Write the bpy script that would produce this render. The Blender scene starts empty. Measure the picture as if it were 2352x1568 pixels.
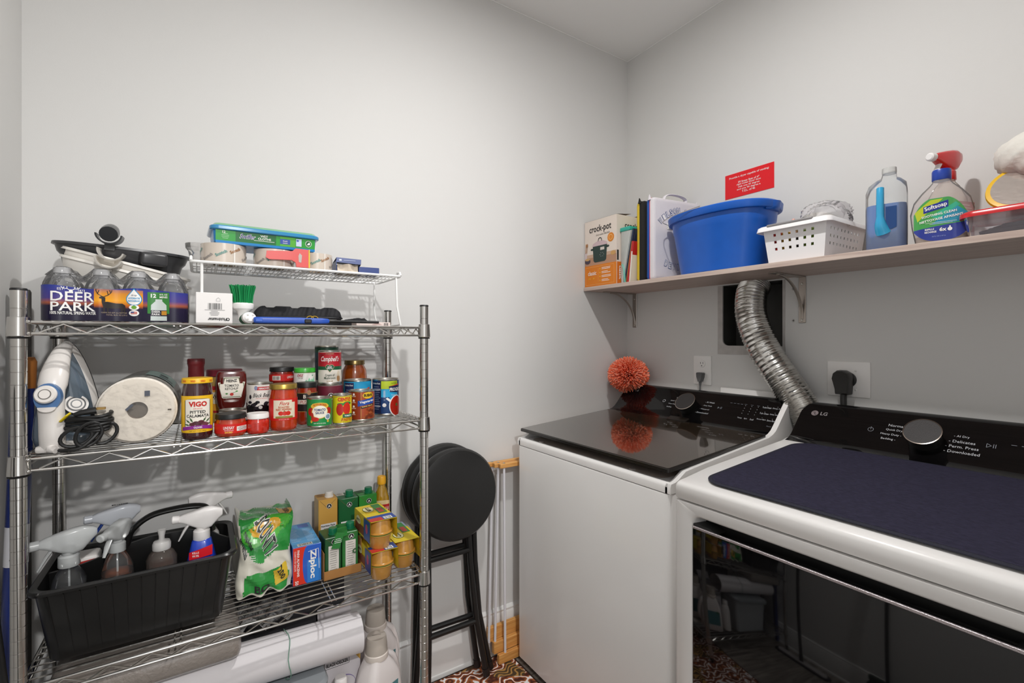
import bpy, bmesh, math, random
from mathutils import Vector, Matrix, Euler
random.seed(7)
S = bpy.context.scene
C = S.collection
PI = math.pi

# ---------------------------------------------------------------- camera, world, exposure
# the origin of the plan is the spot under the lens; +x runs to the right-hand wall, +y to the back wall
cam_d = bpy.data.cameras.new('camera')
cam_d.sensor_width = 36.0
cam_d.lens = 36.0 * 1095 / 2352
cam_d.shift_y = -6.0 / 2352
cam_d.clip_start = 0.02
cam_o = bpy.data.objects.new('camera', cam_d)
cam_o.location = (0, 0, 1.32)
cam_o.rotation_euler = (PI / 2, 0, -math.radians(33.3))
C.objects.link(cam_o)
S.camera = cam_o
w = bpy.data.worlds.new('world')
S.world = w
w.use_nodes = True
w.node_tree.nodes['Background'].inputs[0].default_value = (0.97, 0.98, 1.0, 1)
w.node_tree.nodes['Background'].inputs[1].default_value = 1.6
S.view_settings.view_transform = 'Standard'
S.view_settings.look = 'None'
S.view_settings.gamma = 1.0
S.view_settings.use_curve_mapping = False
S.view_settings.exposure = 0.0
LAMP_POS = (0.76, 0.67, 2.70)
LAMP_POWER = 18.5
FILL_POS = (0.10, -0.92, 2.32)
FILL_POWER = 105.0
try:
    S.cycles.use_denoising = True
    S.cycles.max_bounces = 12
    S.cycles.diffuse_bounces = 6
    S.cycles.transparent_max_bounces = 24
    S.cycles.sample_clamp_indirect = 6.0
    S.cycles.caustics_reflective = False
    S.cycles.caustics_refractive = False
except Exception:
    pass


# ---------------------------------------------------------------- materials
def lin(h):
    h = h.lstrip('#')
    o = []
    for i in (0, 2, 4):
        c = int(h[i:i + 2], 16) / 255
        o.append(c / 12.92 if c <= 0.04045 else ((c + 0.055) / 1.055) ** 2.4)
    return (*o, 1.0)


MATS = {}


def K(col, r=0.45, m=0.0, coat=0.0, spec=0.5, name=None, bump=0.0, bscale=200.0, var=0.0, vscale=8.0,
      alpha=1.0, trans=0.0, stretch=None, emit=0.0):
    key = (col, r, m, coat, spec, bump, bscale, var, vscale, alpha, trans, stretch, emit)
    if key in MATS:
        return MATS[key]
    ma = bpy.data.materials.new(name or 'paint_' + col.lstrip('#'))
    ma.use_nodes = True
    nt = ma.node_tree
    b = nt.nodes['Principled BSDF']
    c = lin(col)
    b.inputs['Base Color'].default_value = c
    b.inputs['Roughness'].default_value = r
    b.inputs['Metallic'].default_value = m
    b.inputs['Specular IOR Level'].default_value = spec
    b.inputs['Coat Weight'].default_value = coat
    b.inputs['Coat Roughness'].default_value = 0.06
    b.inputs['Alpha'].default_value = alpha
    b.inputs['Transmission Weight'].default_value = trans
    if emit:
        b.inputs['Emission Color'].default_value = c
        b.inputs['Emission Strength'].default_value = emit
    if bump or var:
        tc = nt.nodes.new('ShaderNodeTexCoord')
        src = tc.outputs['Object']
        if stretch:
            mp = nt.nodes.new('ShaderNodeMapping')
            mp.inputs['Scale'].default_value = stretch
            nt.links.new(src, mp.inputs['Vector'])
            src = mp.outputs['Vector']
    if bump:
        nz = nt.nodes.new('ShaderNodeTexNoise')
        nz.inputs['Scale'].default_value = bscale
        nz.inputs['Detail'].default_value = 3
        nt.links.new(src, nz.inputs['Vector'])
        bp = nt.nodes.new('ShaderNodeBump')
        bp.inputs['Strength'].default_value = bump
        bp.inputs['Distance'].default_value = 0.002
        nt.links.new(nz.outputs['Fac'], bp.inputs['Height'])
        nt.links.new(bp.outputs['Normal'], b.inputs['Normal'])
    if var:
        n2 = nt.nodes.new('ShaderNodeTexNoise')
        n2.inputs['Scale'].default_value = vscale
        n2.inputs['Detail'].default_value = 4
        nt.links.new(src, n2.inputs['Vector'])
        mx = nt.nodes.new('ShaderNodeMix')
        mx.data_type = 'RGBA'
        mx.inputs[6].default_value = tuple(max(0, x * (1 - var)) for x in c[:3]) + (1,)
        mx.inputs[7].default_value = tuple(min(1, x * (1 + var)) for x in c[:3]) + (1,)
        nt.links.new(n2.outputs['Fac'], mx.inputs[0])
        nt.links.new(mx.outputs[2], b.inputs['Base Color'])
    MATS[key] = ma
    return ma


def film(col, cover=0.12, gloss=0.25, rough=0.06, name='clear_plastic', bump=0.0, bscale=60.0):
    """thin clear plastic: mostly see-through, a little body colour, a glossy skin"""
    key = ('film', col, cover, gloss, rough, bump, bscale)
    if key in MATS:
        return MATS[key]
    ma = bpy.data.materials.new(name)
    ma.use_nodes = True
    nt = ma.node_tree
    nt.nodes.clear()
    out = nt.nodes.new('ShaderNodeOutputMaterial')
    tr = nt.nodes.new('ShaderNodeBsdfTransparent')
    df = nt.nodes.new('ShaderNodeBsdfDiffuse')
    df.inputs['Color'].default_value = lin(col)
    c = lin(col)
    tr.inputs['Color'].default_value = tuple(0.55 + 0.45 * x for x in c[:3]) + (1,)
    gl = nt.nodes.new('ShaderNodeBsdfGlossy')
    gl.inputs['Roughness'].default_value = rough
    m1 = nt.nodes.new('ShaderNodeMixShader')
    m1.inputs[0].default_value = cover
    nt.links.new(tr.outputs[0], m1.inputs[1])
    nt.links.new(df.outputs[0], m1.inputs[2])
    lw = nt.nodes.new('ShaderNodeLayerWeight')
    lw.inputs['Blend'].default_value = gloss
    m2 = nt.nodes.new('ShaderNodeMixShader')
    nt.links.new(lw.outputs['Fresnel'], m2.inputs[0])
    nt.links.new(m1.outputs[0], m2.inputs[1])
    nt.links.new(gl.outputs[0], m2.inputs[2])
    if bump:
        tc = nt.nodes.new('ShaderNodeTexCoord')
        nz = nt.nodes.new('ShaderNodeTexNoise')
        nz.inputs['Scale'].default_value = bscale
        nz.inputs['Detail'].default_value = 4
        nt.links.new(tc.outputs['Object'], nz.inputs['Vector'])
        bp = nt.nodes.new('ShaderNodeBump')
        bp.inputs['Strength'].default_value = bump
        bp.inputs['Distance'].default_value = 0.01
        nt.links.new(nz.outputs['Fac'], bp.inputs['Height'])
        nt.links.new(bp.outputs['Normal'], gl.inputs['Normal'])
        nt.links.new(bp.outputs['Normal'], lw.inputs['Normal'])
    nt.links.new(m2.outputs[0], out.inputs[0])
    MATS[key] = ma
    return ma


WHITE = K('#f4f2f0', 0.4)
BLACK = K('#101010', 0.45)
CHROME = K('#d2d0cc', 0.16, 1.0, name='chrome_wire')
STEEL = K('#c9c6bf', 0.28, 1.0, name='tin_steel')


# ---------------------------------------------------------------- mesh building
class MB:
    def __init__(s):
        s.v = []
        s.f = []
        s.mi = []
        s.mats = []
        s.M = Matrix.Identity(4)

    def idx(s, m):
        if m not in s.mats:
            s.mats.append(m)
        return s.mats.index(m)

    def add(s, vs, fs, m):
        o = len(s.v)
        k = s.idx(m)
        for p in vs:
            s.v.append(s.M @ Vector(p))
        for q in fs:
            s.f.append([i + o for i in q])
            s.mi.append(k)
        return s

    def box(s, x0, y0, z0, x1, y1, z1, m):
        vs = [(x, y, z) for z in (z0, z1) for y in (y0, y1) for x in (x0, x1)]
        fs = [(0, 2, 3, 1), (4, 5, 7, 6), (0, 1, 5, 4), (2, 6, 7, 3), (0, 4, 6, 2), (1, 3, 7, 5)]
        return s.add(vs, fs, m)

    def rbox(s, x0, y0, z0, x1, y1, z1, m, r=0.004, seg=2):
        bm = bmesh.new()
        bmesh.ops.create_cube(bm, size=1.0)
        for q in bm.verts:
            q.co = Vector(((x0 + x1) / 2 + q.co.x * (x1 - x0), (y0 + y1) / 2 + q.co.y * (y1 - y0), (z0 + z1) / 2 + q.co.z * (z1 - z0)))
        bmesh.ops.bevel(bm, geom=bm.edges[:], offset=r, segments=seg, profile=0.5, affect='EDGES')
        bm.verts.index_update()
        s.add([q.co[:] for q in bm.verts], [[q.index for q in f.verts] for f in bm.faces], m)
        bm.free()
        return s

    def lathe(s, prof, m, seg=28, sx=1.0, sy=1.0, cap=True, cx=0, cy=0):
        vs, fs = [], []
        n = len(prof)
        for (r, z) in prof:
            for k in range(seg):
                a = 2 * PI * k / seg
                vs.append((cx + r * sx * math.sin(a), cy - r * sy * math.cos(a), z))
        for i in range(n - 1):
            for k in range(seg):
                k2 = (k + 1) % seg
                fs.append((i * seg + k, i * seg + k2, (i + 1) * seg + k2, (i + 1) * seg + k))
        if cap:
            if prof[0][0] > 1e-5:
                fs.append(tuple(reversed(range(seg))))
            if prof[-1][0] > 1e-5:
                fs.append(tuple(range((n - 1) * seg, n * seg)))
        return s.add(vs, fs, m)

    def tube(s, pts, r, m, seg=8, closed=False, cap=True, flat=1.0):
        P = [Vector(p) for p in pts]
        n = len(P)
        R = r if isinstance(r, (list, tuple)) else [r] * n
        T = []
        for i in range(n):
            a = P[(i - 1) % n] if (closed or i > 0) else P[i]
            b = P[(i + 1) % n] if (closed or i < n - 1) else P[i]
            t = (b - a)
            T.append(t.normalized() if t.length > 1e-9 else Vector((0, 0, 1)))
        up = Vector((0, 0, 1)) if abs(T[0].z) < 0.9 else Vector((1, 0, 0))
        N = (up - T[0] * up.dot(T[0])).normalized()
        vs, fs = [], []
        for i in range(n):
            N = (N - T[i] * N.dot(T[i]))
            N = N.normalized() if N.length > 1e-6 else T[i].orthogonal().normalized()
            B = T[i].cross(N)
            for k in range(seg):
                a = 2 * PI * k / seg
                vs.append(P[i] + (N * math.cos(a) * flat + B * math.sin(a)) * R[i])
        for i in range(n if closed else n - 1):
            j = (i + 1) % n
            for k in range(seg):
                k2 = (k + 1) % seg
                fs.append((i * seg + k, i * seg + k2, j * seg + k2, j * seg + k))
        if cap and not closed:
            fs.append(tuple(reversed(range(seg))))
            fs.append(tuple(range((n - 1) * seg, n * seg)))
        return s.add(vs, fs, m)

    def loft(s, rings, m, cap=True, closed=True):
        k = len(rings[0])
        vs = [p for r in rings for p in r]
        fs = []
        for i in range(len(rings) - 1):
            for j in range(k if closed else k - 1):
                j2 = (j + 1) % k
                fs.append((i * k + j, i * k + j2, (i + 1) * k + j2, (i + 1) * k + j))
        if cap and closed:
            fs.append(tuple(reversed(range(k))))
            fs.append(tuple(range((len(rings) - 1) * k, len(rings) * k)))
        return s.add(vs, fs, m)

    def prism(s, poly, m, a, b, axis='z'):
        def q(p, h):
            return {'z': (p[0], p[1], h), 'y': (p[0], h, p[1]), 'x': (h, p[0], p[1])}[axis]
        n = len(poly)
        vs = [q(p, a) for p in poly] + [q(p, b) for p in poly]
        fs = [tuple(reversed(range(n))), tuple(range(n, 2 * n))]
        fs += [(i, (i + 1) % n, n + (i + 1) % n, n + i) for i in range(n)]
        return s.add(vs, fs, m)

    def grid(s, fn, nu, nv, m, thick=None):
        vs = [fn(i / nu, j / nv) for j in range(nv + 1) for i in range(nu + 1)]
        fs = [(j * (nu + 1) + i, j * (nu + 1) + i + 1, (j + 1) * (nu + 1) + i + 1, (j + 1) * (nu + 1) + i) for j in range(nv) for i in range(nu)]
        return s.add(vs, fs, m)

    def ball(s, c, r, m, seg=16, rings=10, sz=1.0, sx=1.0, sy=1.0):
        prof = [(max(1e-6, r * math.sin(PI * i / rings)), -r * sz * math.cos(PI * i / rings)) for i in range(rings + 1)]
        o = s.M.copy()
        s.M = s.M @ Matrix.Translation(c)
        s.lathe(prof, m, seg, sx, sy, cap=False)
        s.M = o
        return s

    def build(s, name, parent=None, loc=(0, 0, 0), rot=(0, 0, 0), world=False, ang=35, link=True, recalc=True):
        me = bpy.data.meshes.new(name)
        off = Vector((0, 0, 0))
        if world:
            up = parent
            while up:
                off += Vector(up.location)
                up = up.parent
        me.from_pydata([(p - off)[:] for p in s.v], [], s.f)
        for m in s.mats:
            me.materials.append(m)
        me.polygons.foreach_set('material_index', s.mi)
        me.validate()
        if recalc:
            bm = bmesh.new()
            bm.from_mesh(me)
            bmesh.ops.recalc_face_normals(bm, faces=bm.faces[:])
            bm.to_mesh(me)
            bm.free()
        me.shade_smooth()
        me.set_sharp_from_angle(angle=math.radians(ang))
        o = bpy.data.objects.new(name, me)
        o.location = loc
        o.rotation_euler = rot
        C.objects.link(o)
        if parent:
            o.parent = parent
        return o


def frame(o, x, y, z):
    m = Matrix((x, y, z)).transposed().to_4x4()
    m.translation = o
    return m


def thing(name, label, cat, loc=(0, 0, 0), rz=0.0, group=None, rot=None):
    o = bpy.data.objects.new(name, None)
    o.empty_display_size = 0.05
    o.location = loc
    o.rotation_euler = rot if rot else (0, 0, math.radians(rz))
    o['label'] = label
    o['category'] = cat
    if group:
        o['group'] = group
    C.objects.link(o)
    return o


def tag(o, label, cat, group=None):
    o['label'] = label
    o['category'] = cat
    if group:
        o['group'] = group
    return o


def struct(o):
    o['kind'] = 'structure'
    return o


def clone(src, parent=None, loc=None, rot=None):
    c = src.copy()
    C.objects.link(c)
    c.parent = parent
    if loc is not None:
        c.location = loc
    if rot is not None:
        c.rotation_euler = rot
    return c


def clone_tree(src, loc, rot, label=None, group=None):
    r = clone(src, None, loc, rot)
    if label:
        r['label'] = label
    if group:
        r['group'] = group
    for ch in list(src.children):
        c = clone(ch, r)
        for g in list(ch.children):
            clone(g, c)
    return r


# ---------------------------------------------------------------- print: flat shapes and lettering wrapped on a surface
TXT = {}


def glyphs(s, bold=0.0):
    k = (s, bold)
    if k not in TXT:
        cu = bpy.data.curves.new('t', 'FONT')
        cu.body = s
        cu.size = 1.0
        cu.resolution_u = 2
        cu.offset = bold
        cu.align_x = 'LEFT'
        ob = bpy.data.objects.new('t', cu)
        me = ob.to_mesh()
        vs = [tuple(p.co) for p in me.vertices]
        fs = [tuple(p.vertices) for p in me.polygons]
        ob.to_mesh_clear()
        bpy.data.objects.remove(ob)
        bpy.data.curves.remove(cu)
        if not vs:
            vs, fs = [(0, 0, 0), (1, 0, 0), (0, 1, 0)], []
        x0 = min(p[0] for p in vs)
        x1 = max(p[0] for p in vs)
        y0 = min(p[1] for p in vs)
        y1 = max(p[1] for p in vs)
        TXT[k] = ([((p[0] - x0) / max(1e-6, x1 - x0) - 0.5, (p[1] - y0) / max(1e-6, y1 - y0) - 0.5) for p in vs], fs, (x1 - x0) / max(1e-6, y1 - y0))
    return TXT[k]


def cylmap(R, taper=None):
    def f(x, y, o):
        r = (taper(y) if taper else R) + o
        a = x / R
        return (r * math.sin(a), -r * math.cos(a), y)
    return f


def planemap(o, right, up):
    o, right, up = Vector(o), Vector(right).normalized(), Vector(up).normalized()
    n = right.cross(up)
    def f(x, y, off):
        return o + right * x + up * y + n * off
    return f


class Print(MB):
    STEP = 0.00022

    def __init__(s, mp, cols=None, base=0.0004):
        super().__init__()
        s.mp = mp
        s.dx = cols or 0.006
        s.base = base
        s.lift = 0.0004

    def _o(s, L):
        return s.base + L * s.STEP

    def strip(s, x0, x1, top, bot, m, L=0):
        n = max(1, int(abs(x1 - x0) / s.dx + 0.5))
        vs = []
        for i in range(n + 1):
            x = x0 + (x1 - x0) * i / n
            vs += [s.mp(x, bot(x), s._o(L)), s.mp(x, top(x), s._o(L))]
        s.add(vs, [(2 * i, 2 * i + 2, 2 * i + 3, 2 * i + 1) for i in range(n)], m)
        return s

    def rect(s, x0, y0, x1, y1, m, L=0):
        return s.strip(x0, x1, lambda x: y1, lambda x: y0, m, L)

    def ell(s, cx, cy, rx, ry, m, L=0, n=16):
        vs = []
        for i in range(n + 1):
            a = -PI / 2 + PI * i / n
            x = cx + rx * math.sin(a)
            h = ry * math.cos(a)
            vs += [s.mp(x, cy - h, s._o(L)), s.mp(x, cy + h, s._o(L))]
        s.add(vs, [(2 * i, 2 * i + 2, 2 * i + 3, 2 * i + 1) for i in range(n)], m)
        return s

    def poly(s, pts, m, L=0):
        """any outline, cut into upright slabs so that it follows a curved surface"""
        xs = sorted(set(round(p[0], 6) for p in pts))
        cuts = []
        for a, b in zip(xs, xs[1:]):
            n = max(1, int((b - a) / s.dx + 0.999))
            cuts += [a + (b - a) * i / n for i in range(n)]
        cuts.append(xs[-1])
        for xa, xb in zip(cuts, cuts[1:]):
            if xb - xa < 1e-7:
                continue
            xm = (xa + xb) / 2
            seg = []
            for (x0, y0), (x1, y1) in zip(pts, pts[1:] + pts[:1]):
                if (x0 - xm) * (x1 - xm) < 0:
                    f = lambda x: y0 + (y1 - y0) * (x - x0) / (x1 - x0)
                    seg.append((f(xm), f(xa), f(xb)))
            seg.sort()
            for p, q in zip(seg[::2], seg[1::2]):
                o = s._o(L)
                s.add([s.mp(xa, p[1], o), s.mp(xb, p[2], o), s.mp(xb, q[2], o), s.mp(xa, q[1], o)], [(0, 1, 2, 3)], m)
        return s

    def line(s, pts, wd, m, L=0):
        for (xa, ya), (xb, yb) in zip(pts, pts[1:]):
            d = math.hypot(xb - xa, yb - ya) or 1
            nx, ny = -(yb - ya) / d * wd / 2, (xb - xa) / d * wd / 2
            s.poly([(xa + nx, ya + ny), (xa - nx, ya - ny), (xb - nx, yb - ny), (xb + nx, yb + ny)], m, L)
        return s

    def text(s, t, cx, cy, h, m, wd=None, bold=0.0, L=2, rot=0.0, shear=0.0, arc=0.0):
        """t centred on (cx,cy), bounding height h, optional width wd; rot in degrees; arc bends it"""
        vs, fs, asp = glyphs(t, bold)
        wd = wd or asp * h
        ca, sa = math.cos(math.radians(rot)), math.sin(math.radians(rot))
        out = []
        for (x, y) in vs:
            X = x * wd + shear * y * h
            Y = y * h
            if arc:
                Y -= arc * (2 * x) ** 2
            out.append(s.mp(cx + X * ca - Y * sa, cy + X * sa + Y * ca, s._o(L) + s.lift))
        s.add(out, fs, m)
        return s

    def lines(s, cx, cy, wd, n, dy, h, m, L=2, left=False, seedv=1):
        """a block of fine print too small to read"""
        rr = random.Random(seedv)
        for i in range(n):
            w2 = wd * rr.uniform(0.6, 1.0)
            xa = cx - wd / 2 if left else cx - w2 / 2
            y = cy + (n - 1) / 2 * dy - i * dy
            s.rect(xa, y - h / 2, xa + w2, y + h / 2, m, L)
        return s

    def bars(s, cx, cy, wd, ht, m, L=2, n=22, seedv=3):
        rr = random.Random(seedv)
        x = cx - wd / 2
        u = wd / n
        while x < cx + wd / 2 - u:
            b = u * rr.choice((0.4, 0.4, 0.8, 1.2))
            s.rect(x, cy - ht / 2, x + b, cy + ht / 2, m, L)
            x += b + u * rr.choice((0.4, 0.7, 1.0))
        return s

    def build(s, name='label', parent=None, **k):
        k.setdefault('recalc', False)
        return super().build(name, parent, **k)

# ================================================================ THE SETTING
WALL = K('#d9d8d6', 0.75, bump=0.05, bscale=350, name='wall_paint', spec=0.3)
CEIL = K('#efeeec', 0.85, name='ceiling_paint', spec=0.2)
TRIM = K('#e4e3e1', 0.4, name='trim_paint')
XL, XR, YB, YF, ZC = -0.382, 1.841, 1.722, -0.52, 2.743
T = 0.12
struct(MB().box(XL - T, YB, 0, XR + T, YB + T, ZC, WALL).build('wall_back'))
struct(MB().box(XL - T, YF - T, 0, XL, YB, ZC, WALL).build('wall_left'))
# the camera stands in front of a wide cased opening to the bright hall behind
wf = MB()
wf.box(XL, YF - T, 2.70, XR + T, YF, ZC, WALL)
wf.box(XL, YF - T, 0, XL + 0.06, YF, 2.70, WALL)
wf.box(0.285, YF - T, 0, XR + T, YF, 2.70, WALL)
struct(wf.build('wall_front'))
VY0, VY1, VZ0, VZ1 = 0.938, 1.204, 1.270, 1.543
wr = MB()
wr.box(XR, YF, 0, XR + T, VY0, ZC, WALL)
wr.box(XR, VY1, 0, XR + T, YB, ZC, WALL)
wr.box(XR, VY0, 0, XR + T, VY1, VZ0, WALL)
wr.box(XR, VY0, VZ1, XR + T, VY1, ZC, WALL)
wall_r = struct(wr.build('wall_right'))
struct(MB().box(XL - T, YF - T, ZC, XR + T, YB + T, ZC + 0.1, CEIL).build('ceiling'))

# floor of grey vinyl planks, each plank a piece of its own
GROUT = K('#2c2a28', 0.8)
HALL = -1.62
floor = struct(MB().box(XL - T, HALL, -0.05, XR + T, YB + T, -0.004, GROUT).build('floor'))


def plank_mat():
    ma = bpy.data.materials.new('vinyl_plank')
    ma.use_nodes = True
    nt = ma.node_tree
    b = nt.nodes['Principled BSDF']
    b.inputs['Roughness'].default_value = 0.35
    tc = nt.nodes.new('ShaderNodeTexCoord')
    oi = nt.nodes.new('ShaderNodeObjectInfo')
    ad = nt.nodes.new('ShaderNodeVectorMath')
    ad.operation = 'ADD'
    mp = nt.nodes.new('ShaderNodeMapping')
    mp.inputs['Scale'].default_value = (2.0, 22.0, 1.0)
    nz = nt.nodes.new('ShaderNodeTexNoise')
    nz.inputs['Scale'].default_value = 2.2
    nz.inputs['Detail'].default_value = 6
    nz.inputs['Distortion'].default_value = 0.8
    cr = nt.nodes.new('ShaderNodeValToRGB')
    cr.color_ramp.elements[0].position = 0.35
    cr.color_ramp.elements[0].color = lin('#6e665f')
    cr.color_ramp.elements[1].position = 0.68
    cr.color_ramp.elements[1].color = lin('#a89f96')
    nt.links.new(tc.outputs['Object'], ad.inputs[0])
    nt.links.new(oi.outputs['Location'], ad.inputs[1])
    nt.links.new(ad.outputs[0], mp.inputs['Vector'])
    nt.links.new(mp.outputs[0], nz.inputs['Vector'])
    nt.links.new(nz.outputs['Fac'], cr.inputs['Fac'])
    nt.links.new(cr.outputs['Color'], b.inputs['Base Color'])
    return ma


PLANK = plank_mat()
PL, PW = 0.90, 0.178
pm0 = MB().rbox(0, 0, -0.004, PL - 0.002, PW - 0.002, 0.0, PLANK, 0.001, 1).build('plank', floor)
first = True
row = 0
y = HALL
while y < YB:
    x = XL - (row * 0.37) % PL
    while x < XR:
        x0, x1 = max(x, XL), min(x + PL, XR)
        y1 = min(y + PW, YB)
        if x1 - x0 > 0.01 and y1 - y > 0.01:
            full = (x1 - x0 > PL - 0.001 and y1 - y > PW - 0.001)
            if full:
                o = pm0 if first else clone(pm0, floor)
                first = False
                o.location = (x0, y, 0)
            else:
                MB().rbox(0, 0, -0.004, x1 - x0 - 0.002, y1 - y - 0.002, 0.0, PLANK, 0.001, 1).build('plank', floor, (x0, y, 0))
        x += PL
    y += PW
    row += 1

# tall baseboards with a moulded cap and a quarter-round shoe
BP = [(0, 0), (0.030, 0), (0.030, 0.006), (0.026, 0.014), (0.017, 0.018), (0.017, 0.158), (0.012, 0.166), (0.013, 0.174), (0.006, 0.182), (0, 0.184)]
struct(MB().prism([(YB - a, b) for a, b in BP], TRIM, XL, XR, 'x').build('baseboard_back'))
struct(MB().prism([(XL + a, b) for a, b in BP], TRIM, YF, YB - 0.031, 'y').build('baseboard_left'))
struct(MB().prism([(XR - a, b) for a, b in BP], TRIM, YF, YB - 0.031, 'y').build('baseboard_right'))
struct(MB().prism([(YF + a, b) for a, b in BP], TRIM, 0.295, XR - 0.031, 'x').build('baseboard_front'))
struct(MB().tube([(XL, YB - 0.0012, ZC - 0.0012), (XR, YB - 0.0012, ZC - 0.0012)], 0.0022, CEIL, 6).build('trim_1'))
struct(MB().tube([(XR - 0.0012, YF, ZC - 0.0012), (XR - 0.0012, YB, ZC - 0.0012)], 0.0022, CEIL, 6).build('trim_2'))

# small flush ceiling downlight in the middle of the room (above the frame)
lp = thing('ceiling_lamp', 'small round white flush ceiling downlight above the room', 'lamp', (LAMP_POS[0], LAMP_POS[1], ZC))
MB().lathe([(0.085, -0.0005), (0.088, -0.010), (0.080, -0.022), (0.052, -0.030), (0.050, -0.020), (0.0, -0.018)], WHITE, 32).build('lamp_ring', lp)
MB().lathe([(0.049, -0.022), (0.0, -0.022)], K('#fff6ea', 0.3, emit=20.0, name='lamp_glow'), 28, cap=False).build('diffuser', lp)
ld = bpy.data.lights.new('lamp_light', 'AREA')
ld.shape = 'DISK'
ld.size = 0.075
ld.energy = LAMP_POWER
ld.color = (1.0, 0.985, 0.965)
lo = bpy.data.objects.new('lamp_light', ld)
lo.location = (0, 0, -0.034)
C.objects.link(lo)
lo.parent = lp

# unseen fill lamp placed from cast shadows; stand and spot beam added, behind camera
fl = thing('fill_lamp', 'unseen fill lamp on an added black light stand behind the camera', 'lamp', (FILL_POS[0], FILL_POS[1] - 0.06, 0))
BK0 = K('#151515', 0.5)
MB().tube([(0, 0, 0.25), (0, 0, 2.27)], 0.011, BK0, 10).build('pole', fl)
for i in range(3):
    a = PI / 2 + 2 * PI * i / 3
    MB().tube([(0.0, 0.0, 0.45), (0.30 * math.cos(a), 0.30 * math.sin(a), 0.004)], 0.009, BK0, 8).build('leg', fl)
m = MB()
m.M = frame((0, 0, FILL_POS[2]), (1, 0, 0), (0, 0.10, 0.995), (0, 0.995, -0.10)) if False else Matrix.Translation((0, 0, FILL_POS[2])) @ Matrix.Rotation(math.radians(-123), 4, 'X')
m.lathe([(0.04, -0.12), (0.052, -0.10), (0.055, 0.045), (0.050, 0.045), (0.047, 0.02), (0.0, 0.015)], BK0, 24)
m.build('head', fl)
ld2 = bpy.data.lights.new('fill_lamp_light', 'SPOT')
ld2.spot_size = math.radians(86)
ld2.spot_blend = 1.0
ld2.shadow_soft_size = 0.04
ld2.energy = FILL_POWER
ld2.color = (1.0, 0.99, 0.975)
lo2 = bpy.data.objects.new('fill_lamp_light', ld2)
lo2.location = (0, 0.050, FILL_POS[2] - 0.033)
lo2.rotation_euler = (math.radians(90 - 33), 0, math.radians(-4))
C.objects.link(lo2)
lo2.parent = fl

# ---------------------------------------------------------------- the vent opening and its foil duct
VENT_IN = K('#4a4946', 0.7, name='vent_box_metal', var=0.2, vscale=14)
PLASTER = K('#b9b5b2', 0.8, name='plaster_edge', var=0.25, vscale=30, bump=0.4, bscale=90)
vb = thing('dryer_vent_box', 'recessed dark dryer vent box in the wall below the shelf', 'vent box', (XR, 1.07, VZ0))
m = MB()
m.box(XR + 0.118, VY0, VZ0, XR + 0.1195, VY1, VZ1, VENT_IN)
m.box(XR + 0.003, VY0 + 0.0005, VZ0, XR + 0.118, VY0 + 0.002, VZ1, VENT_IN)
m.box(XR + 0.003, VY1 - 0.002, VZ0, XR + 0.118, VY1 - 0.0005, VZ1, VENT_IN)
m.box(XR + 0.003, VY0, VZ0 + 0.0005, XR + 0.118, VY1, VZ0 + 0.002, VENT_IN)
m.box(XR + 0.003, VY0, VZ1 - 0.002, XR + 0.118, VY1, VZ1 - 0.0005, VENT_IN)
m.build('box', vb, world=True)
m = MB()
m.box(XR - 0.003, VY1 - 0.016, VZ0 - 0.012, XR + 0.004, VY1 + 0.006, VZ1, PLASTER)
m.box(XR - 0.003, VY0 - 0.005, VZ0 - 0.012, XR + 0.004, VY0 + 0.004, VZ1, PLASTER)
m.box(XR - 0.0031, VY0 - 0.005, VZ0 - 0.014, XR + 0.004, VY1 + 0.006, VZ0 + 0.022, PLASTER)
pts = [(VY1 - 0.016, VZ0 + 0.022)] + [(VY1 - 0.016 - 0.025 + 0.025 * math.cos(a), VZ0 + 0.047 - 0.025 * math.sin(a)) for a in [PI / 2 * i / 6 for i in range(7)]]
m.prism(pts, PLASTER, XR - 0.003, XR + 0.004, 'x')
m.build('frame', vb, world=True)


def spline(pts, n):
    P = [Vector(p) for p in pts]
    P = [P[0] * 2 - P[1]] + P + [P[-1] * 2 - P[-2]]
    out = []
    k = len(P) - 3
    for i in range(n + 1):
        t = i / n * k
        j = min(int(t), k - 1)
        u = t - j
        a, b, c, d = P[j:j + 4]
        out.append(0.5 * ((2 * b) + (c - a) * u + (2 * a - 5 * b + 4 * c - d) * u * u + (3 * b - a - 3 * c + d) * u ** 3))
    return out


FOIL = K('#d6d4d0', 0.24, 1.0, name='duct_foil', bump=0.12, bscale=60)
dk = thing('dryer_duct', 'silver corrugated foil dryer duct running from vent box down behind dryer', 'duct', (1.775, 0.95, 1.0))
path = spline([(1.852, 1.052, 1.535), (1.815, 1.050, 1.49), (1.788, 1.033, 1.40), (1.778, 0.985, 1.29), (1.776, 0.915, 1.185), (1.776, 0.855, 1.10), (1.778, 0.81, 1.02)], 170)
rad = [0.0545 + (0.0022 if i % 2 else -0.0016) + 0.0006 * math.sin(i * 1.7) for i in range(len(path))]
MB().tube(path, rad, FOIL, 30, cap=False).build('hose', dk, world=True, ang=80)

# ---------------------------------------------------------------- outlets and sign
PLATE = K('#eeecea', 0.35, name='plate_plastic')
SLOT = K('#222222', 0.6)


def plate(name, label, y0, z0, y1, z1):
    t = thing(name, label, 'outlet', (XR, (y0 + y1) / 2, (z0 + z1) / 2))
    MB().rbox(XR - 0.006, y0, z0, XR + 0.001, y1, z1, PLATE, 0.003, 2).build('plate', t, world=True)
    return t


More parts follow.
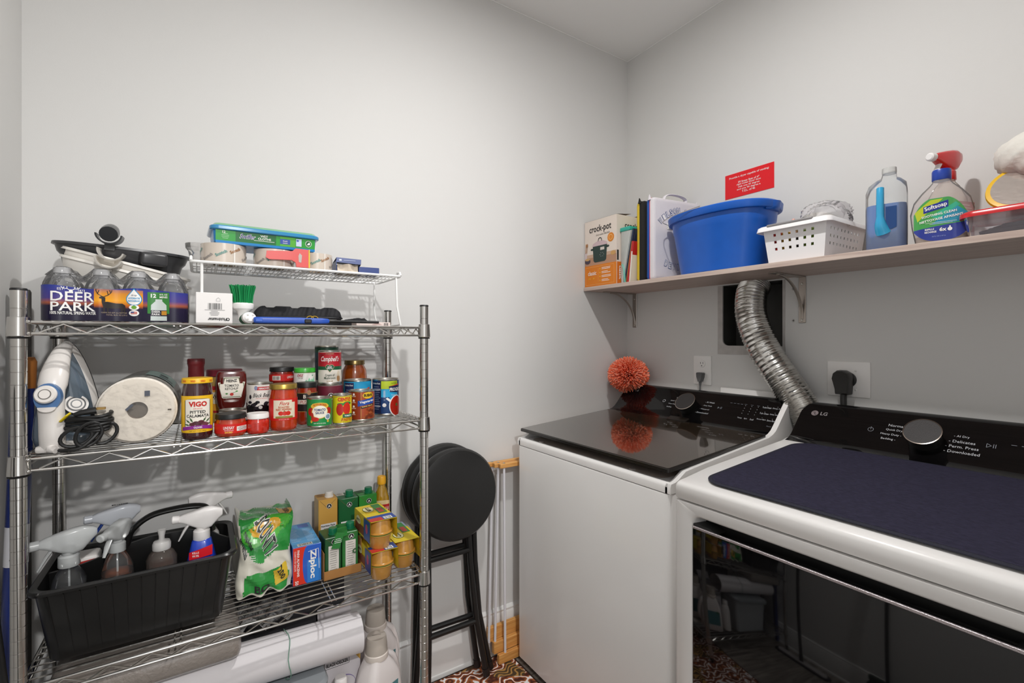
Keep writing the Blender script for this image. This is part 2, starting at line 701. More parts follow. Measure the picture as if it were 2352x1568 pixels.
o1 = plate('wall_outlet', 'small white wall outlet with grey plug, above the washing machine console', 1.2395, 1.1205, 1.327, 1.246)
for zc in (1.212, 1.157):
    m = MB()
    m.M = frame((XR - 0.0065, 1.283, zc), (0, -1, 0), (0, 0, 1), (-1, 0, 0))
    m.lathe([(0.0165, -0.001), (0.0165, 0.002), (0.0155, 0.003)], PLATE, 24, sx=1.0, sy=1.0)
    for sx in (-0.006, 0.006):
        m.box(sx - 0.001, -0.001, 0.0028, sx + 0.001, 0.007, 0.0034, SLOT)
    m.box(-0.0022, -0.011, 0.0028, 0.0022, -0.007, 0.0034, SLOT)
    m.build('receptacle', o1, world=True)
GREYP = K('#5a5b5c', 0.55)
pl = thing('washer_plug', 'grey three-prong plug and cord in the small wall outlet', 'plug', (1.82, 1.283, 1.15))
m = MB()
m.M = frame((XR - 0.012, 1.281, 1.157), (0, -1, 0), (0, 0, 1), (-1, 0, 0))
m.loft([[(sx * (0.0165 if a else 0.014), sz, h) for sx, sz in ((-1, 0.013), (-0.8, 0.017), (0.8, 0.017), (1, 0.013), (0.9, -0.002), (0.45, -0.022), (-0.45, -0.022), (-0.9, -0.002))] for h, a in ((0, 1), (0.012, 1), (0.02, 0))], GREYP)
m.tube([(0, -0.02, 0.01), (0, -0.034, 0.011), (0, -0.042, 0.011)], [0.007, 0.0055, 0.004], GREYP, 10)
m.build('plug_body', pl, world=True)
MB().tube(spline([(XR - 0.023, 1.281, 1.118), (XR - 0.024, 1.281, 1.09), (XR - 0.03, 1.275, 1.04), (XR - 0.03, 1.27, 0.95)], 12), 0.0036, GREYP, 8).build('cord', pl, world=True)

o2 = plate('dryer_outlet', 'wide white two-gang dryer outlet plate above the dryer', 0.660, 1.1245, 0.788, 1.2435)
m = MB()
m.M = frame((XR - 0.0065, 0.724, 1.182), (0, -1, 0), (0, 0, 1), (-1, 0, 0))
m.lathe([(0.026, -0.001), (0.026, 0.003), (0.024, 0.004)], BLACK, 24)
m.build('receptacle', o2, world=True)
for (a, b) in ((0.747, 1.213), (0.701, 1.213), (0.701, 1.149)):
    m = MB()
    m.M = frame((XR - 0.006, a, b), (0, -1, 0), (0, 0, 1), (-1, 0, 0))
    m.lathe([(0.0035, -0.001), (0.0035, 0.0012), (0.002, 0.0018)], K('#dcdad8', 0.3, 0.3), 10).build('screw', o2, world=True)
BLKP = K('#161514', 0.4)
pd = thing('dryer_plug', 'thick black dryer plug and cord in the wide outlet plate', 'plug', (1.80, 0.724, 1.17))
m = MB()
m.M = frame((XR - 0.011, 0.727, 1.186), (0, -1, 0), (0, 0, 1), (-1, 0, 0))
ol = [(-0.030, 0.000), (-0.026, 0.018), (-0.014, 0.028), (0.004, 0.028), (0.018, 0.020), (0.024, 0.004), (0.022, -0.012), (0.020, -0.038), (0.019, -0.052), (-0.019, -0.052), (-0.020, -0.038), (-0.026, -0.014)]
m.loft([[(a * k, b * k, h) for a, b in ol] for h, k in ((0, 0.96), (0.006, 1.0), (0.034, 1.0), (0.042, 0.9))], BLKP)
m.build('plug_body', pd, world=True)
MB().tube(spline([(XR - 0.03, 0.727, 1.138), (XR - 0.032, 0.727, 1.11), (XR - 0.036, 0.722, 1.04), (XR - 0.036, 0.72, 0.96)], 10), 0.0095, BLKP, 10).build('cord', pd, world=True)

BOXW = K('#e9e7e5', 0.4)
hb = MB()
hb.rbox(XR - 0.012, 0.955, 0.99, XR + 0.001, 1.193, 1.1175, BOXW, 0.004, 2)
hb = tag(hb.build('washer_hookup_cover'), 'low white plastic cover plate on wall behind washer console', 'cover plate')

RED = K('#e30a1c', 0.4, name='sign_red')
sg = thing('venting_sign', 'red wall sign with white lettering about dryer venting', 'sign', (XR, 1.075, 1.95))
MB().box(XR - 0.0015, 0.974, 1.8995, XR - 0.0002, 1.1765, 1.999, RED).build('sign_plate', sg, world=True)
pr = Print(planemap((XR - 0.0015, 1.075, 1.95), (0, -1, 0), (0, 0, 1)))
SW = K('#f2d9d8', 0.5)
pr.text('Provide a dryer capable of venting:', 0, 0.031, 0.0100, SW, wd=0.165, bold=0.02)
for i, (s_, wd_) in enumerate((('39 linear feet of 4"', 0.088), ('rigid metal dryer duct', 0.1), ('with one 45 degree', 0.09), ('and one 90 degree a', 0.098), ('T.E.L. of 46', 0.055))):
    pr.text(s_, 0, 0.009 - i * 0.0102, 0.0088, SW, wd=wd_, bold=0.02)
pr.build('lettering', sg, world=True)

# ---------------------------------------------------------------- long wall shelf on brackets
def wood(name, c0, c1, sc=(1.5, 1.5, 30), rough=0.5):
    ma = bpy.data.materials.new(name)
    ma.use_nodes = True
    nt = ma.node_tree
    b = nt.nodes['Principled BSDF']
    b.inputs['Roughness'].default_value = rough
    tc = nt.nodes.new('ShaderNodeTexCoord')
    mp = nt.nodes.new('ShaderNodeMapping')
    mp.inputs['Scale'].default_value = sc
    nz = nt.nodes.new('ShaderNodeTexNoise')
    nz.inputs['Scale'].default_value = 5
    nz.inputs['Detail'].default_value = 6
    cr = nt.nodes.new('ShaderNodeValToRGB')
    cr.color_ramp.elements[0].position = 0.35
    cr.color_ramp.elements[0].color = lin(c0)
    cr.color_ramp.elements[1].position = 0.65
    cr.color_ramp.elements[1].color = lin(c1)
    nt.links.new(tc.outputs['Object'], mp.inputs['Vector'])
    nt.links.new(mp.outputs[0], nz.inputs['Vector'])
    nt.links.new(nz.outputs['Fac'], cr.inputs['Fac'])
    nt.links.new(cr.outputs['Color'], b.inputs['Base Color'])
    return ma


SHB = wood('laminate_ash', '#b8a399', '#cdbbb0', (30, 1.2, 30))
SZ = 1.565
sb = thing('wall_shelf', 'long pale wood-grain wall shelf above the washer and dryer', 'shelf', (1.69, 0.6, 1.549))
MB().rbox(1.540, -0.55, 1.5475, 1.840, 1.720, SZ, SHB, 0.0012, 1).build('board', sb, world=True)
BRK = K('#b3aaa2', 0.38, 0.9, name='satin_nickel')
for y_, nm in ((1.672, 0), (0.872, 1), (0.07, 2)):
    b = MB()
    b.rbox(XR - 0.004, y_ - 0.0125, 1.378, XR, y_ + 0.0125, 1.5475, BRK, 0.0015, 1)
    o = b.build('bracket', sb, world=True)
    MB().rbox(XR - 0.21, y_ - 0.0125, 1.5438, XR - 0.002, y_ + 0.0125, 1.5475, BRK, 0.001, 1).build('arm', o, world=True)
    arc = [(XR - 0.004 - 0.165 * (1 - math.cos(a)) ** 1.0, y_, 1.392 + 0.150 * math.sin(a)) for a in [PI / 2 * i / 14 for i in range(15)]]
    MB().tube(arc, 0.0062, BRK, 8, flat=0.45).build('brace', o, world=True)
    for zz in (1.388, 1.52):
        q = MB()
        q.M = frame((XR - 0.004, y_, zz), (0, -1, 0), (0, 0, 1), (-1, 0, 0))
        q.lathe([(0.0045, 0), (0.0045, 0.0008), (0.003, 0.0022)], STEEL, 12).build('screw', o, world=True)
for i, zz in enumerate((1.505, 1.388)):
    q = MB()
    q.M = frame((XR, 0.903, zz), (0, -1, 0), (0, 0, 1), (-1, 0, 0))
    q.lathe([(0.007, -0.001), (0.007, 0.001), (0.005, 0.0016)], K('#c9c7c4', 0.5), 12)
    q.box(-0.004, -0.0008, 0.0012, 0.004, 0.0008, 0.0019, SLOT)
    q.box(-0.0008, -0.004, 0.0012, 0.0008, 0.004, 0.0019, SLOT)
    tag(q.build('wall_anchor'), ('upper' if i == 0 else 'lower') + ' screw anchor left in the wall beside the vent box', 'wall anchor')

# ================================================================ WASHER AND DRYER
ENAM = K('#e6e4e2', 0.22, name='white_enamel', coat=0.3)
ENAM2 = K('#efedeb', 0.3, name='white_plastic_top', coat=0.15)
BGLASS = K('#0b0a0b', 0.04, name='black_glass', spec=0.6)
LIDG = K('#33291f', 0.03, name='smoked_lid_glass', spec=1.0, coat=1.0)
BFRAME = K('#17130f', 0.3, name='lid_frame')
BEIGE = K('#c2b4a9', 0.4)
PRT = K('#c3c5c9', 0.5)
PRD = K('#6c7078', 0.5)
FRX = 1.09
WY0, WY1 = 0.862, 1.622


def rrect(x0, y0, x1, y1, r, n=5):
    out = []
    for (cx, cy, a0) in ((x1 - r, y1 - r, 0), (x0 + r, y1 - r, 90), (x0 + r, y0 + r, 180), (x1 - r, y0 + r, 270)):
        for i in range(n + 1):
            a = math.radians(a0 + 90 * i / n)
            out.append((cx + r * math.cos(a), cy + r * math.sin(a)))
    return out


CONS = [(1.602, 0.9905), (1.622, 0.995), (1.640, 1.005), (1.656, 1.020), (1.680, 1.045), (1.712, 1.078), (1.732, 1.098), (1.742, 1.1035), (1.756, 1.105)]
CN = Vector((-0.719, 0, 0.695))
CU = Vector((0.695, 0, 0.719))


def console(parent, y0, y1):
    """black glass control face: a swept profile with rounded upper corners"""
    def inset(z):
        d = 1.105 - z
        r = 0.034
        return 0.0 if d >= r else r - math.sqrt(max(0, r * r - (r - d) ** 2))
    rings = []
    for (x, z) in CONS:
        i = inset(z)
        n = 16
        rings.append([(x, y1 - i - (y1 - y0 - 2 * i) * k / n, z) for k in range(n + 1)])
    m = MB()
    m.loft(rings, BGLASS, cap=False, closed=False)
    back = [[(x + 0.006, p[1], z - 0.006) for p in rr] for (x, z), rr in zip(CONS, rings)]
    for k in (0, 16):
        m.loft([[rings[j][k] for j in range(len(CONS))], [back[j][k] for j in range(len(CONS))]], BGLASS, cap=False, closed=False)
    return m.build('control_panel', parent, world=True)


def knob(parent, y):
    t = MB()
    t.M = frame(Vector((1.678, y, 1.043)), (0, -1, 0), CU, CN)
    t.lathe([(0.038, -0.002), (0.040, 0.02), (0.0425, 0.030), (0.042, 0.033)], K('#1d1b1b', 0.25, 0.4), 40)
    k = t.build('dial', parent, world=True)
    t = MB()
    t.M = frame(Vector((1.678, y, 1.043)), (0, -1, 0), CU, CN)
    t.lathe([(0.0405, 0.0335), (0.0425, 0.0335), (0.0427, 0.0352), (0.0405, 0.0356), (0.040, 0.034)], K('#b9aca2', 0.2, 1.0), 40, cap=False)
    t.build('dial_ring', k, world=True)
    t = MB()
    t.M = frame(Vector((1.678, y, 1.043)), (0, -1, 0), CU, CN)
    t.lathe([(0.0405, 0.0330), (0.0402, 0.0347), (0.0, 0.0347)], K('#333030', 0.5, 0.2, bump=0.3, bscale=500), 40)
    t.build('dial_face', k, world=True)


def appliance_body(parent, y0, y1, fx, ztop, nm='cabinet', door=None):
    m = MB()
    oc = rrect(fx, y0, 1.80, y1, 0.022, 4)
    zs = [(0.03, 0.0), (0.034, 0.0), (ztop - 0.004, 0.0), (ztop, 0.003)]
    rings = [[(min(max(x, fx + ins), 1.80 - ins), min(max(y, y0 + ins), y1 - ins), z) for x, y in oc] for z, ins in zs]
    m.loft(rings, ENAM)
    return m.build(nm, parent, world=True)


ws = thing('washing_machine', 'white top-load washing machine with black glass lid beside the back wall', 'washing machine', (1.44, 1.242, 0))
appliance_body(ws, WY0, WY1, FRX, 0.886)
for (a, b) in ((1.13, WY0 + 0.05), (1.13, WY1 - 0.05), (1.76, WY0 + 0.05), (1.76, WY1 - 0.05)):
    MB().lathe([(0.02, 0.0006), (0.022, 0.012), (0.012, 0.014), (0.012, 0.034)], BLACK, 16, cx=a, cy=b).build('foot', ws, world=True)
MB().box(1.115, WY0 + 0.02, 0.012, 1.78, WY1 - 0.02, 0.031, BLACK).build('kick_base', ws, world=True)
# top frame: front lip plus side rails that sweep up to the console
m = MB()
side = [(FRX + 0.002, 0.8885), (FRX + 0.002, 0.906), (FRX + 0.006, 0.9155), (FRX + 0.022, 0.9175), (1.125, 0.922), (1.142, 0.932), (1.16, 0.942), (1.20, 0.947), (1.598, 0.988)]
side += [(x + 0.001, z + 0.001) for x, z in CONS[1:]] + [(1.80, 1.09), (1.80, 0.8885)]
m.prism(side, ENAM2, WY0 + 0.001, WY0 + 0.019, 'y')
sideL = [p for p in side if p[0] < 1.6] + [(1.62, 0.990), (1.80, 0.990), (1.80, 0.8885)]
m.prism(sideL, ENAM2, WY1 - 0.019, WY1 - 0.001, 'y')
lip = [(FRX + 0.002, 0.8885), (FRX + 0.002, 0.906), (FRX + 0.006, 0.9155), (FRX + 0.014, 0.918), (FRX + 0.022, 0.9165), (FRX + 0.026, 0.912), (FRX + 0.026, 0.8885)]
m.prism(lip, ENAM2, WY0 + 0.012, WY1 - 0.012, 'y')
m.build('top_frame', ws, world=True, ang=50)
m = MB()
m.add([(FRX + 0.02, WY0 + 0.015, 0.9125), (FRX + 0.02, WY1 - 0.015, 0.9125), (1.25, WY1 - 0.015, 0.922), (1.25, WY0 + 0.015, 0.922)], [(0, 1, 2, 3)], ENAM2)
m.add([(1.25, WY0 + 0.015, 0.922), (1.25, WY1 - 0.015, 0.922), (1.62, WY1 - 0.015, 0.968), (1.62, WY0 + 0.015, 0.968)], [(0, 1, 2, 3)], BEIGE)
pr_ = rrect(FRX + 0.032, WY0 + 0.05, 1.3, WY1 - 0.05, 0.03)
m.add([(x, y, 0.9132 + (x - FRX - 0.02) * 0.0594 + 0.0002) for x, y in pr_], [tuple(range(len(pr_)))], BEIGE)
m.build('tub_deck', ws, world=True)
for yy in (WY0 + 0.17, WY1 - 0.12):
    m = MB()
    m.lathe([(0.011, 0.912), (0.011, 0.9165), (0.009, 0.918)], K('#b5aca6', 0.5), 18, cx=1.126, cy=yy).build('lid_bumper', ws, world=True)
# glass lid, rising gently towards the console
ly0, ly1 = WY0 + 0.012, WY1 - 0.010
sl = (0.994 - 0.9545) / (1.605 - 1.098)
m = MB()
oc = rrect(1.098, ly0, 1.603, ly1, 0.008, 3)
zf = lambda x: 0.9545 + (x - 1.098) * sl
m.loft([[(x, y, zf(x) - 0.0105) for x, y in oc], [(x, y, zf(x) - 0.001) for x, y in oc], [(x + (0.0015 if x < 1.3 else -0.0015), y + (0.0015 if y < 1.2 else -0.0015), zf(x)) for x, y in oc]], BFRAME)
lid = m.build('lid', ws, world=True)
oc2 = rrect(1.104, ly0 + 0.006, 1.600, ly1 - 0.006, 0.006, 3)
MB().add([(x, y, zf(x) + 0.0006) for x, y in oc2], [tuple(range(len(oc2)))], LIDG).build('lid_glass', lid, world=True)
console(ws, WY0 + 0.019, WY1 - 0.006)
m = MB()
m.box(1.76, WY0 + 0.02, 0.89, 1.80, WY1 - 0.02, 1.088, ENAM2)
m.build('console_back', ws, world=True)
knob(ws, 1.235)
m = MB()
m.M = frame(Vector((1.622, 1.235, 0.997)), (0, -1, 0), (-0.35, 0, 0.936), (-0.936, 0, -0.35))
m.loft([[(x, y, h) for x, y in rrect(-0.045, -0.004, 0.045, 0.01, 0.004, 3)] for h in (0, 0.03)], BFRAME)
m.build('lid_pull', ws, world=True)
pp = planemap(Vector((1.678, 1.235, 1.043)), (0, -1, 0), CU)
q = Print(pp, base=0.0008)
LG = K('#7f7b7a', 0.45)
q.ell(-0.331, 0.05, 0.009, 0.009, K('#5d5a5a', 0.45), 0)
q.text('LG', -0.305, 0.05, 0.012, LG, bold=0.02)
q.build('logo_print', ws, world=True)
q = Print(pp, base=0.0008)
q.text('Normal', -0.062, 0.036, 0.0065, PRT)
for i, s_ in enumerate(('Quick Wash', 'Heavy Duty', 'Bedding')):
    q.text(s_ + ' -', -0.075 - 0.006 * i, 0.018 - i * 0.017, 0.0068, PRT)
for i, s_ in enumerate(('AI Wash', 'Deep Wash', 'Waterproof', 'Downloaded')):
    q.text('- ' + s_, 0.083 - 0.004 * i, 0.032 - i * 0.018, 0.0068, PRT)
q.ell(-0.130, 0.012, 0.0068, 0.0068, PRT, 1)
q.ell(-0.130, 0.012, 0.0054, 0.0054, BGLASS, 2)
q.poly([(0.125, 0.008), (0.125, 0.018), (0.133, 0.013)], PRD, 2)
q.rect(0.136, 0.008, 0.138, 0.018, PRD, 2)
q.rect(0.140, 0.008, 0.142, 0.018, PRD, 2)
q.build('dial_print', ws, world=True)
q = Print(pp, base=0.0008)
for i in range(4):
    q.rect(0.165 + i * 0.014, 0.042, 0.174 + i * 0.014, 0.0435, PRD, 2)
for i in range(3):
    for j in range(4):
        q.ell(0.228 + i * 0.024, 0.038 - j * 0.012, 0.0011, 0.0011, PRT, 2, 6)
    q.rect(0.222 + i * 0.024, 0.043, 0.232 + i * 0.024, 0.0442, PRD, 2)
for i, s_ in enumerate(('Temp', 'Spin', 'Soil')):
    q.text(s_, 0.228 + i * 0.023, -0.020, 0.0068, PRT)
for i, (a, b) in enumerate((('TurboWash', 'Deep Fill'), ('Tub Clean', 'Delay Start'), ('Rinse+Spin', 'Extra Rinse'))):
    q.text(a, 0.307, 0.040 - i * 0.027, 0.0068, PRT, wd=0.032)
    q.text(b, 0.343, 0.040 - i * 0.027, 0.0068, PRT, wd=0.030)
    q.ell(0.307, 0.048 - i * 0.027, 0.0009, 0.0009, PRT, 2, 6)
    q.ell(0.343, 0.048 - i * 0.027, 0.0009, 0.0009, PRT, 2, 6)
q.text('Reset', 0.343, -0.038, 0.005, PRD)
q.build('panel_print', ws, world=True)

# ---------------------------------------------------------------- dryer
DFX, DY0, DY1 = 1.060, 0.066, 0.826
dr = thing('clothes_dryer', 'white front-load clothes dryer with black glass door, nearest the camera', 'dryer', (1.43, 0.446, 0))
# cabinet front has a real opening for the door
m = MB()
OY0, OY1, OZ0, OZ1 = 0.122, 0.770, 0.24, 0.866
m.box(DFX + 0.045, DY0 + 0.002, 0.03, 1.80, DY1 - 0.002, 0.894, ENAM)
def ring_at(x, ins, r):
    return [(x, a, b) for a, b in rrect(OY0 + ins, OZ0 + ins, OY1 - ins, OZ1 - ins, r, 6)]
outer = [(DFX, a, b) for a, b in rrect(DY0 + 0.012, 0.03, DY1 - 0.012, 0.894, 0.0005, 6)]
outer2 = [(DFX + 0.012, a, b) for a, b in rrect(DY0, 0.03, DY1, 0.894, 0.0005, 6)]
outer3 = [(DFX + 0.05, a, b) for a, b in rrect(DY0, 0.03, DY1, 0.894, 0.0005, 6)]
m.loft([outer3, outer2, [(DFX + 0.004, a, b) for a, b in rrect(DY0 + 0.004, 0.03, DY1 - 0.004, 0.894, 0.0005, 6)], outer, ring_at(DFX, -0.006, 0.026), ring_at(DFX + 0.002, -0.002, 0.024), ring_at(DFX + 0.008, 0.002, 0.020), ring_at(DFX + 0.044, 0.010, 0.014)], ENAM, cap=False)
m.build('cabinet', dr, world=True, ang=50)
MB().box(DFX + 0.043, OY0 + 0.005, OZ0 + 0.005, DFX + 0.0455, OY1 - 0.005, OZ1 - 0.005, BLACK).build('door_recess', dr, world=True)
for (a, b) in ((1.11, DY0 + 0.05), (1.11, DY1 - 0.05), (1.76, DY0 + 0.05), (1.76, DY1 - 0.05)):
    MB().lathe([(0.02, 0.0006), (0.022, 0.012), (0.012, 0.014), (0.012, 0.034)], BLACK, 16, cx=a, cy=b).build('foot', dr, world=True)
# door: glass slab with a bevelled grip and a chrome strip along its upper edge
m = MB()
m.rbox(DFX - 0.001, OY0 + 0.001, OZ0 + 0.004, DFX + 0.030, OY1 - 0.001, 0.8365, BGLASS, 0.003, 2)
door = m.build('door', dr, world=True)
MB().rbox(DFX - 0.0025, OY0 + 0.001, 0.8350, DFX + 0.003, OY1 - 0.003, 0.8415, K('#c9c1c4', 0.3, 0.9, bump=0.6, bscale=500), 0.001, 1).build('chrome_strip', door, world=True)
m = MB()
m.prism([(OY1 - 0.002, 0.838), (OY1 - 0.002, 0.8465), (OY1 - 0.048, 0.8465), (OY1 - 0.068, 0.838)], K('#1b1b1b', 0.5), DFX + 0.002, DFX + 0.040, 'x')
m.build('hinge_cover', door, world=True)
m = MB()
m.prism([(OY0 + 0.068, 0.838), (OY0 + 0.048, 0.8465), (OY0 + 0.002, 0.8465), (OY0 + 0.002, 0.838)], K('#1b1b1b', 0.5), DFX + 0.002, DFX + 0.040, 'x')
m.build('hinge_cover', door, world=True)
# moulded top
prof = [(DFX + 0.004, 0.8985), (DFX, 0.903), (DFX - 0.001, 0.931), (DFX + 0.001, 0.937), (DFX + 0.006, 0.9415), (DFX + 0.014, 0.9442), (DFX + 0.04, 0.9470), (1.20, 0.9600), (1.604, 0.9905), (1.622, 0.9945), (1.78, 0.9945), (1.80, 0.985), (1.80, 0.8985)]
rings = []
n = 10
for k in range(n + 1):
    t = k / n
    rings.append(t)
m = MB()
ys = [(DY0, 0.010), (DY0 + 0.003, 0.004), (DY0 + 0.010, 0.0), (DY1 - 0.010, 0.0), (DY1 - 0.003, 0.004), (DY1, 0.010)]
m.loft([[(x + (ins if x < 1.2 else 0), y, max(0.8985, z - (ins * 0.9 if z > 0.92 else 0))) for x, z in prof] for y, ins in ys], ENAM2)
m.build('top_cover', dr, world=True, ang=40)
console(dr, DY0 + 0.012, DY1 - 0.012)
m = MB()
CB = [(x + 0.003, z - 0.003) for x, z in CONS[1:]] + [(1.80, 1.09), (1.80, 0.99)]
m.prism(CB, BGLASS, DY0 + 0.045, DY1 - 0.045, 'y')
m.prism([(x, min(z, 1.07)) for x, z in CB], BFRAME, DY0 + 0.014, DY1 - 0.014, 'y')
m.build('console_housing', dr, world=True)
knob(dr, 0.474)
q = Print(planemap(Vector((1.678, 0.474, 1.043)), (0, -1, 0), CU), base=0.0008)
q.ell(-0.296, 0.043, 0.0105, 0.0105, K('#7b6f70', 0.45), 0)
q.ell(-0.299, 0.046, 0.0014, 0.0014, BGLASS, 2, 8)
q.line([(-0.2955, 0.048), (-0.2955, 0.038), (-0.290, 0.038)], 0.0013, BGLASS, 2)
q.text('LG', -0.268, 0.043, 0.0135, K('#8d8687', 0.45), bold=0.02)
q.build('logo_print', dr, world=True)
q = Print(planemap(Vector((1.678, 0.474, 1.043)), (0, -1, 0), CU), base=0.0008)
for i, s_ in enumerate(('Normal', 'Quick Dry', 'Heavy Duty', 'Bedding')):
    q.text(s_ + ' -', (-0.068, -0.071, -0.078, -0.081)[i], 0.031 - i * 0.0165, 0.0085, PRT)
q.build('dial_print', dr, world=True)
q = Print(planemap(Vector((1.678, 0.474, 1.043)), (0, -1, 0), CU), base=0.0008)
for i, s_ in enumerate(('AI Dry', 'Delicates', 'Perm. Press', 'Downloaded')):
    q.text('- ' + s_, (0.072, 0.075, 0.077, 0.079)[i], 0.022 - i * 0.0165, 0.0085, PRT)
q.build('dial_print', dr, world=True)
q = Print(planemap(Vector((1.678, 0.474, 1.043)), (0, -1, 0), CU), base=0.0008)
q.ell(-0.130, 0.008, 0.0075, 0.0075, PRD, 1)
q.ell(-0.130, 0.008, 0.0061, 0.0061, BGLASS, 2)
q.rect(-0.1307, 0.008, -0.1293, 0.018, PRD, 3)
q.build('power_icon', dr, world=True)
q = Print(planemap(Vector((1.678, 0.474, 1.043)), (0, -1, 0), CU), base=0.0008)
q.line([(0.122, 0.000), (0.122, 0.012), (0.131, 0.006), (0.122, 0.000)], 0.0013, PRD, 2)
q.rect(0.134, 0.0, 0.1355, 0.012, PRD, 2)
q.rect(0.138, 0.0, 0.1395, 0.012, PRD, 2)
q.build('start_icon', dr, world=True)
q = Print(planemap(Vector((1.678, 0.474, 1.043)), (0, -1, 0), CU), base=0.0008)
for i in range(6):
    q.rect(0.165 + i * 0.018, 0.016, 0.175 + i * 0.018, 0.0175, PRD, 2)
q.build('panel_print', dr, world=True)

# navy ribbed mat lying on the dryer
MAT_ = K('#2e2c3d', 0.95, name='navy_rib_pile', bump=1.0, bscale=230, var=0.55, vscale=190, spec=0.15, stretch=(1.0, 0.45, 1.0))
MATE = K('#191a2b', 0.7, bump=0.4, bscale=300)
zt = lambda x: 0.9505 + (x - 1.10) * (0.9905 - 0.9515) / (1.604 - 1.10)
mt = thing('drying_mat', 'navy blue ribbed fabric mat spread over the dryer top', 'mat', (1.35, 0.42, 0.96))
oc = rrect(1.092, 0.085, 1.604, 0.772, 0.055, 8)
oi = rrect(1.102, 0.095, 1.594, 0.762, 0.046, 8)
oz = rrect(1.098, 0.091, 1.598, 0.766, 0.05, 8)
m = MB()
m.loft([[(x, y, zt(x) + 0.0015) for x, y in oc], [(x, y, zt(x) + 0.0035) for x, y in oc], [(x, y, zt(x) + 0.0052) for x, y in oz], [(x, y, zt(x) + 0.0046) for x, y in oi]], MATE, cap=False)
m.build('border', mt, world=True)
MB().add([(x, y, zt(x) + 0.0048) for x, y in oi], [tuple(range(len(oi)))], MAT_).build('pile', mt, world=True)

# ---------------------------------------------------------------- coral duster in the corner
dz = thing('dusting_brush', 'round coral-orange fluffy duster standing behind the washing machine', 'duster', (1.725, 1.612, 0.95))
rr = random.Random(5)
COR = [K('#ff9674', 0.9), K('#f67f5a', 0.9), K('#ffb095', 0.9), K('#ee6c45', 0.9)]
m = MB()
cc = Vector((1.722, 1.606, 1.148))
for i in range(3600):
    z = rr.uniform(-1, 1)
    a = rr.uniform(0, 2 * PI)
    d = Vector((math.sqrt(1 - z * z) * math.cos(a), math.sqrt(1 - z * z) * math.sin(a), z * 0.86))
    L = rr.uniform(0.078, 0.101)
    d2 = (d + Vector((rr.uniform(-.14, .14), rr.uniform(-.14, .14), rr.uniform(-.14, .14)))).normalized()
    s0 = d.orthogonal().normalized()
    s1 = d.cross(s0)
    w_ = 0.0021
    p0 = cc + d * 0.035
    p1 = cc + d * L * 0.75
    p2 = cc + d * L * 0.72 + d2 * L * 0.28
    vs = []
    for p, ww in ((p0, w_ * 0.5), (p1, w_), (p2, w_ * 0.9)):
        vs += [p + s0 * ww, p - s0 * ww * 0.5 + s1 * ww * 0.86, p - s0 * ww * 0.5 - s1 * ww * 0.86]
    m.add(vs, [(0, 1, 4, 3), (1, 2, 5, 4), (2, 0, 3, 5), (3, 4, 7, 6), (4, 5, 8, 7), (5, 3, 6, 8), (6, 7, 8)], COR[rr.randrange(4)])
fz = m.build('fluff', dz, world=True, recalc=False)
fz['kind'] = 'stuff'
MB().tube([(1.742, 1.625, 0.62), (1.735, 1.62, 0.95), (1.729, 1.612, 1.05), (1.722, 1.606, 1.15)], [0.008, 0.008, 0.013, 0.013], K('#d81e12', 0.35), 12).build('handle', dz, world=True)

# ================================================================ CHROME WIRE SHELVING UNIT
PX0, PX1, PY0, PY1 = -0.3014, 0.5646, 1.340, 1.668
SH1, SH2, SH3, SH4 = 1.357, 1.080, 0.620, 0.16
RUST = K('#c8b9a4', 0.3, 0.85, name='chrome_worn', var=0.35, vscale=40)
su = thing('wire_shelving_unit', 'chrome wire shelving unit with four round posts along the back wall', 'shelving unit', (0.13, 1.504, 0))


def post(mat):
    m = MB()
    prof = [(0.0127, 0.035)]
    z = 0.06
    while z < 1.405:
        prof += [(0.0127, z - 0.0009), (0.0119, z - 0.0003), (0.0119, z + 0.0003), (0.0127, z + 0.0009)]
        z += 0.0254
    prof += [(0.0127, 1.417)]
    m.lathe(prof, mat, 24)
    return m


p_first = None
for i, (x, y) in enumerate(((PX0, PY0), (PX1, PY0), (PX0, PY1), (PX1, PY1))):
    if p_first is None:
        p_first = post(CHROME).build('post', su, (x - 0.13, y - 1.504, 0), ang=20)
        cap = MB().lathe([(0.0122, 1.4165), (0.0133, 1.417), (0.0133, 1.4195), (0.012, 1.4215), (0.0, 1.422)], BLACK, 20).build('cap', p_first)
        ft = MB().lathe([(0.0, 0.0), (0.012, 0.0), (0.014, 0.006), (0.006, 0.008), (0.006, 0.02), (0.0125, 0.022), (0.0128, 0.036)], BLACK, 16).build('levelling_foot', p_first)
    else:
        o = clone(p_first, su, (x - 0.13, y - 1.504, 0))
        clone(cap, o)
        clone(ft, o)


def wire_shelf():
    m = MB()
    r1, r2 = 0.0031, 0.0019
    x0, x1, y0, y1 = PX0, PX1, PY0, PY1
    for z in (0.0 - r1, -0.0265):
        m.tube([(x0 + 0.012, y0, z), (x1 - 0.012, y0, z)], r1, CHROME, 8)
        m.tube([(x0 + 0.012, y1, z), (x1 - 0.012, y1, z)], r1, CHROME, 8)
        m.tube([(x0, y0 + 0.012, z), (x0, y1 - 0.012, z)], r1, CHROME, 8)
        m.tube([(x1, y0 + 0.012, z), (x1, y1 - 0.012, z)], r1, CHROME, 8)
    n = 13
    for i in range(1, n):
        y = y0 + (y1 - y0) * i / n
        m.tube([(x0, y, -r2), (x1, y, -r2)], r2, CHROME, 6)
    for x in (x0 + (x1 - x0) * 0.3, x0 + (x1 - x0) * 0.7):
        for d in (-0.006, 0.006):
            m.tube([(x + d, y0, -2 * r2 - r1), (x + d, y1, -2 * r2 - r1)], r2, CHROME, 6)
    return m


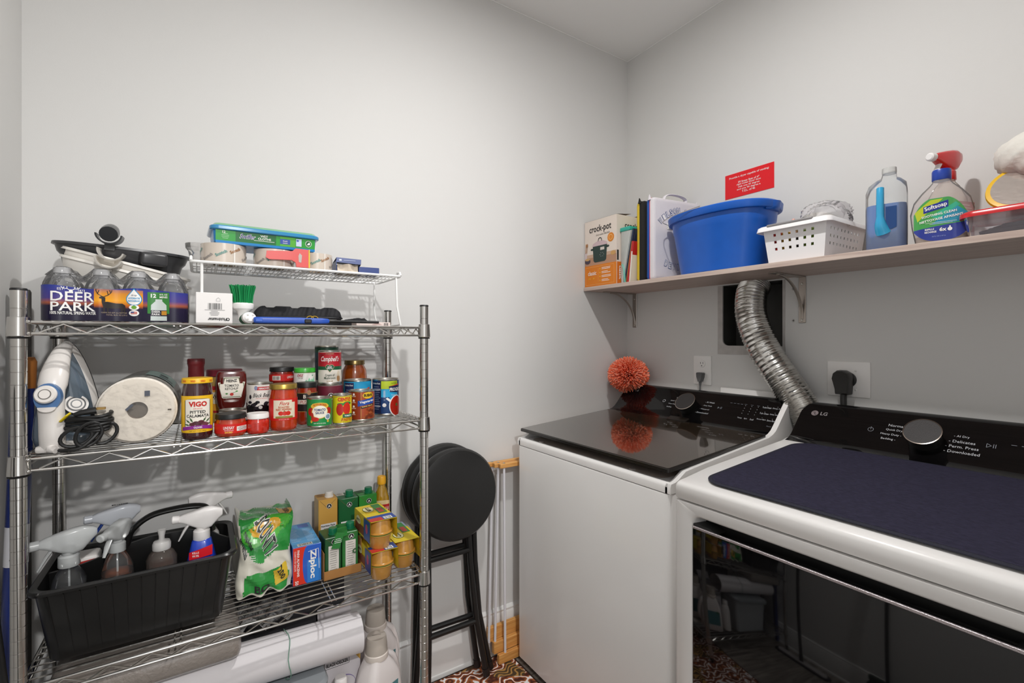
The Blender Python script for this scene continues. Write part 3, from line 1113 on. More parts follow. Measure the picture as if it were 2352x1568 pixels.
def zig(a, b, fixed, axis):
    n = max(2, int(round((b - a) / 0.078)))
    pts = []
    for i in range(2 * n + 1):
        t = a + 0.03 + (b - a - 0.06) * i / (2 * n)
        z = -0.024 if i % 2 == 0 else -0.0065
        pts.append((t, fixed, z) if axis == 'x' else (fixed, t, z))
    return pts


sh_first = None
for k, z in enumerate((SH1, SH2, SH3, SH4)):
    off = (-0.13, -1.504, z)
    if sh_first is None:
        sh_first = wire_shelf().build('shelf', su, off)
        z_parts = []
        for (a, b, fx, ax) in ((PX0, PX1, PY0, 'x'), (PX0, PX1, PY1, 'x'), (PY0, PY1, PX0, 'y'), (PY0, PY1, PX1, 'y')):
            z_parts.append(MB().tube(zig(a, b, fx, ax), 0.0021, CHROME, 6).build('truss_wire', sh_first))
        c0 = MB().lathe([(0.0129, -0.034), (0.0155, -0.034), (0.0188, -0.031), (0.0168, 0.006), (0.016, 0.0068), (0.0129, 0.0068)], CHROME, 24, cap=False)
        c0.lathe([(0.0129, -0.0365), (0.0166, -0.0365), (0.0172, -0.0335), (0.0129, -0.0335)], BLACK, 20, cap=False)
        for zz in (-0.003, -0.0265):
            c0.ball((0.0155, -0.0085, zz), 0.0042, CHROME, 8, 6)
        cfirst = c0.build('collar', sh_first, (PX0, PY0, 0))
        cols = [cfirst]
        for (x, y, rz) in ((PX1, PY0, 90), (PX0, PY1, -90), (PX1, PY1, 180)):
            cols.append(clone(cfirst, sh_first, (x, y, 0), (0, 0, math.radians(rz))))
    else:
        s2 = clone(sh_first, su, off)
        for q in z_parts:
            clone(q, s2)
        for q in cols:
            clone(q, s2)

# ---------------------------------------------------------------- bottled water pack
PET = film('#f2f4f6', 0.05, 0.2, 0.04, 'pet_plastic')
WRAP = film('#f4f4f6', 0.045, 0.2, 0.1, 'shrink_wrap', bump=0.9, bscale=45)
CAPC = film('#f0f0f0', 0.45, 0.3, 0.15, 'frosted_cap')
Z1 = SH1 + 0.0012
wp = thing('bottled_water_pack', 'shrink-wrapped pack of small water bottles with blue sunset label on top shelf', 'water pack', (-0.145, 1.436, Z1))
bot = None
bx = [-0.2485, -0.1833, -0.1181, -0.0529]
by = [1.404, 1.469]
for j, y in enumerate(by):
    for i, x in enumerate(bx):
        if bot is None:
            pf = [(0.0, 0.004), (0.024, 0.001), (0.0295, 0.006), (0.03, 0.02), (0.0285, 0.024), (0.03, 0.028), (0.03, 0.062), (0.0285, 0.072), (0.024, 0.086), (0.017, 0.098), (0.0135, 0.102), (0.0135, 0.106)]
            bot = MB().lathe([(r_ * 1.06, z_) for r_, z_ in pf], PET, 24, cap=False).build('bottle', wp, (x + 0.145, y - 1.436, 0))
            cp = MB().lathe([(0.0146, 0.104), (0.0148, 0.115), (0.0138, 0.1165), (0.0, 0.1168)], CAPC, 24).build('cap', bot)
        else:
            b2 = clone(bot, wp, (x + 0.145, y - 1.436, 0))
            clone(cp, b2)
# film hull round the pack, scalloped like the bottles
def packring(z, grow=0.0, sc=1.0):
    ring = []
    def edge(ax, ay, n, horiz, sgn):
        pass
    N = 96
    x0, x1, y0, y1 = bx[0] - 0.031, bx[-1] + 0.031, by[0] - 0.031, by[-1] + 0.031
    base = rrect(x0 - grow, y0 - grow, x1 + grow, y1 + grow, 0.028, 6)
    out = []
    for k in range(len(base)):
        a, b = Vector((*base[k], 0)), Vector((*base[(k + 1) % len(base)], 0))
        L = (b - a).length
        n = max(1, int(L / 0.0062))
        for i in range(n):
            p = a.lerp(b, i / n)
            d = 0.0
            if L > 0.05:
                nrm = Vector(((b - a).y, -(b - a).x, 0)).normalized()
                u = (p.x - bx[0]) / 0.0652 if abs((b - a).x) > abs((b - a).y) else (p.y - by[0]) / 0.0652
                d = 0.0075 * abs(math.sin(PI * u)) ** 1.5
                p = p - nrm * d
            out.append(p)
    cx_, cy_ = (x0 + x1) / 2, (y0 + y1) / 2
    return [(cx_ + (p.x - cx_) * sc, cy_ + (p.y - cy_) * sc, z) for p in out]


m = MB()
m.loft([packring(Z1 + z, 0.0012, s_) for z, s_ in ((0.0005, 0.985), (0.006, 1.0), (0.03, 1.003), (0.066, 1.0), (0.082, 0.985), (0.098, 0.94))], WRAP, cap=False)
# top skin draped over the caps
def topskin(u, v):
    x = bx[0] - 0.024 + u * (bx[-1] - bx[0] + 0.048)
    y = by[0] - 0.024 + v * (by[-1] - by[0] + 0.048)
    d = min(math.hypot(x - a, y - b) for a in bx for b in by)
    e = min(u, 1 - u, v, 1 - v)
    z = Z1 + 0.1185 - 0.030 * min(1, max(0, (d - 0.014) / 0.03)) ** 0.8
    return (x, y, min(z, Z1 + 0.098 + 0.3 * e))
m.grid(topskin, 44, 34, WRAP)
m.build('wrap_film', wp, world=True)
# printed band on the long front face, following the scallops
xc = (bx[0] + bx[-1]) / 2
def packmap(x, z, off):
    X = xc + x
    u = (X - bx[0]) / 0.0652
    d = 0.0075 * abs(math.sin(PI * u)) ** 1.5
    y = by[0] - 0.0325 + d - off
    e = 0.0
    if X < bx[0] - 0.004:
        t = min(1.0, (bx[0] - 0.004 - X) / 0.028)
        y = by[0] - 0.0325 - off + 0.026 * (1 - math.sqrt(max(0, 1 - t * t)))
    if X > bx[-1] + 0.004:
        t = min(1.0, (X - bx[-1] - 0.004) / 0.028)
        y = by[0] - 0.0325 - off + 0.026 * (1 - math.sqrt(max(0, 1 - t * t)))
    return (X, y, Z1 + z)
HB = K('#ffffff')
def grad_mat(name, stops, axis=2, lo=0.0, hi=1.0, rough=0.25):
    ma = bpy.data.materials.new(name)
    ma.use_nodes = True
    nt = ma.node_tree
    b = nt.nodes['Principled BSDF']
    b.inputs['Roughness'].default_value = rough
    tc = nt.nodes.new('ShaderNodeTexCoord')
    sp = nt.nodes.new('ShaderNodeSeparateXYZ')
    mr = nt.nodes.new('ShaderNodeMapRange')
    mr.inputs['From Min'].default_value = lo
    mr.inputs['From Max'].default_value = hi
    cr = nt.nodes.new('ShaderNodeValToRGB')
    while len(cr.color_ramp.elements) < len(stops):
        cr.color_ramp.elements.new(0.5)
    for e, (p, c) in zip(cr.color_ramp.elements, stops):
        e.position = p
        e.color = lin(c)
    nt.links.new(tc.outputs['Object'], sp.inputs[0])
    nt.links.new(sp.outputs[axis], mr.inputs['Value'])
    nt.links.new(mr.outputs[0], cr.inputs['Fac'])
    nt.links.new(cr.outputs['Color'], b.inputs['Base Color'])
    return ma
SUNB = grad_mat('sunset_print', [(0.0, '#17122e'), (0.42, '#1c1433'), (0.5, '#a3563a'), (0.62, '#4b3f86'), (1.0, '#22358f')], 2, 0.0, 0.078)
SUNY = grad_mat('sunrise_print', [(0.0, '#17122e'), (0.38, '#1c1433'), (0.46, '#c4641d'), (0.6, '#f0a51e'), (0.8, '#d98d2a'), (1.0, '#5b3f80')], 2, 0.0, 0.078)
q = Print(packmap, cols=0.003)
hw = (bx[-1] - bx[0]) / 2 + 0.031
q.strip(-hw, hw, lambda x: 0.0735 + 0.003 * math.sin(x * 40), lambda x: 0.0015, SUNB)
q.strip(-0.041, 0.044, lambda x: 0.0715, lambda x: 0.0045, SUNY, 1)
NV = K('#16122b', 0.3)
W_ = K('#f3f1ee', 0.4)
q.text('DEER', -0.0755, 0.053, 0.0205, W_, wd=0.070, bold=0.012, L=3)
q.text('PARK', -0.0745, 0.0315, 0.019, W_, wd=0.072, bold=0.012, L=3)
q.text('100% NATURAL SPRING WATER', -0.0745, 0.0175, 0.0065, W_, wd=0.074, bold=0.015, L=3)
q.text('EST.', -0.094, 0.0685, 0.005, W_, L=3)
q.text('1873', -0.062, 0.066, 0.0045, W_, L=3)
for sx in (-1, 1):
    q.line([(-0.079, 0.0655), (-0.079 + sx * 0.006, 0.0695), (-0.079 + sx * 0.012, 0.0695), (-0.079 + sx * 0.015, 0.0735)], 0.0012, W_, 3)
    q.line([(-0.079 + sx * 0.006, 0.0695), (-0.079 + sx * 0.006, 0.074)], 0.0011, W_, 3)
    q.line([(-0.079 + sx * 0.011, 0.0695), (-0.079 + sx * 0.0105, 0.0735)], 0.0011, W_, 3)
q.ell(-0.079, 0.0645, 0.003, 0.0035, W_, 3)
q.mp = lambda x, y, o: packmap(x - 0.014, y, o)
# standing stag in silhouette
ST = K('#1a1210', 0.4)
q.poly([(-0.014, 0.043), (-0.004, 0.044), (0.010, 0.041), (0.021, 0.041), (0.026, 0.037), (0.027, 0.026), (0.022, 0.026), (0.018, 0.031), (0.004, 0.029), (-0.007, 0.030), (-0.012, 0.034)], ST, 3)
q.poly([(-0.014, 0.043), (-0.008, 0.044), (-0.008, 0.053), (-0.012, 0.056), (-0.018, 0.054), (-0.018, 0.051), (-0.014, 0.050)], ST, 3)
for xx in (-0.010, -0.004, 0.020, 0.025):
    q.line([(xx, 0.033), (xx, 0.018)], 0.003, ST, 3)
for pts in ([(-0.013, 0.055), (-0.021, 0.061), (-0.024, 0.069), (-0.023, 0.071)], [(-0.021, 0.061), (-0.018, 0.069)], [(-0.010, 0.055), (-0.003, 0.059), (0.002, 0.065), (0.003, 0.070)], [(-0.003, 0.059), (-0.005, 0.068)], [(0.001, 0.063), (-0.001, 0.070)]):
    q.line(pts, 0.0014, ST, 3)
q.mp = lambda x, y, o: packmap(x - 0.0205, y, o)
# water-drop badge
CY = K('#1d8fc4', 0.4)
def drop(k, m_, L):
    pts = [(0.0485, 0.0535 + 0.0225 * k)]
    pts += [(0.0485 + 0.0145 * k * math.cos(a), 0.0515 + 0.0145 * k * math.sin(a)) for a in [math.radians(35 - 250 * i / 18) for i in range(19)]]
    q.poly(pts, m_, L)
drop(1.0, CY, 3)
drop(0.88, W_, 4)
q.text('drop', 0.0485, 0.060, 0.005, K('#1a3050'), L=5)
q.text('HYDRATE', 0.0485, 0.0535, 0.0038, CY, wd=0.021, bold=0.03, L=5)
q.text('REWARDS!', 0.0485, 0.0475, 0.0038, CY, wd=0.021, bold=0.03, L=5)
q.ell(0.0485, 0.033, 0.0092, 0.0058, W_, 3)
q.ell(0.0485, 0.033, 0.005, 0.004, K('#6ca52f'), 4)
q.ell(0.0485, 0.020, 0.0092, 0.0068, W_, 3)
q.rect(0.0425, 0.0175, 0.0545, 0.0235, K('#c98079'), 4)
q.rect(0.0425, 0.0205, 0.0485, 0.0235, K('#33508c'), 5)
q.text('12-8 FL OZ (237 mL) BOTTLES', 0.014, 0.0195, 0.0036, K('#b9a58d'), wd=0.044, L=3)
q.text('TOTAL 96 FL OZ (2.8 L)', 0.018, 0.0145, 0.0036, K('#b9a58d'), wd=0.036, L=3)
GR = K('#2f7d33', 0.35)
q.rect(0.0725, 0.020, 0.1135, 0.0695, GR, 3)
q.text('12', 0.0835, 0.0615, 0.009, W_, bold=0.03, L=4)
q.text('8 FL OZ', 0.1025, 0.0645, 0.004, W_, wd=0.015, bold=0.02, L=4)
q.text('MINIS', 0.1025, 0.0585, 0.0045, W_, wd=0.015, bold=0.02, L=4)
LB = K('#c9d3d0', 0.3)
q.poly([(0.087, 0.0535), (0.100, 0.0535), (0.1, 0.049), (0.108, 0.040), (0.109, 0.004), (0.078, 0.004), (0.079, 0.040), (0.087, 0.049)], LB, 5)
q.rect(0.0785, 0.0145, 0.1088, 0.028, NV, 6)
q.text('DEER', 0.0885, 0.0245, 0.0045, W_, wd=0.016, bold=0.02, L=7)
q.text('PARK', 0.0885, 0.0185, 0.0045, W_, wd=0.016, bold=0.02, L=7)
q.rect(0.0985, 0.017, 0.1085, 0.0265, K('#c98a24'), 7)
q.build('label', wp, world=True)

# ================================================================ TOP SHELF: basins, riser and what stands on it
GRYP = K('#3b3b3d', 0.3, name='dark_grey_plastic')
WHP = K('#ece8e1', 0.35, name='warm_white_plastic')


def basin(name, label, loc, rot, rx, ry, h, m_, hook=True, lipw=0.006, hx=0.0, hz=0.006):
    """oval shallow basin with a moulded U-shaped cradle on one long side"""
    t = thing(name, label, 'basin', loc, rot=tuple(math.radians(a) for a in rot))
    def ring(k, z, e=2.6, n=48, grow=0.0):
        out = []
        for i in range(n):
            a = 2 * PI * i / n
            ca, sa = math.cos(a), math.sin(a)
            r = (abs(ca) ** e + abs(sa) ** e) ** (-1 / e)
            out.append(((rx * k + grow) * r * ca, (ry * k + grow) * r * sa, z))
        return out
    b = MB()
    b.loft([ring(0.2, 0.0), ring(0.80, 0.0), ring(0.86, 0.006), ring(0.91, h * 0.5), ring(0.925, h * 0.55), ring(0.955, h * 0.62), ring(1.0, h), ring(1.0, h, grow=lipw), ring(1.0, h - 0.006, grow=lipw + 0.001), ring(1.0, h - 0.005, grow=lipw - 0.002), ring(1.0, h - 0.004, grow=0.002), ring(0.957, h * 0.60, grow=0.002), ring(0.905, h * 0.45, grow=0.002), ring(0.86, 0.0, grow=0.002), ring(0.2, -0.002)], m_, cap=True)
    b.build('pan', t, ang=50)
    if hook:
        u = MB()
        def sec(s_, w2):
            return [(hx + w2 * math.cos(a) * 1.0, -ry - 0.004 - s_, h + hz + 0.01 + w2 * math.sin(a) * 0.9) for a in [PI + PI * i / 14 for i in range(15)]]
        ring_o = [sec(s_, 0.026) for s_ in (-0.012, 0.0, 0.03)]
        ring_i = [sec(s_, 0.0225) for s_ in (0.03, 0.0, -0.012)]
        u.loft(ring_o + ring_i, m_, cap=False, closed=False)
        u.loft([ring_o[-1], ring_i[0]], m_, cap=False, closed=False)
        u.box(hx - 0.010, -ry - 0.008, h - 0.012, hx + 0.010, -ry + 0.004, h + hz - 0.008, m_)
        u.build('cradle', t, ang=50)
    return t


bs1 = basin('oval_basin', 'white oval plastic basin with curved spout notch, behind the water pack', (-0.163, 1.585, 1.436), (4, 14, 0), 0.130, 0.077, 0.060, WHP, hx=-0.035)
bs2 = basin('oval_basin', 'second white oval basin, nested inside the lower white one', (-0.163, 1.588, 1.459), (4, 14, 0), 0.128, 0.076, 0.058, WHP, hx=-0.030)
bs3 = basin('oval_basin', 'dark grey oval basin resting on top of the white basins', (-0.163, 1.600, 1.496), (3, 3, 0), 0.134, 0.076, 0.056, GRYP, hx=-0.022, hz=0.014)
m = MB()
m.M = Matrix.Translation((0.062, -0.072, 0.030)) @ Matrix.Rotation(0.25, 4, 'Z')
m.rbox(-0.028, -0.030, -0.014, 0.028, 0.012, 0.020, GRYP, 0.008, 3)
m.build('side_grip', bs3)
m = MB()
m.tube([(-0.022, -0.110, 0.080), (-0.022, -0.09, 0.086), (-0.024, -0.06, 0.094)], [0.018, 0.019, 0.017], K('#222427', 0.25), 20)
m.build('roller', bs3)

# white wire riser
WW = K('#eeeeec', 0.3, name='white_coated_wire')
ri = thing('wire_riser_rack', 'white coated wire riser rack standing on the top shelf', 'rack', (0.25, 1.5, Z1))
RX0, RX1, RY0, RY1, RZ = -0.016, 0.512, 1.392, 1.612, 1.513
m = MB()
fr = [(RX0, RY0), (RX1, RY0), (RX1, RY1), (RX0, RY1)]
m.tube([(x, y, RZ - 0.004) for x, y in rrect(RX0, RY0, RX1, RY1, 0.012, 3)], 0.0036, WW, 8, closed=True)
m.build('frame', ri, world=True)
m = MB()
n = 46
for i in range(1, n):
    x = RX0 + (RX1 - RX0) * i / n
    m.tube([(x, RY0, RZ - 0.0015), (x, RY1, RZ - 0.0015)], 0.0012, WW, 5)
for j in (0.36, 0.68):
    y = RY0 + (RY1 - RY0) * j
    m.tube([(RX0, y, RZ - 0.004), (RX1, y, RZ - 0.004)], 0.0017, WW, 6)
for i in range(1, 10):
    x = RX0 + (RX1 - RX0) * i / 10
    m.tube([(x, RY0, RZ - 0.005), (x, RY1, RZ - 0.005)], 0.0018, WW, 6)
mm = m.build('wire_deck', ri, world=True)
mm['kind'] = 'stuff'
for x, sgn in ((RX0 + 0.022, 1), (RX1 - 0.014, -1)):
    m = MB()
    m.tube([(x, RY0 + 0.004, RZ - 0.004), (x - sgn * 0.0, RY0 - 0.004, Z1 + 0.06), (x - sgn * 0.01, RY0 - 0.006, Z1 + 0.005), (x - sgn * 0.01, RY0 + 0.06, Z1 + 0.003), (x - sgn * 0.01, RY1 - 0.06, Z1 + 0.003), (x - sgn * 0.01, RY1 + 0.002, Z1 + 0.005), (x, RY1, Z1 + 0.06), (x, RY1 - 0.004, RZ - 0.004)], 0.0034, WW, 8)
    m.build('leg', ri, world=True)
for x in (RX0, RX1):
    m = MB()
    m.tube([(x, RY0 + 0.004, RZ - 0.002), (x, RY0 + 0.010, RZ + 0.008), (x, RY0 + 0.03, RZ + 0.010), (x, RY0 + 0.045, RZ - 0.002)], 0.0034, WW, 8)
    m.build('end_loop', ri, world=True)

# tape rolls
TAPEC = film('#d9cfc4', 0.55, 0.25, 0.12, 'packing_tape')
CORE = K('#cbb79c', 0.7)
BRN = K('#9a6b3f', 0.5)
TEAL = K('#4f8f88', 0.5)


def tape_roll(name, label, x, y, z, R, H, rz):
    t = thing(name, label, 'tape', (x, y, z), rz, 'rolls of clear packing tape on the white riser')
    MB().lathe([(R * 0.52, 0.0), (R, 0.0), (R, H), (R * 0.52, H), (R * 0.52, 0.0)], K('#cfc3b6', 0.2, coat=0.6), 40, cap=False).build('tape', t)
    MB().lathe([(R * 0.49, 0.0), (R * 0.52, 0.0), (R * 0.52, H), (R * 0.49, H), (R * 0.49, 0)], CORE, 32, cap=False).build('core', t)
    q = Print(cylmap(R))
    rr = random.Random(int(x * 1000))
    for i in range(9):
        a = -1.3 * R * 2 + i * R * 0.62
        yy = H * (0.25 + 0.5 * ((i * 0.37) % 1))
        c = BRN if i % 2 else TEAL
        g = K('#8f8a86', 0.5)
        q.text('Scotch', a, yy, H * 0.16, c if i % 3 else g, bold=0.03, rot=28, L=1)
    q.rect(R * 0.42, 0, R * 0.50, H, K('#e4dfd8', 0.3), 2)
    q.build('print', t)
    return t


RT = RZ + 0.0005
tape_roll('tape_roll', 'large roll of clear packing tape at the left end of the riser', 0.055, 1.465, RT, 0.052, 0.050, -2)
tp2 = tape_roll('tape_roll', 'roll of packing tape inside the red hand dispenser', 0.175, 1.468, RT, 0.051, 0.048, -6)
tape_roll('tape_roll', 'roll of packing tape right of the red dispenser', 0.285, 1.462, RT, 0.042, 0.048, -8)
REDP = K('#d3423d', 0.4, name='dispenser_red', coat=0.4)
td = thing('tape_dispenser', 'red plastic packing tape dispenser hooked on a tape roll', 'tape dispenser', (0.2, 1.41, RT), -3)
m = MB()
ol = [(-0.052, 0.022), (-0.050, 0.040), (0.012, 0.044), (0.020, 0.052), (0.052, 0.051), (0.054, 0.002), (0.022, 0.002), (0.020, 0.014), (0.010, 0.020), (-0.044, 0.018)]
m.prism(ol, REDP, -0.004, 0.004, 'y')
m.build('body', td, ang=25)
MB().rbox(0.0525, -0.005, 0.001, 0.056, 0.005, 0.052, K('#e8c637', 0.4), 0.001, 1).build('cutter_guard', td)
MB().prism([(0.028, 0.016), (0.034, 0.014), (0.036, 0.034), (0.030, 0.040), (0.027, 0.032)], K('#b0a59c', 0.4), -0.0045, -0.0041, 'y').build('window', td)

# wet cloths tub
GRN = K('#2f9a3c', 0.3)
DGRN = K('#1d6a34', 0.3)
BLU = K('#1f7fc0', 0.25)
sw = thing('wet_cloth_tub', 'green and blue tub of wet floor cloths lying on the tape rolls', 'tub', (0.152, 1.492, RT + 0.050), 2)
def rr3(hx, hy, r, z):
    return [(x, y, z) for x, y in rrect(-hx, -hy, hx, hy, r, 5)]
m = MB()
m.loft([rr3(0.118, 0.062, 0.014, 0.001), rr3(0.122, 0.065, 0.016, 0.005), rr3(0.125, 0.068, 0.018, 0.037)], BLU)
m.build('tub', sw)
m = MB()
m.loft([rr3(0.130, 0.073, 0.02, 0.035), rr3(0.132, 0.075, 0.02, 0.037), rr3(0.132, 0.075, 0.02, 0.0435), rr3(0.130, 0.073, 0.02, 0.046), rr3(0.126, 0.070, 0.018, 0.0462)], K('#2b86b8', 0.2, coat=0.6))
m.build('rim', sw)
m = MB()
m.loft([rr3(0.127, 0.071, 0.018, 0.046), rr3(0.122, 0.066, 0.016, 0.052), rr3(0.11, 0.055, 0.014, 0.053)], K('#7fb08a', 0.15, coat=0.8))
m.build('film_lid', sw)
q = Print(lambda x, y, o: (x, -0.0655 - (y / 0.037) * 0.0028 - o, y))
q.rect(-0.119, 0.008, 0.119, 0.0345, GRN)
q.rect(-0.119, 0.0015, 0.119, 0.008, BLU)
q.strip(-0.075, 0.020, lambda x: 0.0345, lambda x: 0.0085, DGRN, 1)
q.rect(0.03, 0.0085, 0.068, 0.0345, K('#57ad3a', 0.3), 1)
q.text('Swiffer', -0.047, 0.0235, 0.013, W_, wd=0.036, bold=0.035, L=2, shear=0.3)
q.text('Swiffer', -0.047, 0.0235, 0.0115, K('#3a2c7d'), wd=0.034, bold=0.012, L=3, shear=0.3)
q.text('WET', -0.009, 0.0285, 0.0055, W_, wd=0.018, bold=0.02)
q.text('CLOTHS', -0.008, 0.0215, 0.0058, W_, wd=0.031, bold=0.02)
q.rect(-0.033, 0.0155, 0.016, 0.0165, W_, 2)
q.text('12', -0.101, 0.030, 0.006, W_, bold=0.02)
q.lines(-0.098, 0.020, 0.018, 4, 0.0038, 0.0012, K('#9fd09f'))
q.rect(0.030, 0.014, 0.055, 0.0275, K('#2b4fa0'), 2)
q.text('fresh', 0.0425, 0.0225, 0.004, W_, L=3)
q.lines(0.0425, 0.017, 0.018, 1, 0.003, 0.001, W_, L=3)
q.rect(0.070, 0.012, 0.084, 0.032, K('#c3d2ec'), 2)
q.ell(0.074, 0.027, 0.003, 0.003, K('#4b63b5'), 3)
q.ell(0.102, 0.0215, 0.008, 0.0085, W_, 2)
q.ell(0.102, 0.0215, 0.007, 0.0074, K('#15602c'), 3)
q.poly([(0.098, 0.018), (0.106, 0.019), (0.105, 0.026), (0.101, 0.023)], W_, 4)
q.build('label', sw)

# clear cup, blue cartons
m = thing('clear_plastic_cup', 'clear plastic cup tucked behind the left tape roll on the riser', 'cup', (0.004, 1.535, RT))
MB().lathe([(0.0, 0.002), (0.024, 0.001), (0.026, 0.03), (0.028, 0.040), (0.034, 0.048), (0.035, 0.060), (0.0335, 0.060), (0.0325, 0.048)], film('#e9e7e4', 0.25, 0.3, 0.1, 'cup_plastic'), 28, cap=False).build('cup_wall', m)
NAVY = K('#263d7c', 0.4)
cb = thing('blue_carton', 'open torn navy cardboard carton at the right of the riser', 'box', (0.372, 1.48, RT), -6)
m = MB()
m.box(-0.034, -0.045, 0.0, 0.034, 0.045, 0.0015, K('#b5a48f', 0.8))
m.box(-0.034, -0.045, 0.0, -0.0325, 0.045, 0.035, NAVY)
m.box(0.0325, -0.03, 0.0, 0.034, 0.045, 0.035, NAVY)
m.box(-0.034, 0.0435, 0.0, 0.034, 0.045, 0.035, NAVY)
m.build('tray', cb)
m = MB()
m.add([(-0.034, -0.046, 0.030), (0.035, -0.050, 0.026), (0.036, -0.049, 0.041), (-0.033, -0.045, 0.044)], [(0, 1, 2, 3)], NAVY)
m.add([(-0.033, -0.045, 0.044), (0.036, -0.049, 0.041), (0.036, 0.045, 0.037), (-0.034, 0.045, 0.038)], [(0, 1, 2, 3)], NAVY)
m.add([(0.035, -0.050, 0.026), (0.036, -0.049, 0.041), (0.036, 0.01, 0.04), (0.034, -0.02, 0.02)], [(0, 1, 2, 3)], K('#7d6a56', 0.8))
m.build('flap', cb)
m = MB()
m.grid(lambda u, v: (-0.030 + 0.058 * u, -0.040 + 0.01 * math.sin(9 * u) * v, 0.002 + 0.024 * v), 8, 4, K('#d6c8b6', 0.85))
m.build('torn_liner', cb)
q = Print(lambda x, y, o: (x, -0.0482 - o - x * 0.06, y))
q.lines(0.003, 0.036, 0.05, 1, 0.003, 0.0012, K('#b8c2de'))
q.rect(-0.026, 0.034, -0.019, 0.039, K('#c9d2e8'), 2)
q.build('print', cb)
m = MB()
m.rbox(-0.030, -0.028, 0, 0.030, 0.028, 0.021, NAVY, 0.001, 1)
tag(m.build('blue_carton', None, (0.430, 1.46, RT), (0, 0, -0.1)), 'small flat navy carton at the right end of the riser', 'box')

# ---------------------------------------------------------------- under the riser
wb = thing('white_cube_box', 'small white cardboard cube with barcode printed upside down', 'box', (0.0315, 1.4115, Z1), 0.5)
m = MB()
m.rbox(-0.0382, -0.0382, 0.0, 0.0382, 0.0382, 0.0745, K('#ebe8e6', 0.55), 0.0012, 1)
m.build('carton', wb)
q = Print(planemap((0, -0.0382, 0.037), (1, 0, 0), (0, 0, 1)))
q.text('Fluidmaster', 0.006, -0.027, 0.0072, BLACK, wd=0.039, bold=0.03, rot=180)
q.ell(0.0285, -0.027, 0.0037, 0.0037, BLACK, 2)
q.ell(0.0285, -0.027, 0.0017, 0.0017, W_, 3)
q.bars(0.002, 0.0045, 0.03, 0.015, BLACK)
q.lines(0.0, -0.0125, 0.022, 4, 0.0032, 0.0009, K('#6a6a6a'))
q.rect(-0.020, -0.005, 0.022, -0.0042, K('#6a6a6a'), 2)
q.line([(0.004, 0.022), (0.008, 0.026), (0.012, 0.022), (0.012, 0.017), (0.004, 0.017), (0.004, 0.022)], 0.0006, K('#8a8a8a'), 2)
q.build('print', wb)

sbn = thing('scrub_brush', 'palm scrub brush with green bristles and white handle, bristles up', 'brush', (0.0965, 1.425, Z1))
sbn.scale = (1.12, 1.12, 1.0)
m = MB()
m.lathe([(0.011, 0.012), (0.011, 0.026), (0.014, 0.034), (0.021, 0.040), (0.0225, 0.046), (0.0225, 0.052), (0.020, 0.055), (0.0, 0.055)], WHITE, 28)
m.build('neck', sbn)
m = MB()
m.M = Matrix.Translation((0.008, -0.012, 0.0145)) @ Matrix.Rotation(math.radians(80), 4, 'X') @ Matrix.Rotation(math.radians(15), 4, 'Y')
m.lathe([(0.0, 0.018), (0.010, 0.0175), (0.0145, 0.013), (0.0145, 0.004)], WHITE, 24, cap=False)
m.lathe([(0.0145, 0.004), (0.0148, -0.01), (0.011, -0.02), (0.0, -0.021)], K('#1d5b3c', 0.4), 24, cap=False)
for i in range(4):
    a = PI / 4 + PI / 2 * i
    m.ball((0.0075 * math.cos(a), 0.0075 * math.sin(a), 0.0172), 0.0028, K('#c9c7c3', 0.4), 8, 5, 0.4)
m.build('grip', sbn)
rr = random.Random(9)
m = MB()
BGN = [K('#17834a', 0.5), K('#0f6a3a', 0.5), K('#23a05c', 0.5)]
for i in range(420):
    a = rr.uniform(0, 2 * PI)
    r = 0.020 * math.sqrt(rr.random())
    x, y = r * math.cos(a), r * math.sin(a)
    k = 1.32 + rr.uniform(-0.08, 0.08)
    m.tube([(x, y, 0.053), (x * k * 0.85, y * k * 0.85, 0.076), (x * k * 1.05, y * k * 1.05, 0.098 + rr.uniform(-0.004, 0.004))], 0.0008, BGN[i % 3], 4, cap=False)
bz = m.build('bristles', sbn, recalc=False)
bz['kind'] = 'stuff'

BKF = K('#15151a', 0.75, name='black_case_fabric', bump=0.3, bscale=500)
kc = thing('zip_case', 'long black moulded zip case lying under the riser', 'case', (0.243, 1.515, Z1), -2)
def case_ring(k, z):
    out = []
    for x, y in rrect(-0.118, -0.045, 0.118, 0.045, 0.03, 6):
        out.append((x * k, y * k, z))
    return out
m = MB()
m.loft([case_ring(0.95, 0.0), case_ring(1.0, 0.006), case_ring(1.0, 0.023)], BKF)
m.build('lower_shell', kc, ang=60)
m = MB()
def lidf(u, v):
    x = -0.116 + 0.232 * u
    y = -0.043 + 0.086 * v
    e = min(u * 9, (1 - u) * 9, v * 4.5, (1 - v) * 4.5, 1)
    e = math.sqrt(max(0, 1 - (1 - e) ** 2))
    bump = 0.0055 * (1 if (math.sin(u * 2 * PI * 3.5 + 0.9) > -0.45) else 0.25)
    return (x, y, 0.026 + e * (0.023 + bump * e))
m.grid(lidf, 50, 14, BKF)
m.build('lid_shell', kc, ang=70)
m = MB()
m.tube([(x, y, 0.0235) for x, y in rrect(-0.120, -0.047, 0.120, 0.047, 0.031, 6)], 0.003, K('#26262b', 0.5), 8, closed=True)
m.build('zip', kc)
GOLD = K('#c9a23a', 0.35, 0.7)
for i, x in enumerate((0.038, 0.050)):
    m = MB()
    pts = [(x - 0.012 + 0.010 * math.cos(a), -0.052, 0.018 + 0.009 * math.sin(a)) for a in [PI * k / 10 for k in range(11)]]
    pts += [(x - 0.022, -0.056, 0.010)]
    m.tube(pts, 0.0013, GOLD, 6)
    m.build('zip_pull', kc)

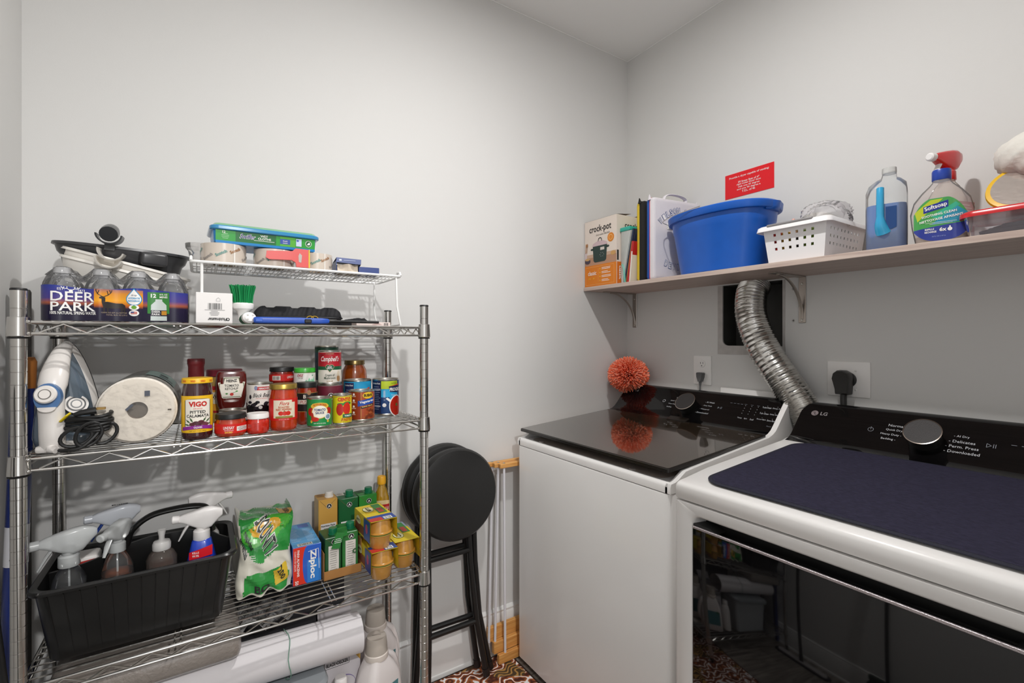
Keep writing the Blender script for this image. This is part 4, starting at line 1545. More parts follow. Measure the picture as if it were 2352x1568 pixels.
LBL = K('#2c55b4', 0.35)
lg = thing('utility_lighter', 'blue long-neck utility lighter lying at the front shelf edge', 'lighter', (0.29, 1.385, Z1), -3)
m = MB()
m.loft([[(x, a, b + 0.0105) for a, b in rrect(-0.011 * k, -0.0085 * k, 0.011 * k, 0.0085 * k, 0.004, 3)] for x, k in ((-0.172, 0.75), (-0.168, 0.95), (-0.155, 1.0), (-0.06, 1.0), (-0.045, 0.9), (-0.01, 0.95), (0.008, 0.8), (0.012, 0.55))], LBL)
m.build('handle', lg, ang=40)
MB().rbox(-0.052, -0.0125, 0.004, -0.034, 0.0, 0.015, BLACK, 0.002, 1).build('trigger', lg)
MB().tube([(0.010, 0, 0.0105), (0.03, 0, 0.0105), (0.035, 0, 0.0105), (0.150, 0.004, 0.0105)], [0.006, 0.006, 0.0042, 0.004], BLACK, 10).build('nozzle', lg)
MB().rbox(-0.168, -0.0118, 0.006, -0.152, -0.009, 0.015, K('#3a66c8', 0.3), 0.001, 1).build('fuel_window', lg)

pk = thing('fabric_pouch', 'limp black fabric pouch right of the zip case', 'pouch', (0.40, 1.50, Z1), -8)
m = MB()
def pouchf(u, v):
    x = -0.055 + 0.11 * u
    y = -0.03 + 0.06 * v
    e = max(0, min(u, 1 - u, v, 1 - v) * 5)
    e = min(1, e)
    return (x, y, 0.004 + e * (0.010 + 0.014 * u + 0.004 * math.sin(12 * u + 5 * v)))
m.grid(pouchf, 16, 10, BKF)
m.grid(lambda u, v: (-0.055 + 0.11 * u, 0.03 - 0.06 * v, 0.001), 2, 2, BKF)
m.build('body', pk, ang=80)
m = MB()
m.tube([(-0.10, -0.03, 0.004), (-0.07, -0.02, 0.006), (-0.04, -0.01, 0.010)], 0.004, BKF, 6, flat=0.4)
m.build('strap', pk)
fb = thing('flat_white_box', 'thin white card box with barcode end at the shelf front', 'box', (0.44, 1.44, Z1), -1)
MB().rbox(-0.055, -0.028, 0.0, 0.046, 0.028, 0.0115, K('#ead9d2', 0.5), 0.0008, 1).build('carton', fb)
q = Print(planemap((0.0, -0.028, 0.0058), (1, 0, 0), (0, 0, 1)))
q.bars(0.033, 0, 0.014, 0.008, BLACK, n=12)
q.lines(0.005, 0.0, 0.03, 2, 0.003, 0.0008, K('#a06a6a'))
q.build('print', fb)

# ================================================================ MIDDLE SHELF
Z2 = SH2 + 0.0012


def face(x, y):
    return math.degrees(math.atan2(-x, y))


# ---------------------------------------------------------------- steam iron standing on its heel
IW = K('#e6e1dc', 0.25, name='iron_white', coat=0.3)
IB = K('#4f74a3', 0.3, name='iron_blue')
TANK = K('#5d6a76', 0.15, name='smoky_tank', coat=0.5)
ir = thing('steam_iron', 'white and blue steam iron standing upright with its black cord wound up', 'iron', (-0.252, 1.420, Z2), -7)


def ogive(w2, h, z0=0.0, n=22, p=1.7):
    """pointed iron outline, heel at z0, tip up"""
    L = []
    for i in range(n + 1):
        t = i / n
        ww = w2 * (1 - max(0, (t - 0.08) / 0.92) ** p) ** 0.72
        if t < 0.08:
            ww = w2 * (0.90 + 0.10 * t / 0.08)
        L.append((ww, z0 + h * t))
    return [(x, z) for x, z in L] + [(-x, z) for x, z in reversed(L[:-1])]


def oring(w2, h, y, z0=0.0):
    return [(x, y, z) for x, z in ogive(w2, h, z0)]


m = MB()
m.loft([oring(0.058, 0.232, 0.052, 0.0), oring(0.060, 0.234, 0.048, 0.0), oring(0.060, 0.234, 0.044, 0.0)], K('#1a1a1c', 0.3))
m.build('soleplate', ir, ang=60)
m = MB()
m.loft([oring(0.0595, 0.233, 0.0440), oring(0.0585, 0.231, 0.030), oring(0.055, 0.226, 0.018)], IW)
m.build('skirt', ir, ang=60)
m = MB()
m.loft([oring(0.0548, 0.222, 0.019, 0.002), oring(0.050, 0.214, 0.004, 0.004), oring(0.040, 0.20, -0.008, 0.01), oring(0.020, 0.17, -0.012, 0.02)], TANK)
m.build('water_tank', ir, ang=60)
m = MB()
hp = spline([(0, 0.030, 0.226), (0, 0.004, 0.212), (0, -0.026, 0.180), (0, -0.048, 0.140), (0, -0.056, 0.105), (0, -0.052, 0.070), (0, -0.050, 0.035), (0, -0.044, 0.006)], 26)
rad = [0.010 + 0.014 * min(1, i / 9) for i in range(27)]
rad = [r_ * (1.0 if i < 12 else 0.90) for i, r_ in enumerate(rad)]
m.tube(hp, rad, IW, 18, flat=0.8)
m.build('handle', ir, ang=60)
m = MB()
m.rbox(-0.026, -0.060, 0.0, 0.026, 0.046, 0.016, IW, 0.006, 2)
m.build('heel', ir)
m = MB()
m.M = Matrix.Translation((0.0, -0.073, 0.118)) @ Matrix.Rotation(math.radians(90), 4, 'X')
m.loft([[(0.0215 * math.cos(a), 0.029 * math.sin(a), h_) for a in [2 * PI * i / 28 for i in range(28)]] for h_ in (-0.012, 0.0, 0.002)], IB)
m.build('control_pad', ir)
m = MB()
m.M = Matrix.Translation((-0.001, -0.075, 0.124)) @ Matrix.Rotation(math.radians(80), 4, 'X')
m.lathe([(0.018, 0.0), (0.0185, 0.006), (0.016, 0.009), (0.0, 0.009)], IW, 26)
m.lathe([(0.0105, 0.0088), (0.0105, 0.0096), (0.0, 0.0096)], K('#6c6864', 0.4), 24)
m.lathe([(0.0088, 0.0094), (0.0088, 0.0102), (0.0, 0.0102)], IW, 24)
m.build('steam_dial', ir)
m = MB()
m.M = Matrix.Translation((0.0, -0.0755, 0.099)) @ Matrix.Rotation(math.radians(90), 4, 'X')
m.loft([[(0.0145 * math.cos(a), 0.010 * math.sin(a) - 0.001, h_) for a in [PI + PI * i / 14 for i in range(15)]] for h_ in (-0.004, 0.003)], IW)
m.build('steam_button', ir)
m = MB()
m.ball((0.004, -0.043, 0.172), 0.008, K('#23352c', 0.2), 14, 8, 0.6)
m.build('fill_hole', ir)
m = MB()
m.M = Matrix.Translation((0.028, -0.013, 0.095)) @ Matrix.Rotation(math.radians(62), 4, 'X') @ Matrix.Rotation(math.radians(25), 4, 'Y')
for r_, c_ in ((0.021, IW), (0.0165, K('#4a4a4c', 0.4)), (0.0135, IW), (0.010, K('#77787a', 0.4)), (0.0075, IW)):
    m.lathe([(r_, 0.0), (r_, 0.002 + (0.021 - r_) * 0.12), (0, 0.002 + (0.021 - r_) * 0.12)], c_, 28)
m.build('thermostat_dial', ir)
BC = K('#141414', 0.5)
m = MB()
rr = random.Random(3)
for k in range(8):
    a0 = rr.uniform(0, 6)
    pts = []
    for i in range(26):
        a = a0 + 2 * PI * i / 26
        rx_, ry_ = 0.066 + rr.uniform(-0.001, 0.001) + 0.002 * (k % 3), 0.034 + 0.002 * (k % 3)
        pts.append((0.030 + rx_ * math.cos(a), -0.020 + ry_ * math.sin(a) - 0.45 * rx_ * math.cos(a), 0.062 + 0.0042 * (k - 4) + 0.004 * math.sin(a * 2 + k)))
    m.tube(pts, 0.0036, BC, 7, closed=True)
for (x0, z0, rx_, rz_, yy) in ((0.066, 0.036, 0.020, 0.025, -0.072), (0.090, 0.034, 0.018, 0.022, -0.058), (0.045, 0.032, 0.024, 0.020, -0.070)):
    m.tube([(x0 + rx_ * math.cos(a) + 0.006 * math.sin(a), yy + 0.006 * math.cos(a), z0 + rz_ * math.sin(a)) for a in [2 * PI * i / 22 for i in range(22)]], 0.0036, BC, 7, closed=True)
m.tube(spline([(0.006, -0.058, 0.006), (0.030, -0.074, 0.006), (0.055, -0.076, 0.010), (0.075, -0.068, 0.030), (0.085, -0.055, 0.05)], 16), 0.0036, BC, 7)
m.build('cord', ir)
m = MB()
m.tube([(0.040, -0.064, 0.078), (0.052, -0.066, 0.082), (0.075, -0.060, 0.085)], [0.0045, 0.006, 0.0075], BC, 10)
m.box(0.075, -0.063, 0.086, 0.090, -0.0615, 0.091, K('#c9a668', 0.3, 0.9))
m.box(0.075, -0.056, 0.086, 0.090, -0.0545, 0.091, K('#c9a668', 0.3, 0.9))
m.build('cord_plug', ir)
m = MB()
m.tube([(0.018, -0.064, 0.066), (0.030, -0.070, 0.078), (0.034, -0.066, 0.082)], 0.0042, K('#e2c81c', 0.5), 8, flat=0.5)
m.build('cord_tie', ir)
MB().tube([(0.0, -0.050, 0.012), (0.004, -0.064, 0.008), (0.012, -0.070, 0.006)], [0.011, 0.009, 0.0055], IW, 12).build('cord_guard', ir)

# ---------------------------------------------------------------- wrapped paper towel roll
pt = thing('paper_towel_roll', 'white paper towel roll in clear wrap lying on its side', 'paper towels', (-0.1165, 1.372, Z2 + 0.0765))
PAPER = K('#ebe4da', 0.85, bump=0.35, bscale=90)
m = MB()
m.M = Matrix.Rotation(math.radians(-90), 4, 'X') @ Matrix.Rotation(0.2, 4, 'Z')
m.lathe([(0.019, 0.002), (0.055, 0.0), (0.070, 0.001), (0.0745, 0.006), (0.0745, 0.27), (0.07, 0.275), (0.019, 0.275)], PAPER, 44, cap=False)
m.build('roll', pt)
m = MB()
m.M = Matrix.Rotation(math.radians(-90), 4, 'X')
m.lathe([(0.0185, 0.02), (0.019, 0.003), (0.0195, 0.003), (0.0195, 0.273)], K('#8b7d70', 0.8), 24, cap=False)
m.lathe([(0.0185, 0.02), (0.0, 0.02)], K('#6e655d', 0.8), 24, cap=False)
m.build('core', pt)
m = MB()
m.M = Matrix.Rotation(math.radians(-90), 4, 'X')
def wrapf(u, v):
    a = 2 * PI * u
    r = 0.0755 * v
    if v < 0.25:
        r = 0.0755 * 0.25 * v / 0.25
    return (r * math.cos(a), r * math.sin(a), -0.002 - 0.0010 * math.sin(a * 11 + 9 * v) * (1 - v) * v * 3 + (0.010 if v > 0.99 else 0))
m.grid(wrapf, 66, 10, film('#f5f2ec', 0.10, 0.05, 0.2, 'wrap_clear', bump=0.5, bscale=80))
m.lathe([(0.0758, 0.008), (0.0762, 0.02), (0.0762, 0.26), (0.073, 0.278)], film('#eef2f0', 0.10, 0.2, 0.12, 'wrap_side', bump=0.8, bscale=40), 44, cap=False)
m.build('wrap', pt)
q = Print(lambda x, y, o: (x, -0.0035 - o * 3, y), base=0.0006)
DK = K('#4f545f', 0.6)
q.rect(0.013, 0.032, 0.023, 0.044, DK)
q.poly([(-0.022, 0.004), (-0.010, 0.016), (-0.006, 0.013), (-0.018, 0.0)], DK)
q.rect(0.056, -0.003, 0.063, -0.0005, K('#3a2d26'))
q.build('wrap_print', pt)
q = Print(lambda x, y, o: ((0.0766 + o) * math.sin(x), 0.02 + y, (0.0766 + o) * math.cos(x)), cols=0.08)
q.rect(0.1, 0.06, 1.0, 0.22, K('#9bb5ae', 0.4))
q.rect(0.45, 0.08, 0.9, 0.10, K('#4b5a5c', 0.4), 1)
q.rect(0.45, 0.12, 0.7, 0.16, K('#4b5a5c', 0.4), 1)
q.build('side_print', pt)


# ---------------------------------------------------------------- tins and jars
def can(name, label, x, y, z, R, H, turn, draw=None, base='#e8e4dc', lab=(0.05, 0.955), lid='steel'):
    t = thing(name, label, 'can', (x, y, z), face(x, y) + turn)
    m = MB()
    m.lathe([(R * 0.94, 0.003), (R * 0.97, 0.0), (R, 0.001), (R, 0.0035), (R * 0.985, 0.0045), (R * 0.985, H - 0.0045), (R, H - 0.0035), (R, H - 0.0006), (R * 0.97, H), (R * 0.945, H - 0.0006), (R * 0.94, H - 0.004), (R * 0.6, H - 0.004), (R * 0.58, H - 0.0034), (0.0, H - 0.0034)], STEEL, 40)
    m.build('tin', t)
    q = Print(cylmap(R * 0.99), cols=0.003)
    w2 = PI * R * 0.99
    q.strip(-w2, w2, lambda x_: H * lab[1], lambda x_: H * lab[0], K(base, 0.35))
    if draw:
        draw(q, R, H)
    q.build('label', t)
    return t


def jar(name, label, x, y, z, R, H, turn, content, lidc, draw=None, neck=0.86, lidh=0.013, lidr=0.95, shoulder=0.83, cat='jar', bm=0.0, oval=1.0):
    t = thing(name, label, cat, (x, y, z), face(x, y) + turn)
    zl = H - lidh
    m = MB()
    m.lathe([(R * 0.90, 0.0), (R * 0.97, 0.003), (R, 0.010), (R, zl * shoulder * 0.88), (R * 0.985, zl * shoulder * 0.95), (R * 0.93, zl * (shoulder + 1) / 2), (R * neck, zl - 0.002), (R * neck, zl + 0.002)], content, 40, sy=oval)
    m.build('glass', t)
    m = MB()
    lr = R * lidr
    m.lathe([(lr, zl), (lr * 1.015, zl + 0.001), (lr * 1.01, zl + 0.003), (lr, zl + 0.004), (lr, H - 0.002), (lr * 0.97, H), (lr * 0.9, H - 0.0005), (0, H - 0.0005)], lidc, 40, sy=oval)
    t_lid = m.build('lid', t)
    if draw:
        q = Print(cylmap(R), cols=0.003)
        draw(q, R, H)
        q.build('label', t)
    return t


YEL = K('#eebb1e', 0.4)
GLD = K('#b79a4a', 0.3, 0.8)
OLV = K('#3a1518', 0.12, coat=1.0, var=0.7, vscale=70, name='olive_brine')
REDW = K('#b5281c', 0.3)
VR = K('#c4271d', 0.4)


def d_vigo(q, R, H):
    y0, y1 = 0.017, 0.104
    q.strip(-0.078, 0.078, lambda x: y1, lambda x: y0, YEL)
    cr = K('#efe9dc', 0.45)
    def arch(k):
        return lambda x: min(0.097 - k, 0.083 + 0.014 * math.sqrt(max(0, 1 - (x / 0.034) ** 4)))
    q.strip(-0.0285, 0.0285, arch(-0.0012), lambda x: 0.026, K('#2e2419'), 1)
    q.strip(-0.0265, 0.0265, arch(0.0012), lambda x: 0.027, cr, 2)
    q.text('VIGO', 0.0, 0.0845, 0.0125, VR, wd=0.037, bold=0.045, L=3)
    q.text('IMPORTED', 0.0, 0.0735, 0.0032, VR, wd=0.018, L=3)
    q.text('PITTED', 0.0, 0.0658, 0.0068, BLACK, wd=0.031, bold=0.02, L=3)
    q.text('CALAMATA', 0.0, 0.0568, 0.0068, BLACK, wd=0.046, bold=0.02, L=3)
    lf = K('#3e5a33')
    for a, b, s_ in ((-0.020, 0.044, 40), (0.021, 0.045, -40), (-0.013, 0.047, 60), (0.013, 0.047, -55), (-0.022, 0.036, 15), (0.022, 0.036, -15)):
        ca, sa = math.cos(math.radians(s_)), math.sin(math.radians(s_))
        q.poly([(a - 0.008 * ca, b + 0.008 * sa), (a + 0.002 * sa, b + 0.002 * ca), (a + 0.008 * ca, b - 0.008 * sa), (a - 0.002 * sa, b - 0.002 * ca)], lf, 3)
    for i, (a, b) in enumerate(((-0.011, 0.037), (0.001, 0.036), (0.011, 0.038), (0.006, 0.042), (-0.004, 0.040), (0.016, 0.036))):
        q.ell(a, b, 0.0062, 0.0042, K(('#5b2a33', '#4a1f2a', '#6e3a44')[i % 3], 0.3), 4 + i % 2)
    q.strip(-0.034, 0.034, lambda x: 0.0315 + 0.0025 * math.cos(x * 60), lambda x: 0.0235 + 0.0025 * math.cos(x * 60), K('#8a2a90'), 6)
    q.text('OLIVES', 0.0, 0.0295, 0.0042, W_, wd=0.016, bold=0.02, L=7)
    q.text('NET WT 7 OZ (198 g)', 0.0, 0.0205, 0.003, K('#5a4a1a'), wd=0.034, L=2)


jv = jar('olive_jar', 'tall jar of pitted olives with yellow lid and yellow label, front row', -0.003, 1.384, Z2, 0.0318, 0.145, 2, OLV, YEL, d_vigo, neck=0.88, lidh=0.012, lidr=1.0, shoulder=0.86)
q = Print(cylmap(0.0322))
for a in (-0.03, -0.01, 0.01, 0.03):
    q.text('VIGO', a, 0.139, 0.0042, VR, wd=0.010, bold=0.03)
q.build('lid_print', [c for c in jv.children if c.name.startswith('lid')][0])

sb_ = thing('sauce_bottle', 'dark sauce bottle with tall maroon cap behind the olive jar', 'bottle', (-0.006, 1.515, Z2))
m = MB()
m.lathe([(0.028, 0.0), (0.031, 0.004), (0.031, 0.085), (0.026, 0.105), (0.018, 0.120), (0.0165, 0.137)], K('#2b100c', 0.12, coat=1.0), 32)
m.build('glass', sb_)
m = MB()
m.lathe([(0.0178, 0.133), (0.0182, 0.137), (0.018, 0.165), (0.0192, 0.171), (0.0200, 0.174), (0.0200, 0.184), (0.0188, 0.1865), (0.0, 0.1865)], K('#6d1a20', 0.35, var=0.25, vscale=60), 30)
m.build('cap', sb_)

# tall mustard jar with maroon lid
def d_must(q, R, H):
    q.strip(-0.12, 0.12, lambda x: 0.105, lambda x: 0.03, K('#b3242b', 0.35))
    q.strip(-0.05, -0.012, lambda x: 0.100 + 0.2 * x, lambda x: 0.036, K('#e9a23b', 0.35), 1)
    q.strip(-0.046, -0.014, lambda x: 0.094 + 0.2 * x, lambda x: 0.055, K('#ead9c0', 0.35), 2)
    q.text('Ny', -0.03, 0.075, 0.014, BLACK, L=3, bold=0.01, shear=0.3)
jar('mustard_jar', 'wide yellow-brown jar with maroon lid behind the ketchup bottle', 0.063, 1.626, Z2, 0.0455, 0.150, 4, K('#b58f4d', 0.2, coat=0.8), K('#7a1c2c', 0.35), d_must, neck=0.92, lidh=0.018, lidr=1.0, shoulder=0.9)

# upside-down ketchup bottle
hk = thing('ketchup_bottle', 'ketchup bottle standing on its cap with keystone label', 'bottle', (0.076, 1.545, Z2), face(0.076, 1.545) + 2)
KET = K('#5e1712', 0.12, coat=1.0, name='ketchup')
m = MB()
def hr(w2, d2, z):
    return [(x, y, z) for x, y in rrect(-w2, -d2, w2, d2, min(d2, w2) * 0.7, 6)]
m.loft([hr(0.018, 0.016, 0.020), hr(0.024, 0.019, 0.032), hr(0.0335, 0.023, 0.055), hr(0.0365, 0.024, 0.08), hr(0.0375, 0.0245, 0.125), hr(0.0362, 0.024, 0.140), hr(0.033, 0.022, 0.1475), hr(0.028, 0.018, 0.149)], KET)
m.build('body', hk, ang=50)
MB().lathe([(0.024, 0.0), (0.025, 0.003), (0.022, 0.020), (0.018, 0.022), (0, 0.022)], K('#efefef', 0.3), 28).build('cap', hk)
q = Print(lambda x, y, o: (x, -0.0245 + 3.2 * x * x - o, y), cols=0.003, base=0.0009)
CRM = K('#efe8da', 0.45)
keyo = [(-0.020, 0.133), (0, 0.1355), (0.020, 0.133), (0.0225, 0.121), (0.033, 0.120), (0.0225, 0.075), (-0.0225, 0.075), (-0.033, 0.120), (-0.0225, 0.121)]
def keyf(k, c, L):
    def top(x):
        a = abs(x)
        return (0.1345 - k) if a < 0.0205 - k * 0.5 else (0.1195 - k)
    def bot(x):
        a = abs(x)
        return 0.076 + k if a < 0.0225 else 0.076 + k + (a - 0.0225) * 4.3
    q.strip(-0.032 + k, 0.032 - k, top, bot, c, L)
keyf(0.0, CRM, 0)
keyf(0.0022, K('#5d6a45'), 1)
keyf(0.0040, CRM, 2)
q.text('HEINZ', 0.0, 0.1235, 0.0075, BLACK, wd=0.0255, bold=0.03, L=3, arc=-0.0012)
q.text('TOMATO', 0.0, 0.1105, 0.0068, BLACK, wd=0.034, bold=0.01, L=3)
q.text('KETCHUP', 0.0, 0.1020, 0.0062, BLACK, wd=0.031, bold=0.01, L=3)
q.ell(0.0, 0.0865, 0.0045, 0.0042, K('#c8281d'), 3)
q.line([(0.002, 0.090), (0.008, 0.092), (0.013, 0.094)], 0.001, K('#3c7a33'), 3)
q.ell(0.012, 0.0945, 0.003, 0.0015, K('#3c8a33'), 3)
q.ell(-0.012, 0.0885, 0.003, 0.002, K('#3c8a33'), 3)
q.build('label', hk)


def d_red(q, R, H):
    q.strip(-0.03, 0.03, lambda x: H * 0.42, lambda x: H * 0.2, K('#cc2a24'), 1)
can('short_tin', 'short white tin with red print between ketchup bottle and pepper jar', 0.075, 1.452, Z2, 0.0322, 0.054, 0, lambda q, R, H: (q.strip(-0.02, 0.02, lambda x: 0.043 - 3 * x * x, lambda x: 0.030, K('#c8322b'), 1), q.text('Amore', 0, 0.037, 0.004, W_), q.lines(-0.032, 0.035, 0.012, 3, 0.004, 0.0012, K('#c8322b'))))

PEP = K('#b3330f', 0.15, coat=1.0, var=0.5, vscale=55, name='red_peppers')
PEP2 = K('#bd2411', 0.15, coat=1.0, var=0.6, vscale=110, name='diced_pimiento')


def d_lind(q, R, H):
    rd = K('#cf2019', 0.35)
    q.strip(-0.07, 0.07, lambda x: 0.0305 - 0.0035 * math.cos(x * 25) + 0.004, lambda x: 0.0085, rd)
    q.text('LINDSAY', -0.007, 0.0225, 0.0070, W_, wd=0.023, bold=0.015)
    q.text('PIMIENTOS', -0.007, 0.0160, 0.0026, W_, wd=0.019)
    q.text('DICED', -0.007, 0.0115, 0.0035, K('#efd35a'), wd=0.016, bold=0.03)
    q.rect(0.010, 0.0135, 0.040, 0.0245, K('#f0e6e0'), 1)
    q.lines(0.025, 0.019, 0.028, 4, 0.0024, 0.0008, K('#5a2a2a'), L=2)
jar('pepper_jar', 'squat jar of diced red peppers with black lid, front row', 0.067, 1.380, Z2, 0.0350, 0.054, 4, PEP, BLACK, d_lind, neck=0.90, lidh=0.012, lidr=0.955, shoulder=0.72)
jar('pepper_jar', 'small jar of diced red peppers with white lid, front row', 0.126, 1.376, Z2, 0.0262, 0.050, 0, PEP2, K('#e9e6e2', 0.35), None, neck=0.88, lidh=0.013, lidr=0.97, shoulder=0.78)

can('short_tin', 'short plain white tin beneath the black bean can', 0.141, 1.482, Z2, 0.0331, 0.038, 0, lambda q, R, H: q.lines(0, 0.02, 0.02, 2, 0.004, 0.001, K('#b03a33')))


def d_bean(q, R, H):
    q.strip(-0.016, 0.022, lambda x: 0.071, lambda x: 0.062, K('#c3272b'), 1)
    q.text('HANOVER', 0.007, 0.0665, 0.005, W_, wd=0.026, bold=0.03)
    q.ell(-0.013, 0.068, 0.004, 0.006, K('#8d94b4'), 2)
    q.text('Black Beans', 0.004, 0.0485, 0.0105, BLACK, wd=0.046, shear=0.3, bold=0.005)
    q.text('FRIJOLES NEGROS', 0.0, 0.0395, 0.0026, VR, wd=0.026)
    rr = random.Random(4)
    bk = (K('#17151a', 0.2), K('#2b272e', 0.2), K('#0d0c10', 0.2))
    q.strip(-0.06, 0.06, lambda x: 0.018, lambda x: 0.004, bk[2], 1)
    for i in range(46):
        q.ell(rr.uniform(-0.05, 0.05), rr.uniform(0.010, 0.031), 0.0055, 0.0038, bk[i % 3], 2 + i % 4, 8)
    q.ell(-0.028, 0.044, 0.0035, 0.006, bk[1], 2)
    q.ell(-0.002, 0.016, 0.0045, 0.0045, K('#d8d4d0'), 7)
can('bean_can', 'white black-bean can standing on a short white tin', 0.141, 1.482, Z2 + 0.0382, 0.0325, 0.080, 6, d_bean, '#e7e1da')


def d_flora(q, R, H):
    q.strip(-0.085, 0.085, lambda x: 0.083, lambda x: 0.027, K('#cc1f1d', 0.35))
    q.strip(-0.026, 0.029, lambda x: 0.0795, lambda x: 0.033, K('#e3d6bf', 0.4), 1)
    q.rect(0.020, 0.0735, 0.032, 0.0815, K('#c82620'), 2)
    q.text('Flora', 0.002, 0.0715, 0.0095, K('#c03a2c'), wd=0.022, L=3, shear=0.3, bold=0.01)
    q.text('ROASTED', 0.0, 0.0615, 0.0052, K('#b8552c'), wd=0.025, bold=0.025, L=3)
    q.text('RED PEPPERS', 0.0, 0.0552, 0.0052, K('#b8552c'), wd=0.037, bold=0.025, L=3)
    for a in (-0.007, 0.002, 0.010):
        q.ell(a, 0.0455, 0.0062, 0.0055, K('#cb2a1c', 0.25), 3)
    q.line([(-0.001, 0.049), (0.002, 0.053)], 0.0012, K('#4d7a2c'), 4)
    q.strip(-0.020, 0.022, lambda x: 0.0385 - 2 * x * x, lambda x: 0.0335 - 2 * x * x, K('#8d8038'), 4)
    q.text('NET WT 12 OZ (340g)', 0.0, 0.0295, 0.0022, W_, wd=0.024, L=2)
jar('pepper_jar', 'roasted red pepper jar with gold lid and red framed label', 0.188, 1.394, Z2, 0.0342, 0.120, 2, PEP, GLD, d_flora, neck=0.90, lidh=0.013, lidr=0.975, shoulder=0.84)

PIZ = K('#9a2d10', 0.15, coat=1.0, var=0.3, vscale=40)
def d_pizza(q, R, H):
    q.strip(-0.075, 0.075, lambda x: 0.088, lambda x: 0.036, K('#211c1b', 0.4))
    q.strip(-0.075, 0.075, lambda x: 0.0885, lambda x: 0.0870, K('#b58a4a', 0.4), 1)
    q.strip(-0.075, 0.075, lambda x: 0.0372, lambda x: 0.0358, K('#b58a4a', 0.4), 1)
    q.strip(-0.075, 0.075, lambda x: 0.069, lambda x: 0.057, K('#e5dccd', 0.4), 1)
    q.text('PIZZA', 0.0, 0.063, 0.008, K('#a8272a'), wd=0.028, shear=0.25)
    q.text('B', -0.003, 0.078, 0.010, K('#e5dccd'), bold=0.03)
    q.ell(0.008, 0.089, 0.005, 0.007, K('#a97c55'), 3)
jar('sauce_jar', 'pizza sauce jar with black lid and black banded label', 0.256, 1.452, Z2, 0.0282, 0.116, -4, PIZ, BLACK, d_pizza, neck=0.9, lidh=0.014, lidr=0.98, shoulder=0.85)

can('plain_tin', 'plain steel tin hidden under the upper red pepper jar', 0.206, 1.558, Z2, 0.034, 0.105, 0, None, '#b9b2a8')
def d_lind2(q, R, H):
    q.strip(-0.05, 0.05, lambda x: 0.030, lambda x: 0.0115, K('#c8201c', 0.35))
    q.rect(-0.027, 0.0135, -0.0035, 0.0265, K('#e9ded4'), 1)
    q.bars(-0.0155, 0.020, 0.019, 0.010, K('#3a3030'), n=14)
    q.text('LINDSAY', 0.026, 0.022, 0.007, W_, wd=0.024, bold=0.015)
jar('pepper_jar', 'squat red pepper jar with black lid, stacked up in the back row', 0.206, 1.558, Z2 + 0.1052, 0.0342, 0.050, 0, K('#7d1a12', 0.15, coat=1.0), BLACK, d_lind2, neck=0.90, lidh=0.012, lidr=0.965, shoulder=0.75)

jar('olive_jar', 'olive-green jar beneath the jar with bright green lid', 0.262, 1.516, Z2, 0.0325, 0.106, 0, K('#8d8436', 0.2, coat=1.0, var=0.3, vscale=50), K('#6b6a66', 0.3, 0.6), None, neck=0.9)
def d_green(q, R, H):
    q.strip(-0.07, 0.07, lambda x: 0.033, lambda x: 0.004, K('#ebe9e2', 0.35))
    q.text('DEZ', -0.014, 0.0265, 0.0068, K('#a8243a'), wd=0.016, bold=0.03, shear=0.2)
    q.text('Verde', -0.014, 0.0195, 0.004, K('#7a4a3a'), wd=0.014, shear=0.3)
    gl = K('#8cc9a6')
    for a, h_ in ((0.002, 0.008), (0.010, 0.014), (0.018, 0.011), (0.024, 0.016)):
        q.poly([(a - 0.006, 0.006), (a, 0.006 + h_), (a + 0.006, 0.006)], gl, 2)
    q.ell(0.020, 0.026, 0.002, 0.002, K('#5aa37e'), 2)
jar('salsa_jar', 'small jar with bright green lid and white label, stacked on another jar', 0.262, 1.516, Z2 + 0.1062, 0.0296, 0.047, 4, K('#c9c5a0', 0.2, coat=0.8), K('#3fae3a', 0.3, coat=0.4), d_green, neck=0.92, lidh=0.0125, lidr=0.99, shoulder=0.9)


def d_kid(q, R, H):
    q.strip(-0.11, 0.11, lambda x: H * 0.95, lambda x: H * 0.68, K('#6e2234', 0.4), 1)
    q.ell(0.002, 0.071, 0.0085, 0.0085, W_, 2)
    q.ell(0.002, 0.071, 0.0072, 0.0072, BLACK, 3)
    q.text('P', 0.002, 0.0712, 0.0072, W_, bold=0.05, L=4)
    q.text('LIGHT RED', 0.003, 0.0555, 0.0060, K('#6a4a4a'), wd=0.040)
    q.text('KIDNEY BEANS', 0.003, 0.0455, 0.0060, K('#6a4a4a'), wd=0.044)
can('bean_can', 'white and maroon kidney bean can under the soup can', 0.330, 1.502, Z2, 0.0361, 0.1055, 2, d_kid, '#dcd5cc')


